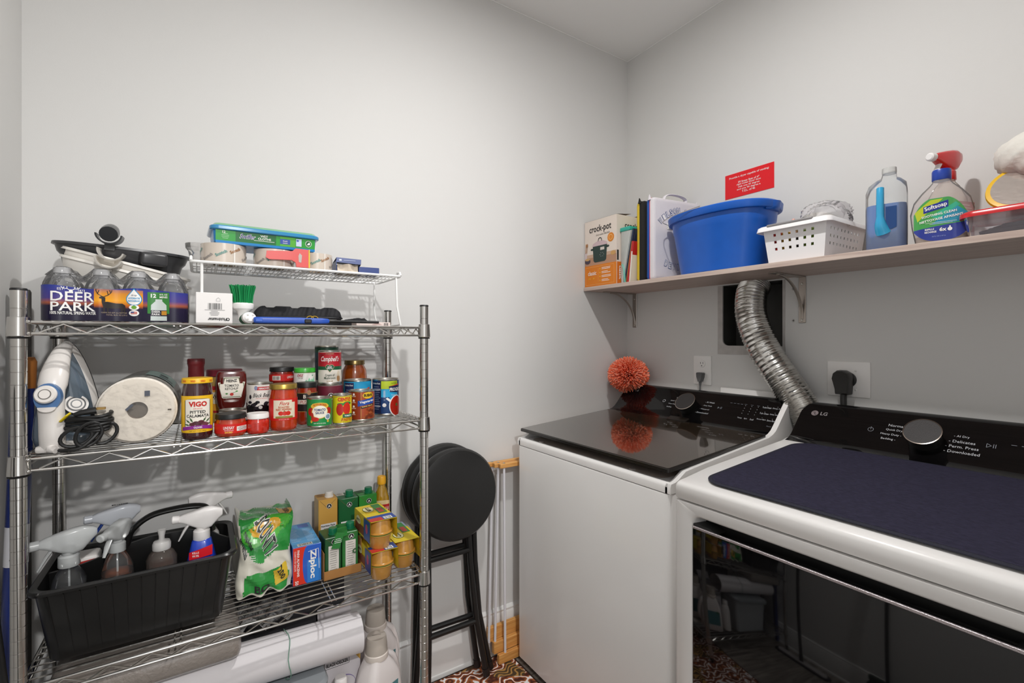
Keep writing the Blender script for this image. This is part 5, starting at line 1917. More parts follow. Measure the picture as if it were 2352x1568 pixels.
def d_soup(q, R, H):
    q.strip(-0.1, 0.1, lambda x: H * 0.945, lambda x: H * 0.53, K('#b51d2c', 0.35), 1)
    q.strip(-0.1, 0.1, lambda x: H * 0.53, lambda x: H * 0.425, K('#1f5a3b', 0.35), 1)
    q.text('CONDENSED', 0.0, H * 0.905, 0.003, K('#e0c9a0'), wd=0.022)
    q.text("Campbell's", 0.0, H * 0.735, 0.0195, W_, wd=0.052, bold=0.012, shear=0.22)
    hg = K('#1c5236', 0.35)
    for sx in (-1, 1):
        q.ell(sx * 0.0052, H * 0.515, 0.0066, 0.0066, K('#d8c79a'), 2)
        q.ell(sx * 0.0052, H * 0.515, 0.0058, 0.0058, hg, 3)
    q.poly([(-0.0122, H * 0.50), (0.0122, H * 0.50), (0.0, H * 0.345)], K('#d8c79a'), 2)
    q.poly([(-0.0112, H * 0.505), (0.0112, H * 0.505), (0.0, H * 0.36)], hg, 3)
    q.text('HEART', 0, H * 0.515, 0.0034, W_, wd=0.012, bold=0.03, L=4)
    q.text('HEALTHY', 0, H * 0.472, 0.0034, W_, wd=0.015, bold=0.03, L=4)
    q.text('Cream of', 0.0, H * 0.27, 0.0072, K('#2f4a38'), wd=0.026, bold=0.01)
    q.text('Mushroom', 0.0, H * 0.185, 0.0072, K('#2f4a38'), wd=0.031, bold=0.01)
    q.text('SOUP', 0.0, H * 0.085, 0.0050, K('#8a6d3c'), wd=0.017)
    q.ell(0.026, H * 0.17, 0.006, 0.010, K('#b98d62'), 2)
    q.ell(0.026, H * 0.31, 0.005, 0.008, K('#d9cbb4'), 2)
can('soup_can', 'red and white mushroom soup can stacked on a kidney bean can', 0.329, 1.498, Z2 + 0.1057, 0.0325, 0.0985, 0, d_soup, '#e6dfd3')
can('plain_tin', 'plain tin hidden under the tall dark green can', 0.338, 1.582, Z2, 0.0365, 0.1055, 0, None, '#a8a096')
def d_green2(q, R, H):
    q.strip(-0.1, 0.1, lambda x: H * 0.95, lambda x: H * 0.9 - 0.01, K('#1b4a36', 0.35), 1)
    q.strip(-0.02, 0.035, lambda x: H * 0.86, lambda x: H * 0.80, K('#d9c23a', 0.35), 2)
    q.rect(0.020, 0.02, 0.035, 0.08, K('#c8a83a'), 2)
can('soup_can', 'dark green can at the very back behind the mushroom soup', 0.338, 1.582, Z2 + 0.1057, 0.0348, 0.112, 0, d_green2, '#1d3d4c')

SAU = K('#9c4710', 0.15, coat=1.0, var=0.25, vscale=60, name='orange_sauce')
jar('sauce_jar', 'round-shouldered jar of orange pasta sauce with bronze lid', 0.4325, 1.612, Z2, 0.0402, 0.168, 0, SAU, K('#7d6a42', 0.3, 0.8), None, neck=0.74, lidh=0.014, lidr=0.80, shoulder=0.78)


def d_prog(q, R, H):
    q.strip(-0.13, 0.13, lambda x: H * 0.95, lambda x: 0.005, K('#173d72', 0.35))
    q.strip(-0.010, 0.045, lambda x: H * 0.95, lambda x: H * (0.45 - 0.22 * (x + 0.01) / 0.055 * 0), K('#2aa6d6', 0.35), 1)
    q.poly([(-0.010, H * 0.5), (0.016, H * 0.5), (0.016, H * 0.16), (0.004, H * 0.34), (-0.010, H * 0.45)], K('#173d72', 0.35), 2)
    q.strip(-0.010, 0.045, lambda x: H * 0.95, lambda x: H * 0.73, K('#b7c92c', 0.35), 2)
    q.rect(-0.046, 0.006, -0.010, H * 0.94, K('#1c2347', 0.4), 1)
    q.text('Nutrition Facts', -0.028, H * 0.885, 0.005, W_, wd=0.030, bold=0.02)
    q.lines(-0.028, H * 0.48, 0.031, 13, 0.0058, 0.0014, K('#8b94ae'), seedv=8)
    q.rect(-0.044, H * 0.70, -0.012, H * 0.715, W_, 3)
    q.rect(-0.044, H * 0.245, -0.012, H * 0.26, W_, 3)
    q.text('VEGETABLE', 0.030, H * 0.885, 0.0042, K('#4a5a1c'), wd=0.020)
    q.poly([(0.013, H * 0.80), (0.05, H * 0.86), (0.05, H * 0.62), (0.017, H * 0.64)], K('#14254f'), 3)
    q.poly([(0.013, H * 0.80), (0.05, H * 0.87), (0.05, H * 0.83)], K('#d8432a'), 4)
    q.text('PROGRESSO', 0.042, H * 0.715, 0.011, W_, wd=0.052, bold=0.03, L=5)
    q.text('TOMATO', 0.033, H * 0.55, 0.0058, K('#bfe3f2'), wd=0.024)
    q.ell(0.040, H * 0.25, 0.026, 0.034, W_, 4)
    q.ell(0.041, H * 0.25, 0.0235, 0.031, K('#b8200f', 0.25), 5)
    q.ell(0.040, H * 0.28, 0.004, 0.005, K('#5a6a2a'), 6)
    q.poly([(0.004, H * 0.46), (0.009, H * 0.49), (0.024, H * 0.40), (0.018, H * 0.35)], W_, 4)
    q.ell(0.000, H * 0.28, 0.006, 0.006, W_, 3)
    q.lines(0.0, H * 0.55, 0.007, 8, 0.004, 0.002, K('#c9d6e6'), seedv=5)
can('soup_can', 'blue tomato soup can with spoon picture at the right shelf end', 0.502, 1.503, Z2, 0.0413, 0.112, -6, d_prog, '#173d72')
def d_prog2(q, R, H):
    q.strip(-0.13, 0.13, lambda x: H * 0.95, lambda x: 0.005, K('#2a9fd0', 0.35))
    q.rect(-0.046, 0.006, -0.012, H * 0.93, K('#26305a', 0.4), 1)
    q.text('Nutrition Facts', -0.029, H * 0.86, 0.005, W_, wd=0.029, bold=0.02)
    q.lines(-0.029, H * 0.62, 0.028, 5, 0.006, 0.0016, K('#a9b3cc'))
    q.poly([(0.012, H * 0.72), (0.04, H * 0.78), (0.04, H * 0.58), (0.016, H * 0.60)], K('#14254f'), 3)
    q.poly([(0.012, H * 0.72), (0.04, H * 0.80), (0.04, H * 0.76)], K('#d8432a'), 4)
    q.text('PROG', 0.028, H * 0.67, 0.009, W_, wd=0.022, bold=0.03, L=5)
can('soup_can', 'light blue soup can behind the baked bean can', 0.4175, 1.522, Z2, 0.0415, 0.112, 2, d_prog2, '#2a9fd0')


def d_tutto(q, R, H):
    gy = K('#e2b93a')
    q.strip(-0.02, 0.02, lambda x: 0.0665 - 9 * x * x, lambda x: 0.054 - 9 * x * x, gy, 1)
    for sx in (-1, 1):
        q.ell(sx * 0.024, 0.042, 0.0095, 0.011, K('#b3241c', 0.3), 2)
        q.ell(sx * 0.020, 0.057, 0.004, 0.004, gy, 1)
        q.ell(sx * 0.022, 0.016, 0.003, 0.004, gy, 1)
    q.ell(0.0, 0.042, 0.0215, 0.0185, gy, 2)
    q.ell(0.0, 0.042, 0.0195, 0.0168, K('#efe9d6'), 3)
    q.text('TUTTOROSSO', 0.0, 0.0620, 0.0058, K('#b3291f'), wd=0.034, bold=0.03, L=3, arc=0.0035)
    q.text('TOMATO', 0.0, 0.0475, 0.0068, K('#23386e'), wd=0.029, bold=0.03, L=4)
    q.text('SAUCE', 0.0, 0.0395, 0.0062, K('#23386e'), wd=0.021, bold=0.03, L=4)
    q.ell(-0.012, 0.022, 0.010, 0.006, K('#c22a1a', 0.25), 5)
    q.ell(-0.019, 0.031, 0.0035, 0.009, K('#b3301e', 0.25), 4)
    q.ell(0.021, 0.028, 0.0088, 0.0088, K('#dfe3e2'), 5)
    q.ell(0.021, 0.028, 0.006, 0.006, K('#7d93a6'), 6)
    q.text('NET WT 8 OZ (227g)', 0.0, 0.0105, 0.0036, K('#dfe8d8'), wd=0.030, bold=0.02)
can('tomato_can', 'small green tomato sauce can in the front row', 0.278, 1.391, Z2, 0.0322, 0.079, 2, d_tutto, '#1f8a45')


def d_cento(q, R, H):
    q.strip(-0.026, 0.026, lambda x: 0.0785 - 4 * x * x, lambda x: 0.0775 - 4 * x * x, K('#2a4b7a'), 1)
    q.text('CENTO', 0.004, 0.0695, 0.0105, K('#c41f26'), wd=0.036, bold=0.045)
    gnl = K('#2f7d3a')
    q.ell(0.012, 0.058, 0.012, 0.005, gnl, 1)
    q.ell(-0.006, 0.056, 0.010, 0.004, gnl, 1)
    q.ell(-0.0085, 0.0415, 0.0098, 0.0165, K('#b32318', 0.25), 2)
    q.ell(0.0105, 0.0435, 0.0105, 0.0175, K('#cb2c1b', 0.25), 3)
    q.strip(-0.001, 0.03, lambda x: 0.0285, lambda x: 0.0185, K('#2c6a44'), 4)
    q.text('TOMATO', 0.014, 0.0235, 0.0045, W_, wd=0.021, bold=0.03, L=5)
    q.text('PASTE', 0.010, 0.0135, 0.0085, K('#b9521f'), wd=0.028, bold=0.035, L=5)
    q.text('NET WT 6 OZ (170g)', 0.01, 0.0060, 0.0026, K('#6a6a20'), wd=0.022, L=5)
can('tomato_can', 'narrow yellow tomato paste can in the front row', 0.3405, 1.399, Z2, 0.0262, 0.083, 6, d_cento, '#e3ca1e')


def d_bush(q, R, H):
    q.strip(-0.12, 0.12, lambda x: H * 0.95, lambda x: 0.005, K('#8a3116', 0.35))
    q.strip(0.001, 0.06, lambda x: H * 0.95, lambda x: 0.005, K('#a34420', 0.35), 1)
    q.rect(-0.0005, 0.005, 0.0008, H * 0.95, K('#c99a4a'), 2)
    for i in range(4):
        q.ell(-0.021, 0.077 - i * 0.0175, 0.0032, 0.0032, W_, 2, 10)
        q.lines(-0.021, 0.0715 - i * 0.0175, 0.014, 2, 0.0022, 0.0010, K('#e3c9b9'), seedv=i)
    q.ell(0.021, 0.0735, 0.0165, 0.0095, K('#e3bb2a'), 3)
    q.text("BUSH'S", 0.021, 0.074, 0.0085, K('#2a1a12'), wd=0.026, bold=0.045, L=4)
    q.poly([(-0.009, 0.058), (0.040, 0.067), (0.040, 0.050), (-0.009, 0.042)], K('#1d4aa0'), 4)
    q.text('Vegetarian', 0.018, 0.0555, 0.0088, W_, wd=0.044, bold=0.02, L=5, rot=8, shear=0.2)
    q.poly([(0.0, 0.041), (0.04, 0.049), (0.04, 0.043), (0.0, 0.035)], K('#2a1a10'), 4)
    q.text('BAKED BEANS', 0.019, 0.0425, 0.0035, K('#e3c27a'), wd=0.032, L=5, rot=8, bold=0.02)
    rr = random.Random(2)
    for i in range(40):
        q.ell(0.002 + 0.038 * rr.random() + 0.004, 0.008 + 0.026 * rr.random(), 0.0042, 0.003, K(('#8a3f1f', '#a3542c', '#73301a')[i % 3], 0.25), 5 + i % 3, 8)
can('bean_can', 'brown baked bean can with blue band in the front row', 0.406, 1.437, Z2, 0.0372, 0.087, -2, d_bush, '#8a3116')

# ================================================================ LOWER SHELF
Z3 = SH3 + 0.0012
BPL = K('#161616', 0.28, name='black_caddy_plastic')
cd = thing('cleaning_caddy', 'black plastic cleaning caddy with centre handle full of spray bottles', 'caddy', (-0.107, 1.472, Z3))


def cring(x0, y0, x1, y1, r, z):
    return [(x, y, z) for x, y in rrect(x0, y0, x1, y1, r, 6)]


m = MB()
H3 = 0.178
m.loft([cring(-0.268, 1.404, 0.046, 1.558, 0.02, Z3), cring(-0.272, 1.400, 0.050, 1.562, 0.022, Z3 + 0.006), cring(-0.288, 1.358, 0.070, 1.592, 0.028, Z3 + H3 - 0.012), cring(-0.296, 1.346, 0.079, 1.602, 0.030, Z3 + H3 - 0.010), cring(-0.298, 1.344, 0.081, 1.604, 0.030, Z3 + H3 - 0.004), cring(-0.295, 1.347, 0.078, 1.601, 0.030, Z3 + H3), cring(-0.284, 1.360, 0.067, 1.590, 0.028, Z3 + H3 - 0.003), cring(-0.269, 1.404, 0.047, 1.558, 0.020, Z3 + 0.004)], BPL)
m.build('tub', cd, world=True, ang=40)
for i in range(13):
    u = (i + 0.5) / 13
    x0_, x1_ = -0.262 + 0.302 * u, -0.278 + 0.338 * u
    MB().tube([(x0_, 1.3995, Z3 + 0.012), (x1_, 1.3585, Z3 + H3 - 0.016)], 0.0014, BPL, 5).build('rib', cd, world=True)
m = MB()
pl_ = [(-0.272, Z3 + 0.004), (-0.283, Z3 + H3 - 0.008), (-0.235, Z3 + H3 - 0.004), (-0.19, Z3 + 0.186), (-0.15, Z3 + 0.202), (-0.10, Z3 + 0.212), (-0.02, Z3 + 0.212), (0.025, Z3 + 0.200), (0.045, Z3 + 0.184), (0.066, Z3 + H3 - 0.006), (0.050, Z3 + 0.004)]
m.prism(pl_, BPL, 1.470, 1.478, 'y')
m.build('divider', cd, world=True, ang=30)
m = MB()
hp = spline([(-0.145, 1.474, Z3 + 0.202), (-0.135, 1.474, Z3 + 0.235), (-0.10, 1.474, Z3 + 0.262), (-0.05, 1.474, Z3 + 0.270), (0.0, 1.474, Z3 + 0.268), (0.022, 1.474, Z3 + 0.252), (0.030, 1.474, Z3 + 0.200)], 30)
m.tube(hp, 0.0125, BPL, 12, flat=0.55)
m.build('handle', cd, world=True, ang=50)

FRO = film('#e9ecec', 0.5, 0.3, 0.2, 'frosted_trigger')
CLR = film('#eceeee', 0.04, 0.25, 0.03, 'clear_bottle')
WPL = K('#e9e6e4', 0.35)


def sprayer(t, mt, z, kind='trigger', s_=1.0, nozzle=None, lever=None):
    """trigger head pointing to local -x, collar at height z"""
    m = MB()
    m.lathe([(0.0150 * s_, z), (0.0155 * s_, z + 0.001), (0.0150 * s_, z + 0.018 * s_), (0.012 * s_, z + 0.021 * s_)], mt, 26)
    m.build('collar', t)
    m = MB()
    def sec(x, w2, z0, z1):
        return [(x * s_, a * s_, z + b * s_) for a, b in rrect(-w2, z0, w2, z1, min(w2, (z1 - z0) / 2) * 0.6, 3)]
    m.loft([sec(-0.040, 0.006, 0.041, 0.053), sec(-0.030, 0.0085, 0.037, 0.057), sec(-0.010, 0.0105, 0.026, 0.062), sec(0.005, 0.0115, 0.020, 0.065), sec(0.018, 0.0115, 0.024, 0.066), sec(0.032, 0.009, 0.040, 0.062), sec(0.038, 0.006, 0.045, 0.058)], mt)
    m.lathe([(0.0095 * s_, z + 0.018 * s_), (0.0095 * s_, z + 0.034 * s_)], mt, 16)
    hd = m.build('trigger_head', t, ang=50)
    m = MB()
    m.M = Matrix.Translation((-0.040 * s_, 0, z + 0.047 * s_)) @ Matrix.Rotation(-PI / 2, 4, 'Y')
    m.lathe([(0.0085 * s_, -0.002), (0.0085 * s_, 0.010 * s_), (0.006 * s_, 0.012 * s_)], nozzle or mt, 12)
    m.build('nozzle', hd)
    m = MB()
    m.tube([((-0.020) * s_, 0, z + 0.038 * s_), (-0.030 * s_, 0, z + 0.022 * s_), (-0.040 * s_, 0, z + 0.002 * s_)], [0.006 * s_, 0.0058 * s_, 0.003 * s_], lever or mt, 10, flat=0.5)
    m.build('lever', hd)


# clear trigger bottle
t = thing('spray_bottle', 'clear round spray bottle with frosted trigger at the left of the caddy', 'spray bottle', (-0.243, 1.437, Z3 + 0.006), 12)
m = MB()
m.lathe([(0.026, 0.0), (0.030, 0.004), (0.031, 0.06), (0.031, 0.13), (0.030, 0.155), (0.022, 0.173), (0.0135, 0.184), (0.0135, 0.190)], CLR, 32, cap=False)
m.build('bottle_wall', t)
MB().lathe([(0.027, 0.003), (0.029, 0.006), (0.030, 0.06), (0.030, 0.12), (0, 0.12)], K('#1d2030', 0.15, coat=0.5), 30).build('liquid', t)
MB().tube([(0.0, 0, 0.19), (0.002, 0, 0.02)], 0.002, FRO, 8).build('dip_tube', t)
sprayer(t, FRO, 0.186, s_=1.25)
# clear bottle with amber liquid
t = thing('spray_bottle', 'clear bottle of amber cleaner with upright frosted spray head', 'spray bottle', (-0.159, 1.437, Z3 + 0.006), 62)
m = MB()
m.lathe([(0.026, 0.0), (0.030, 0.004), (0.031, 0.06), (0.031, 0.135), (0.029, 0.165), (0.021, 0.185), (0.0145, 0.196), (0.0145, 0.202)], CLR, 32, cap=False)
m.build('bottle_wall', t)
MB().lathe([(0.025, 0.003), (0.030, 0.006), (0.0302, 0.06), (0.0302, 0.135), (0.0292, 0.150), (0, 0.150)], K('#7a3b14', 0.12, coat=0.5), 30).build('liquid', t)
MB().tube([(0.0, 0, 0.2), (0.002, 0, 0.02)], 0.002, FRO, 8).build('dip_tube', t)
sprayer(t, FRO, 0.198, s_=1.05)
# push-pull cap bottle
t = thing('soap_bottle', 'brown-tinted clear bottle with white push-pull cap in caddy', 'bottle', (-0.0755, 1.437, Z3 + 0.006), 0)
m = MB()
m.lathe([(0.026, 0.0), (0.030, 0.004), (0.031, 0.06), (0.031, 0.14), (0.031, 0.162), (0.024, 0.176), (0.017, 0.183), (0.017, 0.186)], film('#e0d2c8', 0.08, 0.25, 0.03, 'tinted_bottle'), 32, cap=False)
m.build('bottle_wall', t)
MB().lathe([(0.027, 0.003), (0.029, 0.006), (0.0302, 0.06), (0.0302, 0.148), (0, 0.148)], K('#3a1a10', 0.12, coat=0.5), 30).build('liquid', t)
m = MB()
m.lathe([(0.0185, 0.183), (0.0190, 0.186), (0.0188, 0.197), (0.0165, 0.202), (0.010, 0.204), (0.006, 0.206), (0.006, 0.214), (0.0085, 0.226), (0.0085, 0.229), (0.0, 0.230)], film('#eeecea', 0.6, 0.3, 0.2, 'cap_plastic'), 28)
m.build('cap', t)
# blue and red disinfectant
t = thing('spray_bottle', 'blue disinfectant bottle with red label and white trigger head', 'spray bottle', (0.006, 1.440, Z3 + 0.006), -6)
LB2 = K('#1c3fb5', 0.25, coat=0.4)
m = MB()
m.loft([[(x, y, z) for x, y in rrect(-a, -b, a, b, b * 0.7, 6)] for z, a, b in ((0, 0.033, 0.024), (0.005, 0.036, 0.027), (0.10, 0.036, 0.027), (0.135, 0.031, 0.025), (0.160, 0.026, 0.023), (0.186, 0.0205, 0.019), (0.192, 0.014, 0.014))], LB2)
m.build('bottle_wall', t, ang=50)
q = Print(lambda x, y, o: (x, -(0.0275 - (y - 0.135) * 0.09 if y > 0.135 else 0.0275) + 5 * x * x - o, y), cols=0.003)
q.strip(-0.024, 0.025, lambda x: 0.171 + 0.25 * x, lambda x: 0.150 + 0.12 * x, K('#d81f2a', 0.3), 1)
q.text('KILLS', -0.010, 0.163, 0.005, W_, wd=0.014, bold=0.02)
q.text('99.9%', -0.010, 0.1555, 0.005, W_, wd=0.014, bold=0.02)
q.build('label', t)
sprayer(t, WPL, 0.188, s_=1.2)
# white trigger head at the back
t = thing('spray_bottle', 'spray bottle with plain white trigger at the back of the caddy', 'spray bottle', (0.020, 1.540, Z3 + 0.006), 190)
MB().lathe([(0.028, 0.0), (0.031, 0.004), (0.032, 0.12), (0.026, 0.165), (0.014, 0.186), (0.014, 0.205)], WPL, 28).build('bottle_wall', t)
sprayer(t, WPL, 0.203, s_=1.15)
# floor cleaner with blue lever
t = thing('spray_bottle', 'floor cleaner bottle with grey-white head and blue trigger lever', 'spray bottle', (-0.170, 1.530, Z3 + 0.006), 8)
MB().lathe([(0.030, 0.0), (0.033, 0.004), (0.034, 0.12), (0.028, 0.165), (0.014, 0.186), (0.014, 0.205)], K('#dfe6ea', 0.3), 28).build('bottle_wall', t)
sprayer(t, film('#dfe3ea', 0.75, 0.3, 0.2, 'milky_head'), 0.200, s_=1.2, lever=K('#1f3f8f', 0.3))
q = Print(planemap((0.006, 0.0, 0.2795), (1, 0, 0), (0, 1, 0)))
q.text('Bona', 0, 0, 0.011, K('#20242c'), wd=0.032, bold=0.035)
q.build('lettering', t)
t = thing('wipes_pack', 'white pack with red stripe at the back left of the caddy', 'wipes', (-0.232, 1.530, Z3 + 0.006), 0)
MB().rbox(-0.030, -0.028, 0.0, 0.030, 0.028, 0.176, K('#e6e2de', 0.4), 0.008, 2).build('pack', t)
q = Print(planemap((0, -0.028, 0), (1, 0, 0), (0, 0, 1)))
q.strip(-0.024, 0.024, lambda x: 0.166 + 0.1 * x, lambda x: 0.158 + 0.1 * x, K('#c23a34'))
q.build('print', t)

# ---------------------------------------------------------------- napkin pack
NG = K('#2f9440', 0.22, name='bag_green', coat=0.4)
NG2 = K('#4fb03a', 0.22, coat=0.4)
NW = K('#d9d5c6', 0.3, coat=0.5, var=0.15, vscale=30)
np_ = thing('napkin_pack', 'green and white plastic pack of paper napkins slumped on the shelf', 'napkin pack', (0.150, 1.555, Z3))


def pillow(u, v):
    """front and top skin of the bag: u across, v from the bottom front up and over to the top back"""
    x = -0.076 + 0.152 * u
    bul = math.sin(PI * min(1, max(0, u))) ** 0.5
    s_ = v
    if s_ < 0.62:
        k = s_ / 0.62
        y = -0.094 + 0.026 * k - 0.012 * bul * math.sin(PI * k)
        z = 0.004 + 0.170 * k
    elif s_ < 0.76:
        a = (s_ - 0.62) / 0.14 * PI / 2
        y = -0.068 + 0.026 * (1 - math.cos(a)) - 0.002
        z = 0.174 + 0.024 * math.sin(a)
    else:
        k = (s_ - 0.76) / 0.24
        y = -0.044 + 0.115 * k
        z = 0.198 - 0.010 * k
    wr = 0.0022 * math.sin(23 * u + 9 * v) * math.sin(17 * v + 4 * u) + 0.0015 * math.sin(41 * v + 13 * u)
    if v < 0.28:
        wr += 0.004 * math.sin(19 * u + 3) * (0.28 - v) / 0.28
    x += 0.004 * math.sin(11 * v) * (1 if u > 0.5 else -1) * abs(u - 0.5) * 2 - 0.010 * (abs(u - 0.5) * 2) ** 4 * (u - 0.5) * 2
    return Vector((x + 0.012 * v, y + wr + 0.007 * (abs(u - 0.5) * 2) ** 5, z + wr))


m = MB()
m.grid(lambda u, v: pillow(u, v), 44, 60, NW)
m.grid(lambda u, v: Vector(((pillow(1, u).x), pillow(1, u).y + (0.082 - pillow(1, u).y) * v, pillow(1, u).z + 0.006 * math.sin(9 * u) * math.sin(PI * v))), 30, 12, NG)
m.grid(lambda u, v: Vector(((pillow(0, u).x), pillow(0, u).y + (0.082 - pillow(0, u).y) * v, pillow(0, u).z)), 30, 12, NW)
m.box(-0.060, 0.079, 0.002, 0.074, 0.082, 0.186, NW)
m.build('bag', np_, ang=80)
q = Print(lambda x, y, o: pillow(x, y) + Vector((0, -1, 0.35)).normalized() * (o * 3), cols=0.03, base=0.0005)
def blob(pts, c, L):
    # fill an outline in (u, v) with small cells so it follows the wrinkles
    n = 26
    xs = [p[0] for p in pts]
    for i in range(n):
        xa = min(xs) + (max(xs) - min(xs)) * i / n
        xb = min(xs) + (max(xs) - min(xs)) * (i + 1) / n
        xm = (xa + xb) / 2
        ys = []
        for (x0, y0), (x1, y1) in zip(pts, pts[1:] + pts[:1]):
            if (x0 - xm) * (x1 - xm) < 0:
                ys.append(y0 + (y1 - y0) * (xm - x0) / (x1 - x0))
        ys.sort()
        for a, b in zip(ys[::2], ys[1::2]):
            k = max(1, int((b - a) / 0.03))
            for j in range(k):
                q.rect(xa, a + (b - a) * j / k, xb, a + (b - a) * (j + 1) / k, c, L)
blob([(0.03, 0.995), (0.98, 0.995), (0.99, 0.45), (0.90, 0.36), (0.62, 0.40), (0.45, 0.30), (0.30, 0.34), (0.06, 0.50)], NG, 0)
blob([(0.15, 0.02), (0.86, 0.02), (0.90, 0.16), (0.70, 0.24), (0.45, 0.20), (0.20, 0.22)], NG, 0)
blob([(0.08, 0.60), (0.40, 0.74), (0.80, 0.76), (0.95, 0.66), (0.60, 0.50), (0.30, 0.46), (0.10, 0.50)], NG2, 1)
blob([(0.22, 0.62), (0.45, 0.72), (0.70, 0.70), (0.76, 0.62), (0.50, 0.54), (0.28, 0.54)], K('#e8b23a', 0.25, coat=0.4), 2)
blob([(0.70, 0.88), (0.99, 0.88), (0.99, 0.76), (0.72, 0.75)], K('#d9a53a', 0.25), 3)
blob([(0.62, 0.20), (0.84, 0.26), (0.88, 0.10), (0.66, 0.06)], K('#d9b73a', 0.25), 3)
q.mp = lambda x, y, o: pillow(x, y) + Vector((0, -1, 0.35)).normalized() * (o * 3)
DKT = K('#2a2d2b', 0.35)
def vt(t_, u, v, wd, h, c, L, rot=-72, bold=0.0):
    q.text(t_, u, v, h, c, wd=wd, rot=rot, L=L, bold=bold)
vt('BOUNTY', 0.50, 0.56, 0.42, 0.25, K('#e3e6dc', 0.3), 5, -62, 0.055)
vt('BOUNTY', 0.50, 0.56, 0.40, 0.23, DKT, 6, -62, 0.02)
vt('napkins', 0.20, 0.52, 0.20, 0.09, DKT, 5, -55, 0.03)
vt('serviettes', 0.10, 0.47, 0.22, 0.08, DKT, 5, -55, 0.03)
vt('200', 0.86, 0.83, 0.10, 0.10, DKT, 5, -85, 0.02)
vt('200', 0.75, 0.17, 0.13, 0.09, DKT, 5, -55, 0.02)
vt('BO', 0.46, 0.055, 0.24, 0.07, DKT, 5, 0, 0.03)
q.lines(0.28, 0.36, 0.10, 4, 0.016, 0.005, K('#dfe8d8'))
q.build('print', np_, ang=80)

# ---------------------------------------------------------------- storage bag box
ZB = K('#2a5fc2', 0.3, coat=0.3)
ZL = K('#4a9fd8', 0.3, coat=0.3)
ZR = K('#d9341f', 0.3, coat=0.3)
zb = thing('storage_bag_box', 'blue and red cardboard box of zip storage bags', 'box', (0.2595, 1.555, Z3))
zc_ = MB().rbox(-0.038, -0.092, 0, 0.038, 0.092, 0.107, ZB, 0.0012, 1).build('carton', zb)
q = Print(planemap((0, -0.092, 0.0535), (1, 0, 0), (0, 0, 1)), cols=0.003)
q.rect(-0.0375, -0.053, 0.0375, 0.053, ZB, 0)
q.strip(-0.0375, 0.004, lambda x: 0.053, lambda x: -0.053, ZR, 1)
q.strip(-0.012, 0.0375, lambda x: 0.053 if x > 0.0 else 0.0 + 0.053 * math.sqrt(max(0, 1 - (x / -0.0125) ** 2)), lambda x: -0.053 if x > 0.0 else -0.053 * math.sqrt(max(0, 1 - (x / -0.0125) ** 2)), ZB, 2)
q.strip(0.0, 0.0375, lambda x: 0.012, lambda x: -0.053, K('#2f7ed0', 0.3, coat=0.3), 3)
q.text('Ziploc', 0.014, -0.001, 0.021, W_, wd=0.082, bold=0.035, rot=-90, L=4)
q.line([(0.002, 0.036), (0.030, 0.040), (0.032, -0.018)], 0.0012, W_, 4)
q.text('PARA ALMACENAR', -0.024, 0.008, 0.0065, W_, wd=0.075, bold=0.02, rot=-90, L=4)
q.text('CUARTO DE GALON', -0.032, 0.016, 0.0045, W_, wd=0.056, rot=-90, L=4)
q.text('50', -0.028, -0.046, 0.009, W_, bold=0.02, rot=-90, L=4)
q.build('front_print', zc_)
q = Print(planemap((0, 0, 0.107), (1, 0, 0), (0, 1, 0)))
q.rect(-0.0375, -0.0915, 0.0375, 0.0915, ZL, 0)
q.rect(0.0, 0.055, 0.030, 0.085, K('#5a78c4'), 1)
q.rect(-0.024, -0.088, 0.016, -0.070, W_, 1)
q.bars(-0.004, -0.079, 0.034, 0.014, K('#333333'), n=24)
q.lines(-0.020, 0.0, 0.028, 12, 0.009, 0.0018, K('#d3e6f3'), left=True)
q.lines(0.020, -0.01, 0.026, 12, 0.009, 0.0018, K('#d3e6f3'), left=True, seedv=6)
q.build('top_print', zc_)


# ---------------------------------------------------------------- cartons
def carton(name, label, x, y, z, w, d, h, col, cap, rz=0, facts=True, deco=None, tops=None):
    t = thing(name, label, 'carton', (x, y, z), rz)
    cm = K(col, 0.35)
    MB().rbox(-w / 2, -d / 2, 0, w / 2, d / 2, h, cm, 0.0015, 1).build('pack', t)
    m = MB()
    m.lathe([(0.0135, h), (0.0138, h + 0.003), (0.0120, h + 0.004), (0.0125, h + 0.006), (0.0122, h + 0.017), (0.011, h + 0.0185), (0, h + 0.0185)], cap, 22, cx=w * 0.14, cy=-d * 0.12)
    m.build('screw_cap', t)
    q = Print(planemap((0, -d / 2, 0), (1, 0, 0), (0, 0, 1)))
    dk = K('#1c1c1c')
    q.line([(-w * 0.42, h * 0.99), (-0.003, h * 0.86), (w * 0.42, h * 0.99)], 0.0008, K('#6b5a3c'), 1)
    q.ell(0.003, h * 0.885, 0.008, 0.008, W_, 2)
    q.ell(0.003, h * 0.885, 0.0072, 0.0072, dk, 3)
    q.text('A', 0.003, h * 0.885, 0.008, W_, L=4, bold=0.03)
    q.build('print', t)
    q = Print(planemap((0, -d / 2, 0), (1, 0, 0), (0, 0, 1)))
    if facts:
        q.rect(-w * 0.38, h * 0.18, w * 0.42, h * 0.60, W_, 2)
        q.text('Nutrition Facts', 0.0, h * 0.565, 0.0058, dk, wd=w * 0.72, bold=0.03, L=3)
        q.lines(0, h * 0.40, w * 0.7, 6, 0.009, 0.0014, dk, L=3)
    if deco:
        deco(q, w, h)
    if facts or deco:
        q.build('side_panel', t)
    q = Print(planemap((0, 0, h), (1, 0, 0), (0, 1, 0)))
    if tops:
        q.rect(-w * 0.46, d * 0.05, -w * 0.05, d * 0.46, K(tops), 1)
        q.lines(-w * 0.25, d * 0.25, w * 0.3, 5, 0.005, 0.001, K('#4a4035'))
        q.build('top_print', t)
    return t


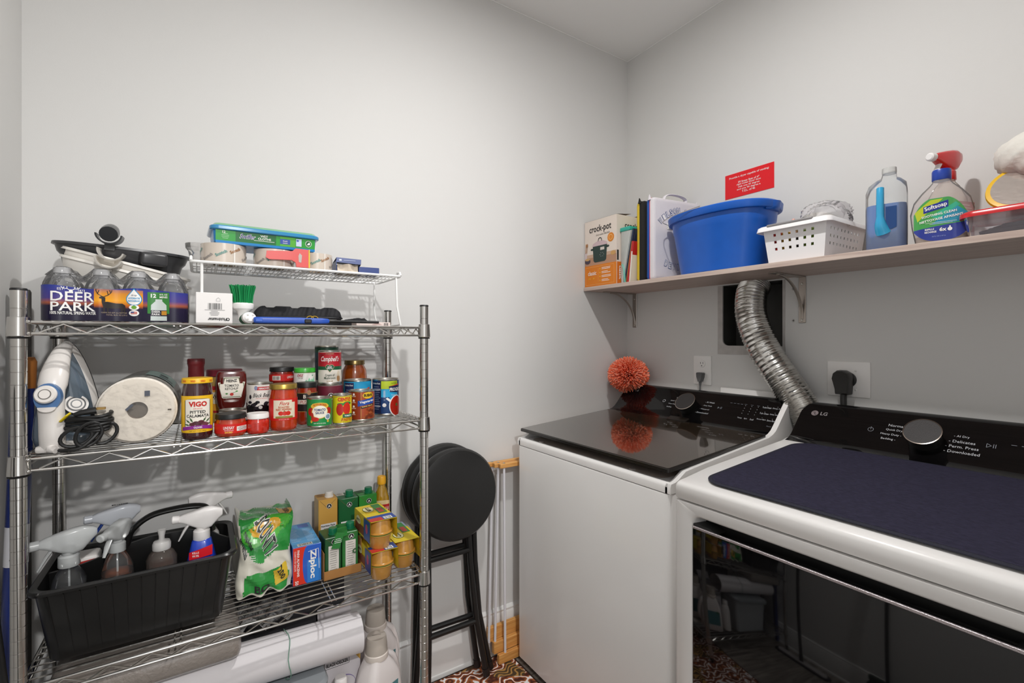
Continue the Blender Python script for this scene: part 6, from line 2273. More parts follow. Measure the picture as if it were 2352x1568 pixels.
GC = K('#15754f', 0.3, coat=0.3)
carton('broth_carton', 'tan broth carton with white screw cap in the back row', 0.343, 1.618, Z3, 0.058, 0.066, 0.190, '#d7a44e', K('#e9e5df', 0.35), 0, tops='#b98a4a')
carton('broth_carton', 'dark green broth carton with green screw cap, middle of back row', 0.406, 1.618, Z3, 0.062, 0.066, 0.182, '#1f5f35', GC, 0, tops='#cfc9bd')
carton('broth_carton', 'bright green broth carton with green cap beside the oil bottle', 0.472, 1.628, Z3, 0.060, 0.062, 0.178, '#2f8a36', GC, 2, facts=False, tops='#265c2c')
# two small cartons in a brown card carrier
KR = K('#a8763f', 0.7, name='kraft_card', var=0.12, vscale=40)
cr = thing('card_carrier', 'brown cardboard carrier holding two small green cartons', 'carrier', (0.354, 1.492, Z3), 1)
m = MB()
m.box(-0.054, -0.046, 0, 0.054, 0.046, 0.0015, KR)
m.box(-0.054, -0.046, 0, 0.054, -0.0445, 0.026, KR)
m.box(0.0525, -0.046, 0, 0.054, 0.046, 0.098, KR)
m.box(-0.054, -0.046, 0, -0.0525, 0.046, 0.080, KR)
m.box(-0.054, 0.0445, 0, 0.054, 0.046, 0.098, KR)
m.build('tray', cr)
GNC = K('#2c7a36', 0.35)
m = MB()
m.add([(-0.020, -0.046, 0.112), (0.012, -0.048, 0.120), (0.014, -0.040, 0.128), (0.020, -0.01, 0.132), (0.054, -0.02, 0.112), (0.055, 0.0, 0.105), (0.0, 0.03, 0.128), (-0.02, 0.0, 0.128)], [(0, 1, 2, 3, 7), (3, 4, 5, 6, 7)], GNC)
m.add([(-0.034, -0.049, 0.090), (-0.012, -0.050, 0.086), (0.004, -0.048, 0.128), (-0.018, -0.047, 0.134)], [(0, 1, 2, 3)], GNC)
m.build('strap', cr)
q = Print(planemap((-0.015, -0.0495, 0.11), (1, 0, 0), (0, 0, 1)))
q.lines(0.0, 0.0, 0.022, 3, 0.005, 0.0014, W_)
q.text('C', 0.047, -0.04, 0.014, K('#2c5a36'), bold=0.05)
q.build('strap_print', cr)


def side_deco(q, w, h):
    wt = K('#d9d4cc', 0.4)
    q.rect(-w * 0.30, h * 0.14, w * 0.34, h * 0.80, wt, 4)
    q.lines(0.0, h * 0.47, w * 0.5, 11, h * 0.055, 0.0012, K('#6a6a62'), L=5)


carton('juice_carton', 'small green carton at the left in the cardboard carrier', 0.3275, 1.492, Z3 + 0.002, 0.046, 0.078, 0.116, '#23532e', GC, 2, facts=False, deco=side_deco)
carton('juice_carton', 'small orange-footed green carton at the right in the cardboard carrier', 0.3785, 1.494, Z3 + 0.002, 0.046, 0.078, 0.122, '#2e7436', GC, -1, facts=False, deco=lambda q, w, h: (side_deco(q, w, h), q.rect(-w * 0.48, h * 0.02, w * 0.48, h * 0.16, K('#d9811f'), 3)))

# cooking oil bottle
t = thing('oil_bottle', 'clear bottle of golden cooking oil with yellow cap', 'bottle', (0.527, 1.622, Z3), face(0.527, 1.622))
m = MB()
m.lathe([(0.024, 0.0), (0.0265, 0.004), (0.0265, 0.13), (0.024, 0.155), (0.017, 0.180), (0.0125, 0.193), (0.0125, 0.203)], K('#a9801c', 0.08, coat=1.0, name='oil'), 30)
m.build('glass', t)
MB().lathe([(0.0145, 0.200), (0.015, 0.204), (0.0147, 0.222), (0.013, 0.226), (0, 0.226)], K('#e3a51e', 0.35), 24).build('cap', t)
q = Print(cylmap(0.0267), cols=0.003)
q.strip(-0.05, 0.05, lambda x: 0.150 - 6 * x * x, lambda x: 0.04, K('#e2c995', 0.4))
q.strip(-0.032, 0.032, lambda x: 0.136 - 3 * x * x, lambda x: 0.112 - 3 * x * x, K('#b3201f'), 1)
q.text('BERTOLLI', 0.002, 0.122, 0.011, W_, wd=0.046, bold=0.02, L=2, arc=0.0015)
q.text('COOKING', 0.003, 0.090, 0.008, K('#4a3a1c'), wd=0.032, L=2)
q.text('OLIVE OIL', 0.003, 0.078, 0.007, K('#4a3a1c'), wd=0.032, L=2)
q.build('label', t)

# ---------------------------------------------------------------- applesauce packs
CUP = K('#c08a3e', 0.25, coat=0.6, name='applesauce_cup')
SLV = K('#dcc32a', 0.4)
CARD = K('#d8c9b4', 0.7)


def sauce_pack(label, x, y, z, rz, blue):
    t = thing('applesauce_pack', label, 'applesauce pack', (x, y, z), rz, 'packs of applesauce cups at the right of the lower shelf')
    R_ = 0.0365
    for j, yy in enumerate((-0.038, 0.038)):
        for up in (0, 1):
            m = MB()
            pf = [(0.027, 0.0), (0.029, 0.003), (0.0335, 0.036), (0.0350, 0.0375), (0.0375, 0.0385), (0.0375, 0.0405), (0.036, 0.041)]
            if up:
                pf = [(r_, 0.0845 - z_) for r_, z_ in pf]
            m.lathe(pf, CUP, 26, cy=yy)
            cp_ = m.build('cup', t)
            m = MB()
            z_ = 0.0412 if not up else 0.0428
            m.lathe([(0.0376, z_ - 0.0004), (0.0378, z_ + 0.0004)], K('#3f9a44', 0.4), 26, cy=yy, cap=False)
            m.build('lid_foil', cp_)
    m = MB()
    fr_ = -0.074
    m.box(-0.0385, fr_, 0.086, 0.0385, 0.074, 0.0872, SLV)
    for sx in (-1, 1):
        m.add([(sx * 0.0385, fr_, 0.0872), (sx * 0.0385, 0.074, 0.0872), (sx * 0.040, 0.074, 0.026), (sx * 0.040, fr_, 0.026)], [(0, 1, 2, 3)], SLV)
        m.add([(sx * 0.0392, fr_, 0.0872), (sx * 0.0392, 0.074, 0.0872), (sx * 0.0408, 0.074, 0.026), (sx * 0.0408, fr_, 0.026)], [(0, 1, 2, 3)], SLV)
    m.build('sleeve', t)
    q = Print(planemap((0, 0, 0.0872), (1, 0, 0), (0, 1, 0)), cols=0.01)
    if blue:
        q.rect(-0.0383, -0.0735, 0.0383, -0.030, K('#2b4a94', 0.4), 1)
        q.rect(-0.0383, -0.0735, -0.0, -0.048, K('#c23a33', 0.4), 2)
        q.rect(0.004, -0.070, 0.028, -0.050, W_, 2)
        q.bars(0.016, -0.060, 0.020, 0.016, K('#5a2a2a'), n=12)
        q.rect(-0.028, 0.0, 0.028, 0.012, K('#c9a41e'), 1)
    else:
        q.rect(-0.0383, 0.030, 0.0383, 0.0735, K('#8e97ad', 0.4), 1)
    q.rect(0.006, -0.016, 0.032, 0.068, K('#3a7d3a', 0.4), 2)
    q.rect(0.010, -0.010, 0.026, 0.030, K('#a8433a', 0.4), 3)
    q.ell(-0.012, 0.030 if blue else -0.028, 0.016, 0.023, K('#3f5a2a'), 3)
    q.ell(-0.012, 0.030 if blue else -0.028, 0.0145, 0.0215, K('#e8e1b0'), 4)
    q.text("MOTT'S", -0.012, 0.030 if blue else -0.028, 0.012, K('#26301c'), wd=0.034, rot=90 if blue else -90, bold=0.035, L=5)
    q.build('top_print', t)
    q = Print(planemap((-0.0410, 0, 0.056), (0, -1, 0), (0, 0, 1)), cols=0.01)
    c0 = K('#2b4a94', 0.4) if blue else K('#d8bd2a', 0.4)
    q.rect(0.02, -0.030, 0.0735, 0.0305, c0, 1)
    if blue:
        q.ell(0.045, 0.004, 0.010, 0.014, K('#c2497a'), 2)
        q.ell(0.055, 0.014, 0.005, 0.005, K('#4a9a4a'), 2)
        q.rect(-0.06, -0.025, 0.018, 0.0, K('#7d3a2a'), 1)
    else:
        q.rect(0.035, -0.02, 0.066, 0.018, K('#c9c3ae'), 2)
        q.lines(0.05, 0.0, 0.024, 8, 0.004, 0.001, K('#5a5a4a'), L=3)
    q.ell(-0.028, 0.010, 0.020, 0.012, K('#e8e1b0'), 2)
    q.text("MOTT'S", -0.028, 0.010, 0.008, K('#26301c'), wd=0.030, bold=0.03, L=3)
    q.build('side_print', t)
    return t


sauce_pack('applesauce cup pack at the bottom of the pile with blue-ended sleeve', 0.449, 1.428, Z3, 1, True)
sauce_pack('applesauce cup pack lying on top of another pack, blue-ended sleeve', 0.446, 1.432, Z3 + 0.0878, 2, True)
sauce_pack('applesauce cup pack with plain yellow sleeve beside the chrome post', 0.5305, 1.462, Z3, 0, False)

# ================================================================ ON THE WALL SHELF
SZ1 = SZ + 0.0006
# slow-cooker carton
cbx = thing('cooker_carton', 'cream and orange slow-cooker carton in the shelf corner', 'box', (1.672, 1.612, SZ1))
CBC = K('#e3d6cb', 0.5, name='carton_cream')
ORG = K('#dd7d14', 0.45)
m = MB()
m.box(1.545, 1.5085, SZ1, 1.800, 1.7165, SZ1 + 0.308, CBC)
m.build('carton', cbx, world=True)
m = MB()
FL = K('#8f8378', 0.7)
m.add([(1.545, 1.7165, SZ1 + 0.3085), (1.545, 1.5085, SZ1 + 0.3085), (1.640, 1.5105, SZ1 + 0.321), (1.640, 1.7145, SZ1 + 0.321)], [(0, 1, 2, 3)], FL)
m.add([(1.800, 1.7165, SZ1 + 0.3085), (1.800, 1.5085, SZ1 + 0.3085), (1.705, 1.5105, SZ1 + 0.324), (1.705, 1.7145, SZ1 + 0.324)], [(0, 1, 2, 3)], FL)
m.build('top_flap', cbx, world=True)
q = Print(planemap((1.545, 1.6125, SZ1), (0, -1, 0), (0, 0, 1)), cols=0.05)
q.rect(-0.103, 0.0005, 0.103, 0.098, ORG, 0)
q.rect(-0.103, 0.098, 0.103, 0.135, K('#b58a6f', 0.5), 0)
q.rect(-0.103, 0.135, 0.103, 0.15, K('#c9a992', 0.5), 0)
OL = K('#f0b878', 0.45)
for a, b in (((-0.095, 0.008), (0.088, 0.008)), ((0.088, 0.008), (0.088, 0.090)), ((0.088, 0.090), (-0.095, 0.090)), ((-0.095, 0.090), (-0.095, 0.008))):
    q.line([a, b], 0.0012, OL, 2)
q.line([(-0.012, 0.02), (-0.012, 0.082)], 0.001, OL, 2)
q.text('crock-pot', 0.0, 0.262, 0.040, BLACK, wd=0.142, bold=0.012)
q.text('slow cooker BRAND', 0.018, 0.236, 0.008, K('#5a5048'), wd=0.088)
q.text('classic', -0.052, 0.062, 0.020, W_, wd=0.056, bold=0.01)
q.text('4.5qt', -0.070, 0.036, 0.008, K('#f0c21e'), bold=0.03)
q.text('5+', -0.040, 0.036, 0.008, K('#f0c21e'), bold=0.03)
for i in range(4):
    q.ell(0.0, 0.078 - i * 0.018, 0.003, 0.003, K('#f0c21e'), 2)
    q.lines(0.040, 0.078 - i * 0.018, 0.06, 2, 0.006, 0.0022, W_, left=True, seedv=i)
BD = K('#e0861e', 0.45)
for i in range(16):
    a = 2 * PI * i / 16
    q.ell(0.068 + 0.017 * math.cos(a), 0.212 + 0.017 * math.sin(a), 0.004, 0.004, BD, 1, 8)
q.ell(0.068, 0.212, 0.017, 0.017, BD, 2)
q.ell(0.068, 0.212, 0.012, 0.012, K('#f0d9a0'), 3)
q.ell(0.068, 0.212, 0.0105, 0.0105, BD, 4)
# cooker picture
PG = K('#243a35', 0.4)
q.poly([(-0.048, 0.185), (0.045, 0.185), (0.040, 0.118), (0.030, 0.110), (-0.034, 0.110), (-0.043, 0.118)], PG, 3)
q.ell(-0.053, 0.172, 0.009, 0.005, PG, 3)
q.ell(0.050, 0.175, 0.009, 0.005, PG, 3)
q.poly([(-0.051, 0.185), (0.048, 0.185), (0.044, 0.196), (0.020, 0.206), (-0.022, 0.206), (-0.047, 0.196)], K('#cdb4b8', 0.4), 4)
q.line([(-0.012, 0.205), (-0.010, 0.217), (0.0, 0.221), (0.009, 0.217), (0.011, 0.205)], 0.0035, K('#2a2a2a'), 5)
q.rect(0.002, 0.163, 0.028, 0.176, K('#d9d0c8'), 4)
for i in range(6):
    a = PI * 2 * i / 6
    q.ell(0.012 + 0.012 * math.cos(a), 0.142 + 0.009 * math.sin(a), 0.0012, 0.0012, W_, 4, 6)
q.ell(-0.083, 0.120, 0.019, 0.013, K('#4a3f4c'), 3)
q.ell(-0.083, 0.129, 0.016, 0.006, K('#c9a06a'), 4)
q.rect(-0.103, 0.13, -0.088, 0.165, K('#d5c4c6'), 2)
for a in (-0.098, -0.090):
    q.line([(a, 0.16), (a + 0.004, 0.19)], 0.004, K('#a8764a'), 3)
    q.ell(a + 0.005, 0.196, 0.004, 0.009, K('#a8764a'), 3)
q.ell(0.083, 0.140, 0.016, 0.010, K('#c79a5e'), 3)
q.build('front_print', cbx, world=True)
q = Print(planemap((1.545, 1.5085, SZ1), (1, 0, 0), (0, 0, 1)), cols=0.05)
q.rect(0.0015, 0.0005, 0.25, 0.098, K('#d9701a', 0.45), 0)
q.rect(0.0015, 0.105, 0.012, 0.15, BLACK, 1)
q.text('classic', 0.024, 0.05, 0.020, W_, wd=0.060, rot=-90, bold=0.01)
q.text('crock-pot', 0.12, 0.262, 0.03, BLACK, wd=0.14, bold=0.01)
q.build('side_print', cbx, world=True)

# clear zip pouch with teal edge
zp = thing('zip_pouch', 'clear document pouch with teal zip edge beside the cooker carton', 'pouch', (1.63, 1.485, SZ1))
m = MB()
FG = K('#b4b6b2', 0.3, var=0.3, vscale=30, stretch=(1.0, 60.0, 1.0), coat=0.4)
m.loft([[(x, y, z) for x, y in rrect(1.566, 1.490 + k, 1.74, 1.506, 0.006, 3)] for z, k in ((SZ1, 0.002), (SZ1 + 0.02, 0.0), (SZ1 + 0.225, -0.042), (SZ1 + 0.232, -0.040))], FG)
m.build('sleeve', zp, world=True)
m = MB()
m.rbox(1.562, 1.447, SZ1 + 0.228, 1.745, 1.5065, SZ1 + 0.246, K('#2fa896', 0.4), 0.004, 2)
m.build('zip_edge', zp, world=True)
m = MB()
for i in range(3):
    m.tube([(1.565, 1.4995 - i * 0.004, SZ1 + 0.085), (1.5635, 1.487 - i * 0.004, SZ1 + 0.065), (1.564, 1.480 - i * 0.003, SZ1 + 0.0)], 0.0012, K('#6fc2b0', 0.4), 5)
m.build('elastic', zp, world=True)


def slab(name, label, cat, y0, lean, th_, x0, x1, h, mat_, pages=None):
    t = thing(name, label, cat, (x0, y0, SZ1), rot=(math.radians(lean), 0, 0))
    m = MB()
    if pages:
        m.box(0, -th_, 0, x1 - x0, -th_ + 0.0015, h, mat_)
        m.box(0, -0.0015, 0, x1 - x0, 0, h, mat_)
        m.box(0, -th_, 0, 0.0015, 0, h, mat_)
        m.build('cover', t)
        m = MB()
        m.box(0.0018, -th_ + 0.0017, 0.002, x1 - x0 - 0.003, -0.0017, h - 0.003, pages)
        m.build('pages', t)
    else:
        m.rbox(0, -th_, 0, x1 - x0, 0, h, mat_, 0.0012, 1)
        m.build('board', t)
    return t


# lean: positive tips the top towards -y
slab('notebook', 'navy blue notebook leaning between pouch and cushions', 'notebook', 1.4875, 12.5, 0.010, 1.568, 1.74, 0.238, K('#22304f', 0.5), K('#d9d4c8', 0.7))
slab('card_folder', 'brown kraft folder leaning beside the navy notebook', 'folder', 1.4770, 11.0, 0.008, 1.566, 1.74, 0.182, K('#a8713c', 0.7), K('#c79a62', 0.7))
slab('card_folder', 'red folder leaning against the white notebook', 'folder', 1.4685, 9.5, 0.012, 1.565, 1.74, 0.180, K('#b81c24', 0.5))
slab('notebook', 'small white notebook leaning beside the black cushion', 'notebook', 1.4560, 6.0, 0.007, 1.564, 1.70, 0.135, K('#e0d9cc', 0.6))


def cushion(name, label, loc, rz, w, h, th_, front, back, piping):
    t = thing(name, label, 'cushion', loc, rz)
    def ring(k, y):
        return [(x * k + w / 2, y, z * k + h / 2) for x, z in rrect(-w / 2, -h / 2, w / 2, h / 2, 0.012, 4)]
    m = MB()
    m.loft([ring(1.0, 0.0), ring(0.995, -th_ * 0.35), ring(0.97, -th_ * 0.47), ring(0.90, -th_ * 0.5)], front)
    m.build('front_panel', t, ang=60)
    m = MB()
    m.loft([ring(1.0, 0.0), ring(0.995, th_ * 0.35), ring(0.97, th_ * 0.47), ring(0.90, th_ * 0.5)], back)
    m.build('back_panel', t, ang=60)
    m = MB()
    m.tube([(x + w / 2, 0, z + h / 2) for x, z in rrect(-w / 2, -h / 2, w / 2, h / 2, 0.01, 3)], 0.0016, piping, 6, closed=True)
    for sx, sz in ((0, 1), (1, 1)):
        m.tube([(sx * w, 0, h - 0.01), (sx * w + (0.004 if sx else -0.002), 0, h + 0.012)], [0.008, 0.002], front, 8)
    m.build('seam', t)
    return t


BKC = K('#1b1a19', 0.9, bump=0.3, bscale=400)
WHC = K('#dcd8dc', 0.85, name='canvas_white', bump=0.3, bscale=450)
BLC = K('#2458b0', 0.8)
cushion('stadium_cushion', 'black and yellow seat cushion standing on edge on the shelf', (1.582, 1.409, SZ1), -6, 0.245, 0.345, 0.046, BKC, K('#e0c032', 0.8), BKC)
c2 = cushion('stadium_cushion', 'white and blue seat cushion with blue team lettering, standing on edge', (1.576, 1.350, SZ1), -8, 0.262, 0.345, 0.046, WHC, BLC, K('#c9324a', 0.7))
BT = K('#2a4788', 0.6)
q = Print(planemap((0.131, -0.0232, 0.172), (1, 0, 0), (0, 0, 1)))
word = 'WILSON CREEK'
for i, ch in enumerate(word):
    if ch == ' ':
        continue
    k_ = 2 * i / (len(word) - 1) - 1
    a = math.radians(-58 * k_)
    cx_, cz_ = 0.014 + 0.108 * k_, 0.128 - 0.054 * k_ * k_
    q.text(ch, cx_, cz_, 0.026, BT, wd=0.018, bold=0.075, rot=math.degrees(a) * 0.75, L=1)
    q.text(ch, cx_, cz_, 0.0225, W_, wd=0.0135, bold=0.012, rot=math.degrees(a) * 0.75, L=2)
word = 'DEVILS'
for i, ch in enumerate(word):
    k_ = 2 * i / (len(word) - 1) - 1
    a = math.radians(24 * k_)
    cx_, cz_ = -0.010 + 0.054 * k_, -0.113 + 0.012 * k_ * k_
    q.text(ch, cx_, cz_, 0.028, BT, wd=0.017 if ch != 'I' else 0.008, bold=0.05, rot=math.degrees(a) * 0.8, L=1)
    q.text(ch, cx_, cz_, 0.024, W_, wd=0.0135 if ch != 'I' else 0.005, bold=0.012, rot=math.degrees(a) * 0.8, L=2)
q.build('lettering', c2)
m = MB()
hpts = [(0.06, -0.012, 0.335), (0.075, -0.012, 0.358), (0.11, -0.014, 0.366), (0.16, -0.016, 0.362), (0.185, -0.014, 0.350), (0.172, -0.010, 0.335)]
m.tube(spline(hpts, 20), 0.010, WHC, 8, flat=0.35)
m.build('carry_handle', c2)

# blue oval bucket
BU = K('#0f5abb', 0.3, name='bucket_blue', var=0.10, vscale=20)
bk = thing('blue_bucket', 'large blue oval plastic bucket with wire handle on the shelf', 'bucket', (1.664, 1.078, SZ1))
def ov(rx, ry, z, n=56, e=2.4, grow=0.0):
    out = []
    for i in range(n):
        a = 2 * PI * i / n
        ca, sa = math.cos(a), math.sin(a)
        r = (abs(ca) ** e + abs(sa) ** e) ** (-1 / e)
        out.append(((rx + grow) * r * ca, (ry + grow) * r * sa, z))
    return out
m = MB()
m.loft([ov(0.100, 0.150, 0.0), ov(0.106, 0.156, 0.004), ov(0.122, 0.186, 0.165), ov(0.124, 0.189, 0.170), ov(0.127, 0.193, 0.206), ov(0.138, 0.206, 0.206), ov(0.140, 0.208, 0.209), ov(0.142, 0.210, 0.229), ov(0.139, 0.207, 0.233), ov(0.130, 0.198, 0.232), ov(0.120, 0.186, 0.17), ov(0.100, 0.150, 0.006)], BU)
m.build('tub', bk, ang=40)
m = MB()
m.loft([[(x, y - 0.205, z) for x, y in ((-0.045, 0.012), (-0.02, -0.004 - k * 0.6), (0.0, -0.007 - k), (0.02, -0.004 - k * 0.6), (0.045, 0.012), (0.0, 0.02))] for z, k in ((0.200, -0.006), (0.210, 0.002), (0.229, 0.006))], BU)
m.build('pour_spout', bk, ang=60)
m = MB()
m.tube(spline([(-0.03, 0.214, 0.222), (-0.10, 0.195, 0.224), (-0.141, 0.12, 0.226), (-0.146, 0.04, 0.232), (-0.142, -0.005, 0.237)], 20), 0.0016, STEEL, 6)
m.build('wire_handle', bk)
m = MB()
m.rbox(-0.045, 0.206, 0.205, -0.015, 0.222, 0.232, K('#e6e4df', 0.4), 0.003, 1)
m.build('handle_socket', bk)

# white perforated basket
BW = K('#ebe9ea', 0.3, name='basket_white')
bs = thing('perforated_basket', 'white plastic basket with square holes on the wall shelf', 'basket', (1.68, 0.745, SZ1))


def plate_holes(m, fn, w, h, cols, rows, hs, hv, x0, y0, dx, dy, th_, mat_):
    xs, ys = [0.0], [0.0]
    for i in range(cols):
        xs += [x0 + i * dx, x0 + i * dx + hs]
    for j in range(rows):
        ys += [y0 + j * dy, y0 + j * dy + hv]
    xs.append(w)
    ys.append(h)
    for j in range(len(ys) - 1):
        for i in range(len(xs) - 1):
            a, b, c, d = xs[i], xs[i + 1], ys[j], ys[j + 1]
            if i % 2 == 1 and j % 2 == 1:
                for (p, q_) in (((a, c), (b, c)), ((b, c), (b, d)), ((b, d), (a, d)), ((a, d), (a, c))):
                    m.add([fn(*p, 0), fn(*q_, 0), fn(*q_, th_), fn(*p, th_)], [(0, 1, 2, 3)], mat_)
            else:
                m.add([fn(a, c, 0), fn(b, c, 0), fn(b, d, 0), fn(a, d, 0)], [(0, 1, 2, 3)], mat_)
                m.add([fn(a, c, th_), fn(b, c, th_), fn(b, d, th_), fn(a, d, th_)], [(3, 2, 1, 0)], mat_)


hB = 0.112
tap = lambda v: 0.012 * (1 - v / hB)
m = MB()
plate_holes(m, lambda u, v, o: Vector((1.553 + tap(v) + o, 0.858 - tap(v) - u * (0.190 - 2 * tap(v)) / 0.190, SZ1 + v)), 0.190, hB, 6, 3, 0.0085, 0.0085, 0.030, 0.040, 0.0235, 0.0225, 0.002, BW)
m.build('front_wall', bs, world=True)
m = MB()
plate_holes(m, lambda u, v, o: Vector((1.553 + tap(v) + u * (0.270 - 2 * tap(v)) / 0.270, 0.668 + tap(v) + o, SZ1 + v)), 0.270, hB, 9, 3, 0.0085, 0.0085, 0.030, 0.040, 0.0235, 0.0225, 0.002, BW)
m.build('right_wall', bs, world=True)
m = MB()
plate_holes(m, lambda u, v, o: Vector((1.553 + tap(v) + u * (0.270 - 2 * tap(v)) / 0.270, 0.858 - tap(v) - o, SZ1 + v)), 0.270, hB, 9, 3, 0.0085, 0.0085, 0.030, 0.040, 0.0235, 0.0225, 0.002, BW)
m.build('left_wall', bs, world=True)
m = MB()
plate_holes(m, lambda u, v, o: Vector((1.823 - tap(v) - o, 0.858 - tap(v) - u * (0.190 - 2 * tap(v)) / 0.190, SZ1 + v)), 0.190, hB, 6, 3, 0.0085, 0.0085, 0.030, 0.040, 0.0235, 0.0225, 0.002, BW)
m.box(1.566, 0.681, SZ1, 1.81, 0.845, SZ1 + 0.002, BW)
m.build('back_wall', bs, world=True)
m = MB()
def rg(g, z):
    return [(x, y, SZ1 + z) for x, y in rrect(1.553 - g, 0.668 - g, 1.823 + min(g, 0.008), 0.858 + g, 0.018, 5)]
m.loft([rg(0.0, hB - 0.001), rg(0.003, hB), rg(0.014, hB + 0.001), rg(0.018, hB - 0.010), rg(0.019, hB - 0.010), rg(0.016, hB + 0.004), rg(0.010, hB + 0.008), rg(0.0, hB + 0.007), rg(-0.003, hB + 0.002), rg(-0.002, hB - 0.001)], BW, cap=False)
m.build('rim', bs, world=True, ang=50)
MB().rbox(1.534, 0.700, SZ1 + hB + 0.003, 1.560, 0.838, SZ1 + hB + 0.0105, K('#8d8a8b', 0.5), 0.003, 2).build('grip', bs, world=True)
# what lies in the basket
for nm, lb, ct, (x, y), (a, b, c), col in (
        ('red_box', 'red box inside the white basket, seen through its holes', 'box', (1.60, 0.828), (0.05, 0.022, 0.10), '#b5241c'),
        ('yellow_box', 'yellow packet inside the white basket, next to the red box', 'packet', (1.60, 0.800), (0.045, 0.024, 0.095), '#c9a01e'),
        ('dark_box', 'dark brown box in the middle of the white basket', 'box', (1.605, 0.770), (0.05, 0.028, 0.085), '#2a1c12'),
        ('green_packet', 'lime green packet at the right inside the white basket', 'packet', (1.60, 0.720), (0.045, 0.060, 0.092), '#7d9a1c')):
    m = MB()
    m.rbox(-a / 2, -b / 2, 0, a / 2, b / 2, c, K(col, 0.4), 0.002, 1)
    tag(m.build(nm, None, (x, y, SZ1 + 0.0025)), lb, ct)
m = MB()
m.lathe([(0.010, 0.0), (0.012, 0.004), (0.012, 0.10), (0.0085, 0.115), (0.0085, 0.135), (0.004, 0.147), (0, 0.148)], K('#e0a493', 0.4), 16)
tag(m.build('pink_bottle', None, (1.575, 0.812, SZ1 + 0.1) if False else (1.640, 0.805, SZ1 + 0.003)), 'pink nozzle bottle poking out of the white basket', 'bottle')


def lump(name, label, cat, c, r, mat_, amp=0.18, seedv=1, n=30, k=14, sub=None):
    rr = random.Random(seedv)
    ph = [(rr.uniform(2, 6), rr.uniform(2, 6), rr.uniform(2, 7), rr.uniform(0, 6)) for _ in range(6)]
    vs, fs = [], []
    for j in range(k + 1):
        th_ = PI * j / k
        for i in range(n):
            a = 2 * PI * i / n
            d = Vector((math.sin(th_) * math.cos(a), math.sin(th_) * math.sin(a), math.cos(th_)))
            f = 1 + amp * sum(abs(math.sin(p[0] * d.x + p[1] * d.y + p[2] * d.z + p[3])) - 0.6 for p in ph) / 3
            vs.append((r[0] * d.x * f, r[1] * d.y * f, max(-r[2] * 0.9, r[2] * d.z * f)))
    for j in range(k):
        for i in range(n):
            fs.append((j * n + i, j * n + (i + 1) % n, (j + 1) * n + (i + 1) % n, (j + 1) * n + i))
    o = MB().add(vs, fs, mat_).build(name, None, c, ang=70)
    return tag(o, label, cat)


lump('folded_cloth', 'dark folded cloth at the back of the white basket', 'cloth', (1.74, 0.765, SZ1 + 0.104), (0.065, 0.080, 0.035), K('#2a2624', 0.9), 0.3, 4)
lump('mesh_bag', 'white mesh laundry bag heaped in the white basket', 'mesh bag', (1.668, 0.745, SZ1 + 0.115), (0.060, 0.058, 0.040), K('#d3d0cc', 0.8, bump=0.8, bscale=260), 0.35, 9, 40, 20)
lump('plastic_bag', 'crumpled clear plastic bag on top of the white basket', 'plastic bag', (1.675, 0.722, SZ1 + 0.138), (0.075, 0.062, 0.048), film('#f4f2f4', 0.22, 0.06, 0.15, 'crumpled_bag', bump=0.5, bscale=30), 0.35, 12, 44, 24)

# jug of blue washer fluid
jg = thing('fluid_jug', 'translucent jug half full of blue fluid on the wall shelf', 'jug', (1.628, 0.546, SZ1), -74)
JUG = film('#f0f2f2', 0.16, 0.12, 0.2, 'hdpe_jug')
BLQ = K('#1268bd', 0.2, name='blue_fluid', coat=0.3)
BLQ2 = K('#2fa0cf', 0.25, coat=0.3)
def jr(w2, d2, z, cx_=0.0):
    return [(x + cx_, y, z) for x, y in rrect(-w2, -d2, w2, d2, min(w2, d2) * 0.55, 6)]
body = [(0.0, 0.042, 0.044), (0.005, 0.046, 0.048), (0.06, 0.0465, 0.0485), (0.13, 0.0465, 0.0485), (0.165, 0.0465, 0.0485), (0.185, 0.042, 0.044), (0.200, 0.028, 0.028), (0.206, 0.018, 0.018), (0.220, 0.0155, 0.0155), (0.224, 0.012, 0.012)]
m = MB()
m.loft([jr(w_, d_, z, 0.006 * max(0, (z - 0.165) / 0.05)) for z, w_, d_ in body], JUG)
m.build('jug_wall', jg, ang=50)
m = MB()
m.loft([jr(w_ - 0.0015, d_ - 0.0015, z + 0.002) for z, w_, d_ in body[:3]] + [jr(0.045, 0.047, 0.118), jr(0.045, 0.047, 0.127)], BLQ)
m.build('fluid', jg, ang=50)
m = MB()
m.tube(spline([(-0.012, -0.044, 0.172), (-0.012, -0.049, 0.145), (-0.012, -0.050, 0.10), (-0.011, -0.048, 0.070), (-0.006, -0.038, 0.050)], 16), [0.009 + 0.011 * max(0, (i - 9) / 7) for i in range(17)], BLQ2, 12)
m.build('handle', jg, ang=60)
q = Print(lambda x, y, o: (x, -0.0487 - o, y), cols=0.01)
q.strip(0.0, 0.024, lambda x: 0.118, lambda x: 0.055 + 30 * (x - 0.01) ** 2, K('#0e3f7a', 0.3), 1)
q.build('grip_recess', jg)
MB().lathe([(0.0165, 0.0), (0.017, 0.004), (0.0165, 0.016), (0, 0.017)], film('#efefec', 0.5, 0.2, 0.2, 'jug_cap'), 22).build('cap', jg, (0.006, 0, 0.2195))

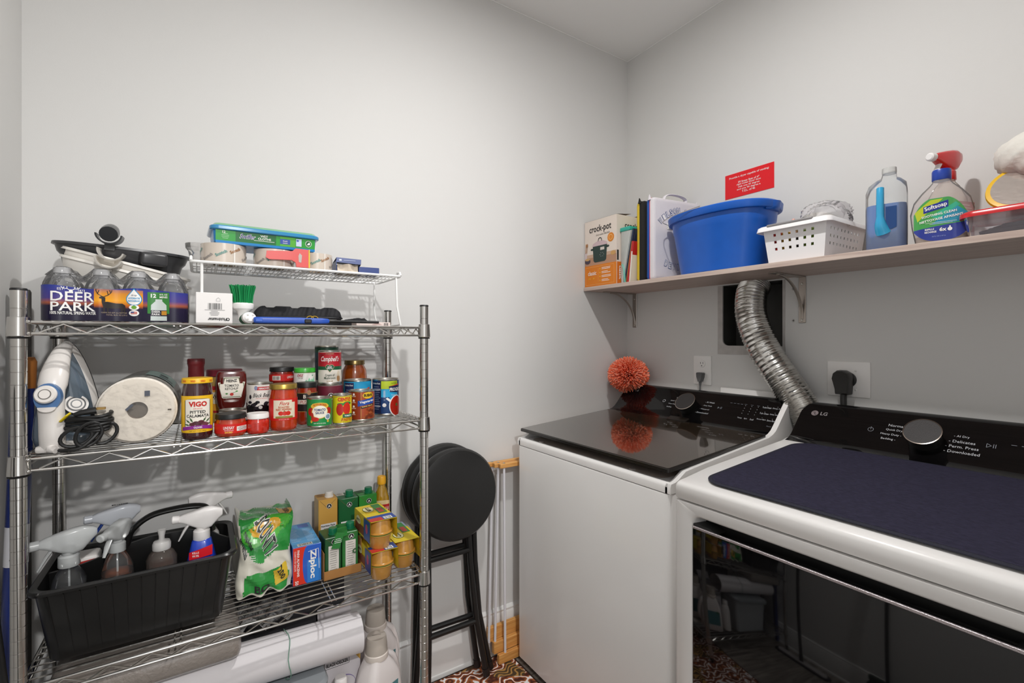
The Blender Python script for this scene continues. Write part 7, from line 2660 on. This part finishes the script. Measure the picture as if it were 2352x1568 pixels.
# soap refill bottle
ss = thing('soap_refill_bottle', 'nearly empty clear hand-soap refill bottle with blue cap', 'bottle', (1.618, 0.424, SZ1), -77)
m = MB()
def sr(w2, d2, z):
    return [(w2 * math.copysign(abs(math.cos(a)) ** 0.8, math.cos(a)), d2 * math.copysign(abs(math.sin(a)) ** 0.8, math.sin(a)), z) for a in [2 * PI * i / 40 for i in range(40)]]
sb = [(0.0, 0.046, 0.030), (0.005, 0.052, 0.034), (0.05, 0.060, 0.036), (0.085, 0.063, 0.036), (0.115, 0.056, 0.034), (0.138, 0.040, 0.029), (0.155, 0.024, 0.022), (0.163, 0.018, 0.018), (0.170, 0.017, 0.017)]
m.loft([sr(a, b, z) for z, a, b in sb], film('#ece6e4', 0.2, 0.08, 0.06, 'refill_plastic'), cap=False)
m.build('bottle_wall', ss, ang=60)
m = MB()
m.loft([sr(a - 0.0015, b - 0.0015, z + 0.001) for z, a, b in sb[:2]] + [sr(0.0515, 0.034, 0.022)], K('#e0d6cc', 0.4))
m.build('soap', ss)
MB().lathe([(0.0185, 0.166), (0.0195, 0.168), (0.0195, 0.190), (0.018, 0.194), (0, 0.194)], K('#1d3fa0', 0.35), 28).build('cap', ss)
def smap(x, y, o):
    d2 = 0.0365
    t = max(-0.98, min(0.98, x / 0.064))
    return (x, -d2 * (1 - abs(t) ** 2.6) ** 0.45 - o - 0.0003, y)
q = Print(smap, cols=0.003)
LG_ = K('#3f9a4a', 0.25, coat=0.3)
def sh(x, k=0.0):
    return 0.115 - k - 22 * (x + 0.006) ** 2 * 1.0
def sl_(x, k=0.0):
    return 0.006 + k + (0.030 * (abs(x) / 0.055) ** 3)
q.strip(-0.054, 0.052, lambda x: max(sl_(x) + 0.002, min(0.115, 0.118 - 0.05 * (abs(x + 0.004) / 0.055) ** 2.6)), sl_, LG_)
q.poly([(-0.052, 0.085), (-0.020, 0.112), (0.004, 0.112), (-0.046, 0.060)], K('#b7c42c', 0.25), 1)
q.poly([(0.050, 0.072), (0.030, 0.090), (-0.020, 0.048), (0.048, 0.050)], K('#1f8fae', 0.25), 1)
q.poly([(-0.006, 0.060), (0.036, 0.092), (0.028, 0.1), (-0.02, 0.070)], K('#2fae8a', 0.25), 1)
q.strip(-0.054, 0.052, lambda x: 0.044 + 0.10 * x, sl_, K('#1b2f8f', 0.25, coat=0.3), 2)
q.poly([(-0.034, 0.096), (0.014, 0.107), (0.014, 0.090), (-0.034, 0.079)], K('#1b2f8f', 0.25), 3)
q.text('Softsoap', -0.010, 0.0928, 0.0135, W_, wd=0.044, bold=0.02, rot=12, L=4)
q.text('SOOTHING CLEAN', -0.004, 0.074, 0.006, W_, wd=0.068, bold=0.02, rot=8, L=4)
q.text('NETTOYAGE APAISANT', 0.0, 0.0625, 0.006, W_, wd=0.084, bold=0.02, rot=8, L=4)
q.rect(-0.03, 0.0525, 0.03, 0.0532, W_, 4)
q.rect(-0.022, 0.0490, 0.022, 0.0497, W_, 4)
q.text('REFILLS', -0.022, 0.0365, 0.0048, W_, wd=0.018, bold=0.02, L=4)
q.text('RECHARGE', -0.020, 0.0295, 0.0048, W_, wd=0.023, bold=0.02, L=4)
q.text('6x', 0.004, 0.034, 0.010, W_, bold=0.03, L=4)
q.ell(0.017, 0.033, 0.0045, 0.0045, W_, 4)
q.rect(0.0155, 0.036, 0.0185, 0.041, W_, 4)
q.text('50 FL OZ (1.47 L)', -0.004, 0.017, 0.0035, K('#9db0e0'), wd=0.026, L=4)
q.build('label', ss)

# red trigger sprayer behind it
rs = thing('spray_bottle', 'large clear spray bottle with glossy red trigger head', 'spray bottle', (1.730, 0.442, SZ1), -18)
m = MB()
m.loft([[(x, y, z) for x, y in rrect(-a, -b, a, b, b * 0.75, 6)] for z, a, b in ((0, 0.045, 0.033), (0.005, 0.049, 0.036), (0.10, 0.049, 0.036), (0.14, 0.043, 0.033), (0.172, 0.026, 0.024), (0.186, 0.016, 0.016), (0.194, 0.015, 0.015))], film('#eee6dc', 0.22, 0.1, 0.05, 'spray_plastic'), cap=False)
m.build('bottle_wall', rs, ang=50)
m = MB()
m.loft([[(x, y, z) for x, y in rrect(-a, -b, a, b, b * 0.75, 6)] for z, a, b in ((0.002, 0.043, 0.031), (0.007, 0.047, 0.034), (0.06, 0.047, 0.034))], K('#c9a878', 0.3))
m.build('fluid', rs)
RDT = K('#cf1a20', 0.2, coat=0.6)
sprayer(rs, RDT, 0.190, s_=1.3, nozzle=WPL, lever=WPL)
q = Print(planemap((0.0, -0.0362, 0.08), (1, 0, 0), (0, 0, 1)))
q.rect(-0.02, -0.045, 0.046, 0.045, K('#a83a3a', 0.4))
q.lines(0.012, 0.0, 0.05, 10, 0.008, 0.002, K('#e6d9d0'))
q.build('label', rs)

# red-lidded tub with dark hardware inside
tb = thing('food_storage_tub', 'clear tub with red lid holding dark hardware at the shelf edge', 'tub', (1.645, 0.265, SZ1))
def tr(gx, gy, r, z):
    return [(x, y, z) for x, y in rrect(-gx, -gy, gx, gy, r, 6)]
m = MB()
m.loft([tr(0.072, 0.098, 0.022, 0.0), tr(0.075, 0.101, 0.024, 0.004), tr(0.083, 0.109, 0.028, 0.052), tr(0.086, 0.112, 0.03, 0.053)], film('#e6e4ee', 0.14, 0.2, 0.1, 'tub_plastic'), cap=False)
m.box(-0.072, -0.098, 0.0, 0.072, 0.098, 0.001, film('#e6e4ee', 0.14, 0.2, 0.1, 'tub_plastic'))
m.build('tub', tb, ang=50)
m = MB()
m.loft([tr(0.086, 0.112, 0.03, 0.050), tr(0.090, 0.116, 0.032, 0.049), tr(0.090, 0.116, 0.032, 0.059), tr(0.086, 0.112, 0.03, 0.063), tr(0.076, 0.102, 0.026, 0.0615)], K('#c8151f', 0.25, name='lid_red', coat=0.5))
m.build('lid', tb, ang=50)
HWD = K('#35383f', 0.5, 0.2)
for i, (a, b, c, rz_, L_) in enumerate(((-0.045, 0.030, 0.012, 100, 0.075), (-0.040, 0.0, 0.022, 80, 0.09), (-0.02, -0.03, 0.014, 95, 0.09), (0.02, 0.02, 0.014, 85, 0.10))):
    m = MB()
    m.rbox(-L_ / 2, -0.010, -0.008, L_ / 2, 0.010, 0.008, HWD, 0.004, 2)
    m.tube([(L_ / 2, 0.004, 0), (L_ / 2 + 0.014, 0.010, 0)], [0.006, 0.002], HWD, 8)
    m.tube([(L_ / 2, -0.004, 0), (L_ / 2 + 0.014, -0.010, 0)], [0.006, 0.002], HWD, 8)
    o = m.build('clamp', None, (1.645 + a, 0.265 + b, SZ1 + c), (0, 0, math.radians(rz_)))
    tag(o, ('front-most dark grey clamp', 'second dark grey clamp, lying higher', 'dark grey clamp at the right', 'rear dark grey clamp')[i] + ' inside the red-lidded tub', 'clamp', 'dark clamps in the red-lidded tub')
# yellow-rimmed lamp head leaning on the tub, white cloth behind
yl = thing('lantern_head', 'round lamp with yellow rim and silver reflector lying on the red lid', 'lamp', (1.680, 0.288, SZ1 + 0.064), rot=(0, math.radians(-62), 0))
m = MB()
m.lathe([(0.040, -0.030), (0.055, -0.012), (0.066, -0.006), (0.068, 0.0), (0.066, 0.006), (0.058, 0.007)], K('#e3b312', 0.35), 40)
m.build('rim', yl, (0, 0, 0))
m = MB()
m.lathe([(0.057, 0.0075), (0.045, 0.002), (0.020, -0.004), (0.012, 0.004), (0.0, 0.005)], K('#d9cfc8', 0.15, 0.8, bump=0.2, bscale=100), 40)
m.build('reflector', yl)
for ch in yl.children:
    ch.location = (0.058, 0, 0.024)
lump('cotton_hat', 'crumpled white cotton hat piled above the yellow-rimmed lamp', 'hat', (1.735, 0.262, SZ1 + 0.212), (0.075, 0.085, 0.062), K('#dedad2', 0.95, bump=0.2, bscale=300), 0.14, 21, 40, 22)
m = MB()
m.rbox(1.775, 0.20, SZ1, 1.832, 0.335, SZ1 + 0.165, K('#cfc9c0', 0.6), 0.004, 2)
tag(m.build('plain_carton'), 'plain pale carton standing against the wall behind the red-lidded tub', 'box')

# ================================================================ FLOOR LEVEL
def rug_mat():
    ma = bpy.data.materials.new('scroll_rug')
    ma.use_nodes = True
    nt = ma.node_tree
    b = nt.nodes['Principled BSDF']
    b.inputs['Roughness'].default_value = 0.95
    tc = nt.nodes.new('ShaderNodeTexCoord')
    n1 = nt.nodes.new('ShaderNodeTexNoise')
    n1.inputs['Scale'].default_value = 5.0
    n1.inputs['Detail'].default_value = 1
    mx = nt.nodes.new('ShaderNodeMixRGB')
    mx.inputs[0].default_value = 0.45
    wv = nt.nodes.new('ShaderNodeTexWave')
    wv.wave_type = 'RINGS'
    wv.inputs['Scale'].default_value = 9.0
    wv.inputs['Distortion'].default_value = 14.0
    wv.inputs['Detail'].default_value = 1.5
    wv.inputs['Detail Scale'].default_value = 2.2
    cr = nt.nodes.new('ShaderNodeValToRGB')
    for p, c in ((0.0, '#4a1d12'), (0.42, '#6a2a18'), (0.58, '#b5562c'), (0.85, '#c4703c')):
        if p in (0.0,):
            e = cr.color_ramp.elements[0]
        elif p == 0.85:
            e = cr.color_ramp.elements[1]
        else:
            e = cr.color_ramp.elements.new(p)
        e.position = p
        e.color = lin(c)
    w2 = nt.nodes.new('ShaderNodeTexWave')
    w2.wave_type = 'RINGS'
    w2.inputs['Scale'].default_value = 16.0
    w2.inputs['Distortion'].default_value = 18.0
    w2.inputs['Detail'].default_value = 1.0
    c2_ = nt.nodes.new('ShaderNodeValToRGB')
    c2_.color_ramp.elements[0].position = 0.62
    c2_.color_ramp.elements[0].color = lin('#4f3d26')
    c2_.color_ramp.elements[1].position = 0.72
    c2_.color_ramp.elements[1].color = lin('#b98d4c')
    n3 = nt.nodes.new('ShaderNodeTexNoise')
    n3.inputs['Scale'].default_value = 7.0
    c3 = nt.nodes.new('ShaderNodeValToRGB')
    c3.color_ramp.elements[0].position = 0.55
    c3.color_ramp.elements[1].position = 0.58
    mixc = nt.nodes.new('ShaderNodeMix')
    mixc.data_type = 'RGBA'
    L = nt.links.new
    L(tc.outputs['Object'], n1.inputs['Vector'])
    L(tc.outputs['Object'], wv.inputs['Vector'])
    L(tc.outputs['Object'], w2.inputs['Vector'])
    L(tc.outputs['Object'], n3.inputs['Vector'])
    L(wv.outputs['Fac'], cr.inputs['Fac'])
    L(w2.outputs['Fac'], c2_.inputs['Fac'])
    L(n3.outputs['Fac'], c3.inputs['Fac'])
    L(c3.outputs['Color'], mixc.inputs[0])
    L(cr.outputs['Color'], mixc.inputs[6])
    L(c2_.outputs['Color'], mixc.inputs[7])
    L(mixc.outputs[2], b.inputs['Base Color'])
    return ma


rg_ = thing('scroll_rug', 'rust and tan scroll-patterned rug on the floor by the washer', 'rug', (0.72, 1.36, 0.0))
m = MB()
m.rbox(-0.32, -0.42, 0.0005, 0.362, 0.328, 0.008, rug_mat(), 0.003, 2)
m.build('pile', rg_)
m = MB()
m.tube([(x, y, 0.005) for x, y in rrect(-0.322, -0.422, 0.364, 0.329, 0.006, 2)], 0.0042, K('#2e1c12', 0.9), 6, closed=True)
m.build('binding', rg_)

# ---------------------------------------------------------------- folding stools
BST = K('#131313', 0.35, name='stool_black')
VIN = K('#191919', 0.42, name='black_vinyl', bump=0.05, bscale=300)
SBK = K('#1b1210', 0.5)


def stool(label, x, y, zc, tilt):
    t = thing('folding_stool', label, 'stool', (x, y, 0.0085), 0, 'black folding stools leaning on the back wall')
    m = MB()
    m.M = Matrix.Translation((0, 0, zc - 0.0085)) @ Matrix.Rotation(math.radians(90 - tilt), 4, 'X')
    R_ = 0.168
    m.lathe([(R_ - 0.004, -0.016), (R_, -0.014), (R_ + 0.001, -0.004), (R_, 0.006), (R_ - 0.008, 0.016), (R_ - 0.03, 0.021), (0.0, 0.023)], VIN, 56)
    seat_ = m.build('seat', t)
    m = MB()
    m.M = Matrix.Translation((0, 0, zc - 0.0085)) @ Matrix.Rotation(math.radians(90 - tilt), 4, 'X')
    m.lathe([(R_ - 0.012, -0.024), (R_ - 0.002, -0.022), (R_ + 0.0015, -0.016), (R_ - 0.004, -0.013)], K('#262626', 0.3), 56)
    m.build('seat_pan', seat_)
    return t


def leg_tube(t, pts, nm='leg'):
    lg_ = MB().tube(pts, 0.0115, BST, 12).build(nm, t)
    p, q_ = Vector(pts[-1]), Vector(pts[-2])
    d = (p - q_).normalized()
    MB().tube([p - d * 0.03, p - d * 0.002, p], [0.0138, 0.0142, 0.0135], SBK, 14).build('rubber_foot', lg_)


s1 = stool('front black folding stool with round padded seat', 0.803, 1.600, 0.742, 5)
leg_tube(s1, [(-0.102, 0.030, 0.66), (-0.104, 0.020, 0.45), (-0.108, 0.006, 0.24), (-0.120, -0.012, 0.012)])
leg_tube(s1, [(0.062, 0.030, 0.66), (0.070, 0.020, 0.45), (0.086, 0.004, 0.24), (0.128, -0.004, 0.012)])
leg_tube(s1, [(-0.118, 0.033, 0.66), (-0.122, 0.034, 0.45), (-0.132, 0.034, 0.24), (-0.150, 0.034, 0.012)])
leg_tube(s1, [(0.088, 0.033, 0.66), (0.096, 0.034, 0.45), (0.114, 0.032, 0.24), (0.160, 0.022, 0.012)])
MB().tube([(-0.104, 0.022, 0.502), (0.068, 0.022, 0.502)], 0.0105, BST, 10).build('crossbar', s1)
MB().tube([(-0.112, 0.004, 0.232), (0.088, 0.004, 0.232)], 0.0105, BST, 10).build('crossbar', s1)
MB().tube([(-0.132, 0.042, 0.238), (0.114, 0.036, 0.238)], 0.0105, BST, 10).build('crossbar', s1)
s2 = stool('rear black folding stool, mostly hidden behind the front stool', 0.790, 1.668, 0.748, 3)
leg_tube(s2, [(-0.110, 0.006, 0.66), (-0.116, 0.006, 0.30), (-0.125, 0.000, 0.012)])
leg_tube(s2, [(0.080, 0.006, 0.66), (0.100, 0.006, 0.30), (0.135, -0.010, 0.012)])
MB().tube([(-0.112, 0.006, 0.50), (0.088, 0.006, 0.50)], 0.0105, BST, 10).build('crossbar', s2)

# ---------------------------------------------------------------- wooden drying rack folded in the gap beside the washer
PINE = wood('pine', '#c98a45', '#dfa862', (2, 25, 25), 0.5)
DOW = K('#dddbe0', 0.35)
dk2 = thing('folded_drying_rack', 'folded wooden drying rack with white rods in the gap by the washer', 'drying rack', (1.2, 1.67, 0))
for i, (yy, x0_) in enumerate(((1.646, 1.020), (1.668, 1.006), (1.690, 0.990))):
    MB().rbox(x0_, yy - 0.009, 0.794, 1.62, yy + 0.009, 0.812, PINE, 0.002, 1).build('top_slat', dk2, world=True)
    q_ = MB()
    q_.lathe([(0.005, 0.812), (0.005, 0.8135), (0.003, 0.815)], STEEL, 12, cx=x0_ + 0.022, cy=yy)
    q_.build('screw', dk2, world=True)
for i, (yy, z0_) in enumerate(((1.636, 0.010), (1.656, 0.045), (1.678, 0.085))):
    MB().rbox(1.008 - 0.012 * i, yy - 0.009, z0_, 1.62, yy + 0.009, z0_ + 0.038 + 0.01 * i, PINE, 0.002, 1).build('foot_slat', dk2, world=True)
for i, (xa, ya, xb, yb, zb) in enumerate(((1.042, 1.646, 1.040, 1.634, 0.046), (1.028, 1.668, 1.004, 1.655, 0.055), (1.012, 1.690, 0.986, 1.672, 0.085), (1.30, 1.646, 1.30, 1.646, 0.05), (1.30, 1.69, 1.30, 1.68, 0.09), (1.55, 1.668, 1.55, 1.668, 0.06))):
    MB().tube([(xa, ya, 0.795), (xb, yb, zb)], 0.0052, DOW, 10).build('rod', dk2, world=True)

# ---------------------------------------------------------------- pole tool and post-shadow tube in the left corner
bp = thing('pole_tool', 'blue long-handled cleaning tool with orange grip in the left corner', 'pole', (-0.345, 1.462, 0))
NVB = K('#182a6b', 0.22, name='navy_tube', coat=0.5)
px_ = lambda z: -0.320 - 0.030 * (1.273 - z)
MB().tube([(px_(0.003), 1.462, 0.003), (px_(1.215), 1.462, 1.215)], 0.0195, NVB, 20).build('tube', bp, world=True)
MB().tube([(px_(1.212), 1.462, 1.212), (px_(1.27), 1.462, 1.27), (px_(1.28), 1.462, 1.28)], [0.0205, 0.0205, 0.016], K('#a8682c', 0.5), 20).build('grip', bp, world=True)
m = MB()
m.tube([(px_(0.83), 1.462, 0.83), (px_(0.915), 1.462, 0.915)], 0.0199, K('#d3d3d8', 0.35), 20, cap=False)
m.build('label_sleeve', bp, world=True)
rr = random.Random(8)
q = Print(lambda x, y, o: (px_(y) + (0.0201 + o) * math.sin(x / 0.02), 1.462 - (0.0201 + o) * math.cos(x / 0.02), y), cols=0.004)
for i in range(3):
    z_ = 0.845 + 0.022 * i
    q.line([(-0.006, z_), (-0.002, z_ + 0.012), (0.002, z_ + 0.002), (0.006, z_ + 0.014)], 0.001, K('#2a2a33'), 1)
q.build('lettering', bp, world=True)
gp = thing('post_shadow_tube', 'dark grey tube standing in for the shelving post shadow in the corner', 'tube', (-0.3555, 1.60, 0))
MB().lathe([(0.0165, 0.0005), (0.0175, 0.004), (0.0175, 1.432), (0.015, 1.438), (0.0, 1.439)], K('#4a4845', 0.55), 22).build('shadow_pipe', gp)  # dark tube added in place of the front post's cast shadow

# ================================================================ BOTTOM SHELF OF THE UNIT
Z4 = SH4 + 0.0012
PAPW = K('#dcd8da', 0.7, name='poster_paper')
pr1 = thing('paper_roll', 'large loose roll of white paper lying under the lower shelf', 'paper roll', (0.18, 1.425, 0.462))
m = MB()
rings = []
nseg = 64
for x, yo, zo in ((-0.40, 0.02, 0.008), (0.0, 0.004, 0.002), (0.215, 0.0, -0.004)):
    ring = []
    for i in range(nseg):
        a = 2 * PI * 1.55 * i / (nseg - 1) + 1.9
        r = 0.058 - 0.0085 * i / nseg
        ring.append((x, yo + r * math.cos(a), zo + r * math.sin(a)))
    rings.append(ring)
m.loft(rings, PAPW, cap=False, closed=False)
m.build('sheet', pr1, ang=60)
m = MB()
m.tube([(0.02 + 0.004 * math.sin(i), 0.0605 * math.cos(2 * PI * i / 24), 0.0605 * math.sin(2 * PI * i / 24)) for i in range(24)], 0.0012, K('#6f9a86', 0.6), 5, closed=True)
m.build('string', pr1)

GT = K('#8b9094', 0.4, name='grey_tote')
tt = thing('storage_tote', 'grey plastic storage tote beneath the white paper roll', 'tote', (0.115, 1.474, Z4))
def tor(gx, gy, r, z):
    return [(x, y, z) for x, y in rrect(-gx, -gy, gx, gy, r, 6)]
m = MB()
m.loft([tor(0.150, 0.105, 0.02, 0.0), tor(0.165, 0.118, 0.025, 0.217)], K('#a9adb0', 0.4))
m.build('bin', tt)
m = MB()
m.loft([tor(0.168, 0.121, 0.03, 0.211), tor(0.180, 0.133, 0.035, 0.212), tor(0.182, 0.135, 0.035, 0.232), tor(0.176, 0.129, 0.035, 0.2415), tor(0.150, 0.103, 0.03, 0.2405)], GT)
m.build('lid', tt, ang=40)

bd = thing('appliance_carton', 'white appliance carton with red trim and gold award badge', 'box', (0.365, 1.515, Z4), -1)
m = MB()
m.box(-0.055, -0.045, 0, 0.047, 0.06, 0.245, K('#dad5d8', 0.5))
m.build('carton', bd)
m = MB()
m.box(-0.055, -0.046, 0.245, 0.047, -0.030, 0.252, K('#9a1f2a', 0.5))
m.add([(-0.055, 0.06, 0.245), (0.047, 0.06, 0.245), (0.049, 0.085, 0.30), (-0.053, 0.085, 0.30)], [(0, 1, 2, 3)], K('#c9c3c6', 0.5))
m.build('top_flap', bd)
q = Print(planemap((0, -0.045, 0), (1, 0, 0), (0, 0, 1)))
q.text('BLACK+DECKER', -0.020, 0.196, 0.011, BLACK, wd=0.062, bold=0.02, L=2)
for a, b in (((-0.054, 0.186), (0.014, 0.186)), ((0.014, 0.186), (0.014, 0.206)), ((0.014, 0.206), (-0.054, 0.206))):
    q.line([a, b], 0.0012, BLACK, 2)
q.poly([(0.008, 0.238), (0.047, 0.20), (0.047, 0.184)], K('#c79a42'), 1)
q.ell(0.030, 0.217, 0.0135, 0.0135, K('#c79a42', 0.35), 3)
q.ell(0.030, 0.217, 0.0108, 0.0108, BLACK, 4)
q.text('1', 0.030, 0.221, 0.008, K('#e3c98a'), L=5, bold=0.03)
q.rect(0.023, 0.212, 0.037, 0.2135, K('#e3c98a'), 5)
q.ell(0.0, 0.12, 0.034, 0.034, K('#8f80b0'), 1)
q.ell(0.003, 0.12, 0.030, 0.030, K('#dad5d8'), 2)
q.build('print', bd)


def detergent(label, x, y, z, rz, s_=1.0):
    t = thing('detergent_bottle', label, 'detergent bottle', (x, y, z), rz)
    DW = K('#e2dbd9', 0.35, name='detergent_white')
    def dr_(w2, d2, zz, cx_=0):
        return [(x_ + cx_, y_, zz) for x_, y_ in rrect(-w2, -d2, w2, d2, min(w2, d2) * 0.6, 6)]
    m = MB()
    m.loft([dr_(0.062, 0.038, 0), dr_(0.066, 0.042, 0.006), dr_(0.067, 0.043, 0.10, 0.002), dr_(0.060, 0.042, 0.145, 0.0), dr_(0.045, 0.038, 0.178, -0.004), dr_(0.033, 0.032, 0.198, -0.006), dr_(0.030, 0.030, 0.206, -0.006)], DW)
    m.build('bottle_wall', t, ang=50)
    m = MB()
    m.tube(spline([(0.028, 0, 0.192), (0.055, 0, 0.170), (0.072, 0, 0.125), (0.076, 0, 0.08), (0.062, 0, 0.045)], 18), 0.013, DW, 12)
    m.build('handle', t, ang=60)
    m = MB()
    m.lathe([(0.0345, 0.202), (0.0352, 0.204), (0.0345, 0.217), (0.032, 0.219)], K('#ddd3ca', 0.4), 32, cx=-0.006)
    m.build('collar', t)
    m = MB()
    m.lathe([(0.0322, 0.217), (0.0312, 0.24), (0.0285, 0.262), (0.0275, 0.2645), (0.0, 0.2648)], film('#d9cfc4', 0.62, 0.15, 0.25, 'measuring_cap'), 32, cx=-0.006)
    mc_ = m.build('measuring_cap', t)
    q = Print(planemap((-0.006, 0, 0.2650), (1, 0, 0), (0, 1, 0)))
    q.text('downy', 0, 0, 0.006, K('#5a5450'), wd=0.026, rot=-40)
    q.build('cap_print', mc_)
    q = Print(planemap((0, -0.0435, 0.1), (1, 0, 0), (0, 0, 1)))
    q.rect(-0.045, -0.06, 0.04, 0.025, K('#4a7f86', 0.4))
    q.ell(-0.030, 0.020, 0.008, 0.008, K('#1f6a3a', 0.4), 2)
    q.build('label', t)
    return t


detergent('white laundry detergent bottle at the front with clear cap', 0.452, 1.425, Z4 + 0.003, 25)
detergent('white laundry detergent bottle at the back with clear cap', 0.487, 1.545, Z4 + 0.018, 20)
m = MB()
m.rbox(0.40, 1.48, Z4, 0.56, 1.61, Z4 + 0.0165, K('#b9b2aa', 0.6), 0.002, 1)
tag(m.build('flat_carton'), 'flat pale carton under the rear detergent bottle', 'box')
t = thing('small_white_bottle', 'small white bottle with ribbed cap in front of the appliance carton', 'bottle', (0.338, 1.405, Z4), 0)
MB().lathe([(0.026, 0.0), (0.029, 0.004), (0.029, 0.13), (0.022, 0.158), (0.015, 0.168)], K('#dedad8', 0.4), 26).build('bottle_wall', t)
MB().lathe([(0.017, 0.164), (0.0175, 0.168), (0.017, 0.192), (0.015, 0.195), (0, 0.195)], K('#e6e2e0', 0.4), 24).build('cap', t)

bw = thing('bubble_wrap_parcel', 'grey parcel in bubble wrap beneath the lower shelf', 'parcel', (-0.10, 1.48, 0.5215))
m = MB()
BUB = K('#8d857e', 0.25, name='bubble_wrap', bump=1.0, bscale=130, coat=0.6, var=0.15, vscale=60)
m.rbox(-0.175, -0.115, 0, 0.190, 0.115, 0.062, BUB, 0.02, 3)
m.build('wrapped_box', bw)
m = MB()
m.grid(lambda u, v: (0.193 + 0.13 * u, -0.02 + 0.12 * v + 0.01 * math.sin(9 * u), 0.004 + 0.025 * abs(math.sin(7 * u + 4 * v)) + 0.012 * math.sin(13 * v)), 24, 16, film('#dcdad8', 0.2, 0.35, 0.1, 'loose_bubble', bump=1.0, bscale=90))
m.build('loose_wrap', bw)
m = MB()
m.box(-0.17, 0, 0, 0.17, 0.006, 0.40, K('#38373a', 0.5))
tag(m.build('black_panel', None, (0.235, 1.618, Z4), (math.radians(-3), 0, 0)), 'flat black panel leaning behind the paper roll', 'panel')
MSH = K('#1c1b1b', 0.5)
ms = thing('mesh_tray', 'black metal mesh tray behind the white paper roll', 'tray', (0.08, 1.528, 0.4065))
m = MB()
for i in range(18):
    for sgn in (-1, 1):
        x0_ = -0.085 + i * 0.010
        m.tube([(x0_, 0, 0.0), (x0_ + sgn * 0.022, 0, 0.034)], 0.0011, MSH, 4)
mm = m.build('mesh', ms)
mm['kind'] = 'stuff'
m = MB()
m.tube([(-0.095, 0, 0.036), (0.10, 0, 0.036)], 0.003, MSH, 8)
m.tube([(-0.095, 0, -0.001), (0.10, 0, -0.001)], 0.003, MSH, 8)
m.box(-0.095, 0, -0.003, 0.10, 0.075, -0.001, MSH)
m.build('frame', ms)

# ================================================================ AGAINST THE LEFT WALL (seen mirrored in the dryer door)
mp_ = thing('flat_mop', 'flat floor mop with black pole leaning on the left wall', 'mop', (-0.215, 1.17, 0))
m = MB()
m.loft([[(x, y, z) for x, y in rrect(-0.045, -0.215, 0.045, 0.215, 0.04, 6)] for z in (0.001, 0.012)], K('#14151f', 0.9))
m.build('pad', mp_)
m = MB()
m.loft([[(x, y, z) for x, y in rrect(-0.030, -0.19, 0.030, 0.19, 0.028, 6)] for z in (0.0125, 0.022)], K('#b9b4b4', 0.6))
m.build('plate', mp_)
MB().tube([(0, 0, 0.022), (-0.02, 0.01, 0.10), (-0.145, 0.10, 1.22)], [0.016, 0.012, 0.012], K('#101010', 0.4), 12).build('pole', mp_)
br = thing('floor_broom', 'broom with dark green bristles leaning on the left wall', 'broom', (-0.30, 0.62, 0))
m = MB()
m.loft([[(x, y, z) for x, y in ((-0.022, -w2), (0.022, -w2 + 0.01), (0.022, w2 - 0.01), (-0.022, w2))] for z, w2 in ((0.001, 0.17), (0.12, 0.13), (0.17, 0.10))], K('#12301f', 0.9, bump=1.0, bscale=200))
m.build('bristles', br)
MB().rbox(-0.024, -0.11, 0.165, 0.024, 0.11, 0.20, K('#0f2a1a', 0.4), 0.008, 2).build('head', br)
MB().tube([(0, 0, 0.19), (-0.065, 0.02, 1.30)], 0.012, K('#1d1d1d', 0.4), 12).build('pole', br)
dp = thing('dust_pan', 'green plastic dustpan standing against the left wall', 'dustpan', (-0.33, 0.20, 0.001))
m = MB()
m.loft([[(x, y, z) for x, y in ((-0.012 - d, -0.13), (0.012, -0.13), (0.012, 0.13), (-0.012 - d, 0.13))] for z, d in ((0.0, 0.02), (0.20, 0.0), (0.22, -0.005))], K('#1c6a34', 0.35))
m.build('pan', dp)
MB().tube([(0, 0, 0.215), (-0.02, 0, 0.36)], 0.012, K('#1c6a34', 0.35), 10).build('handle', dp)
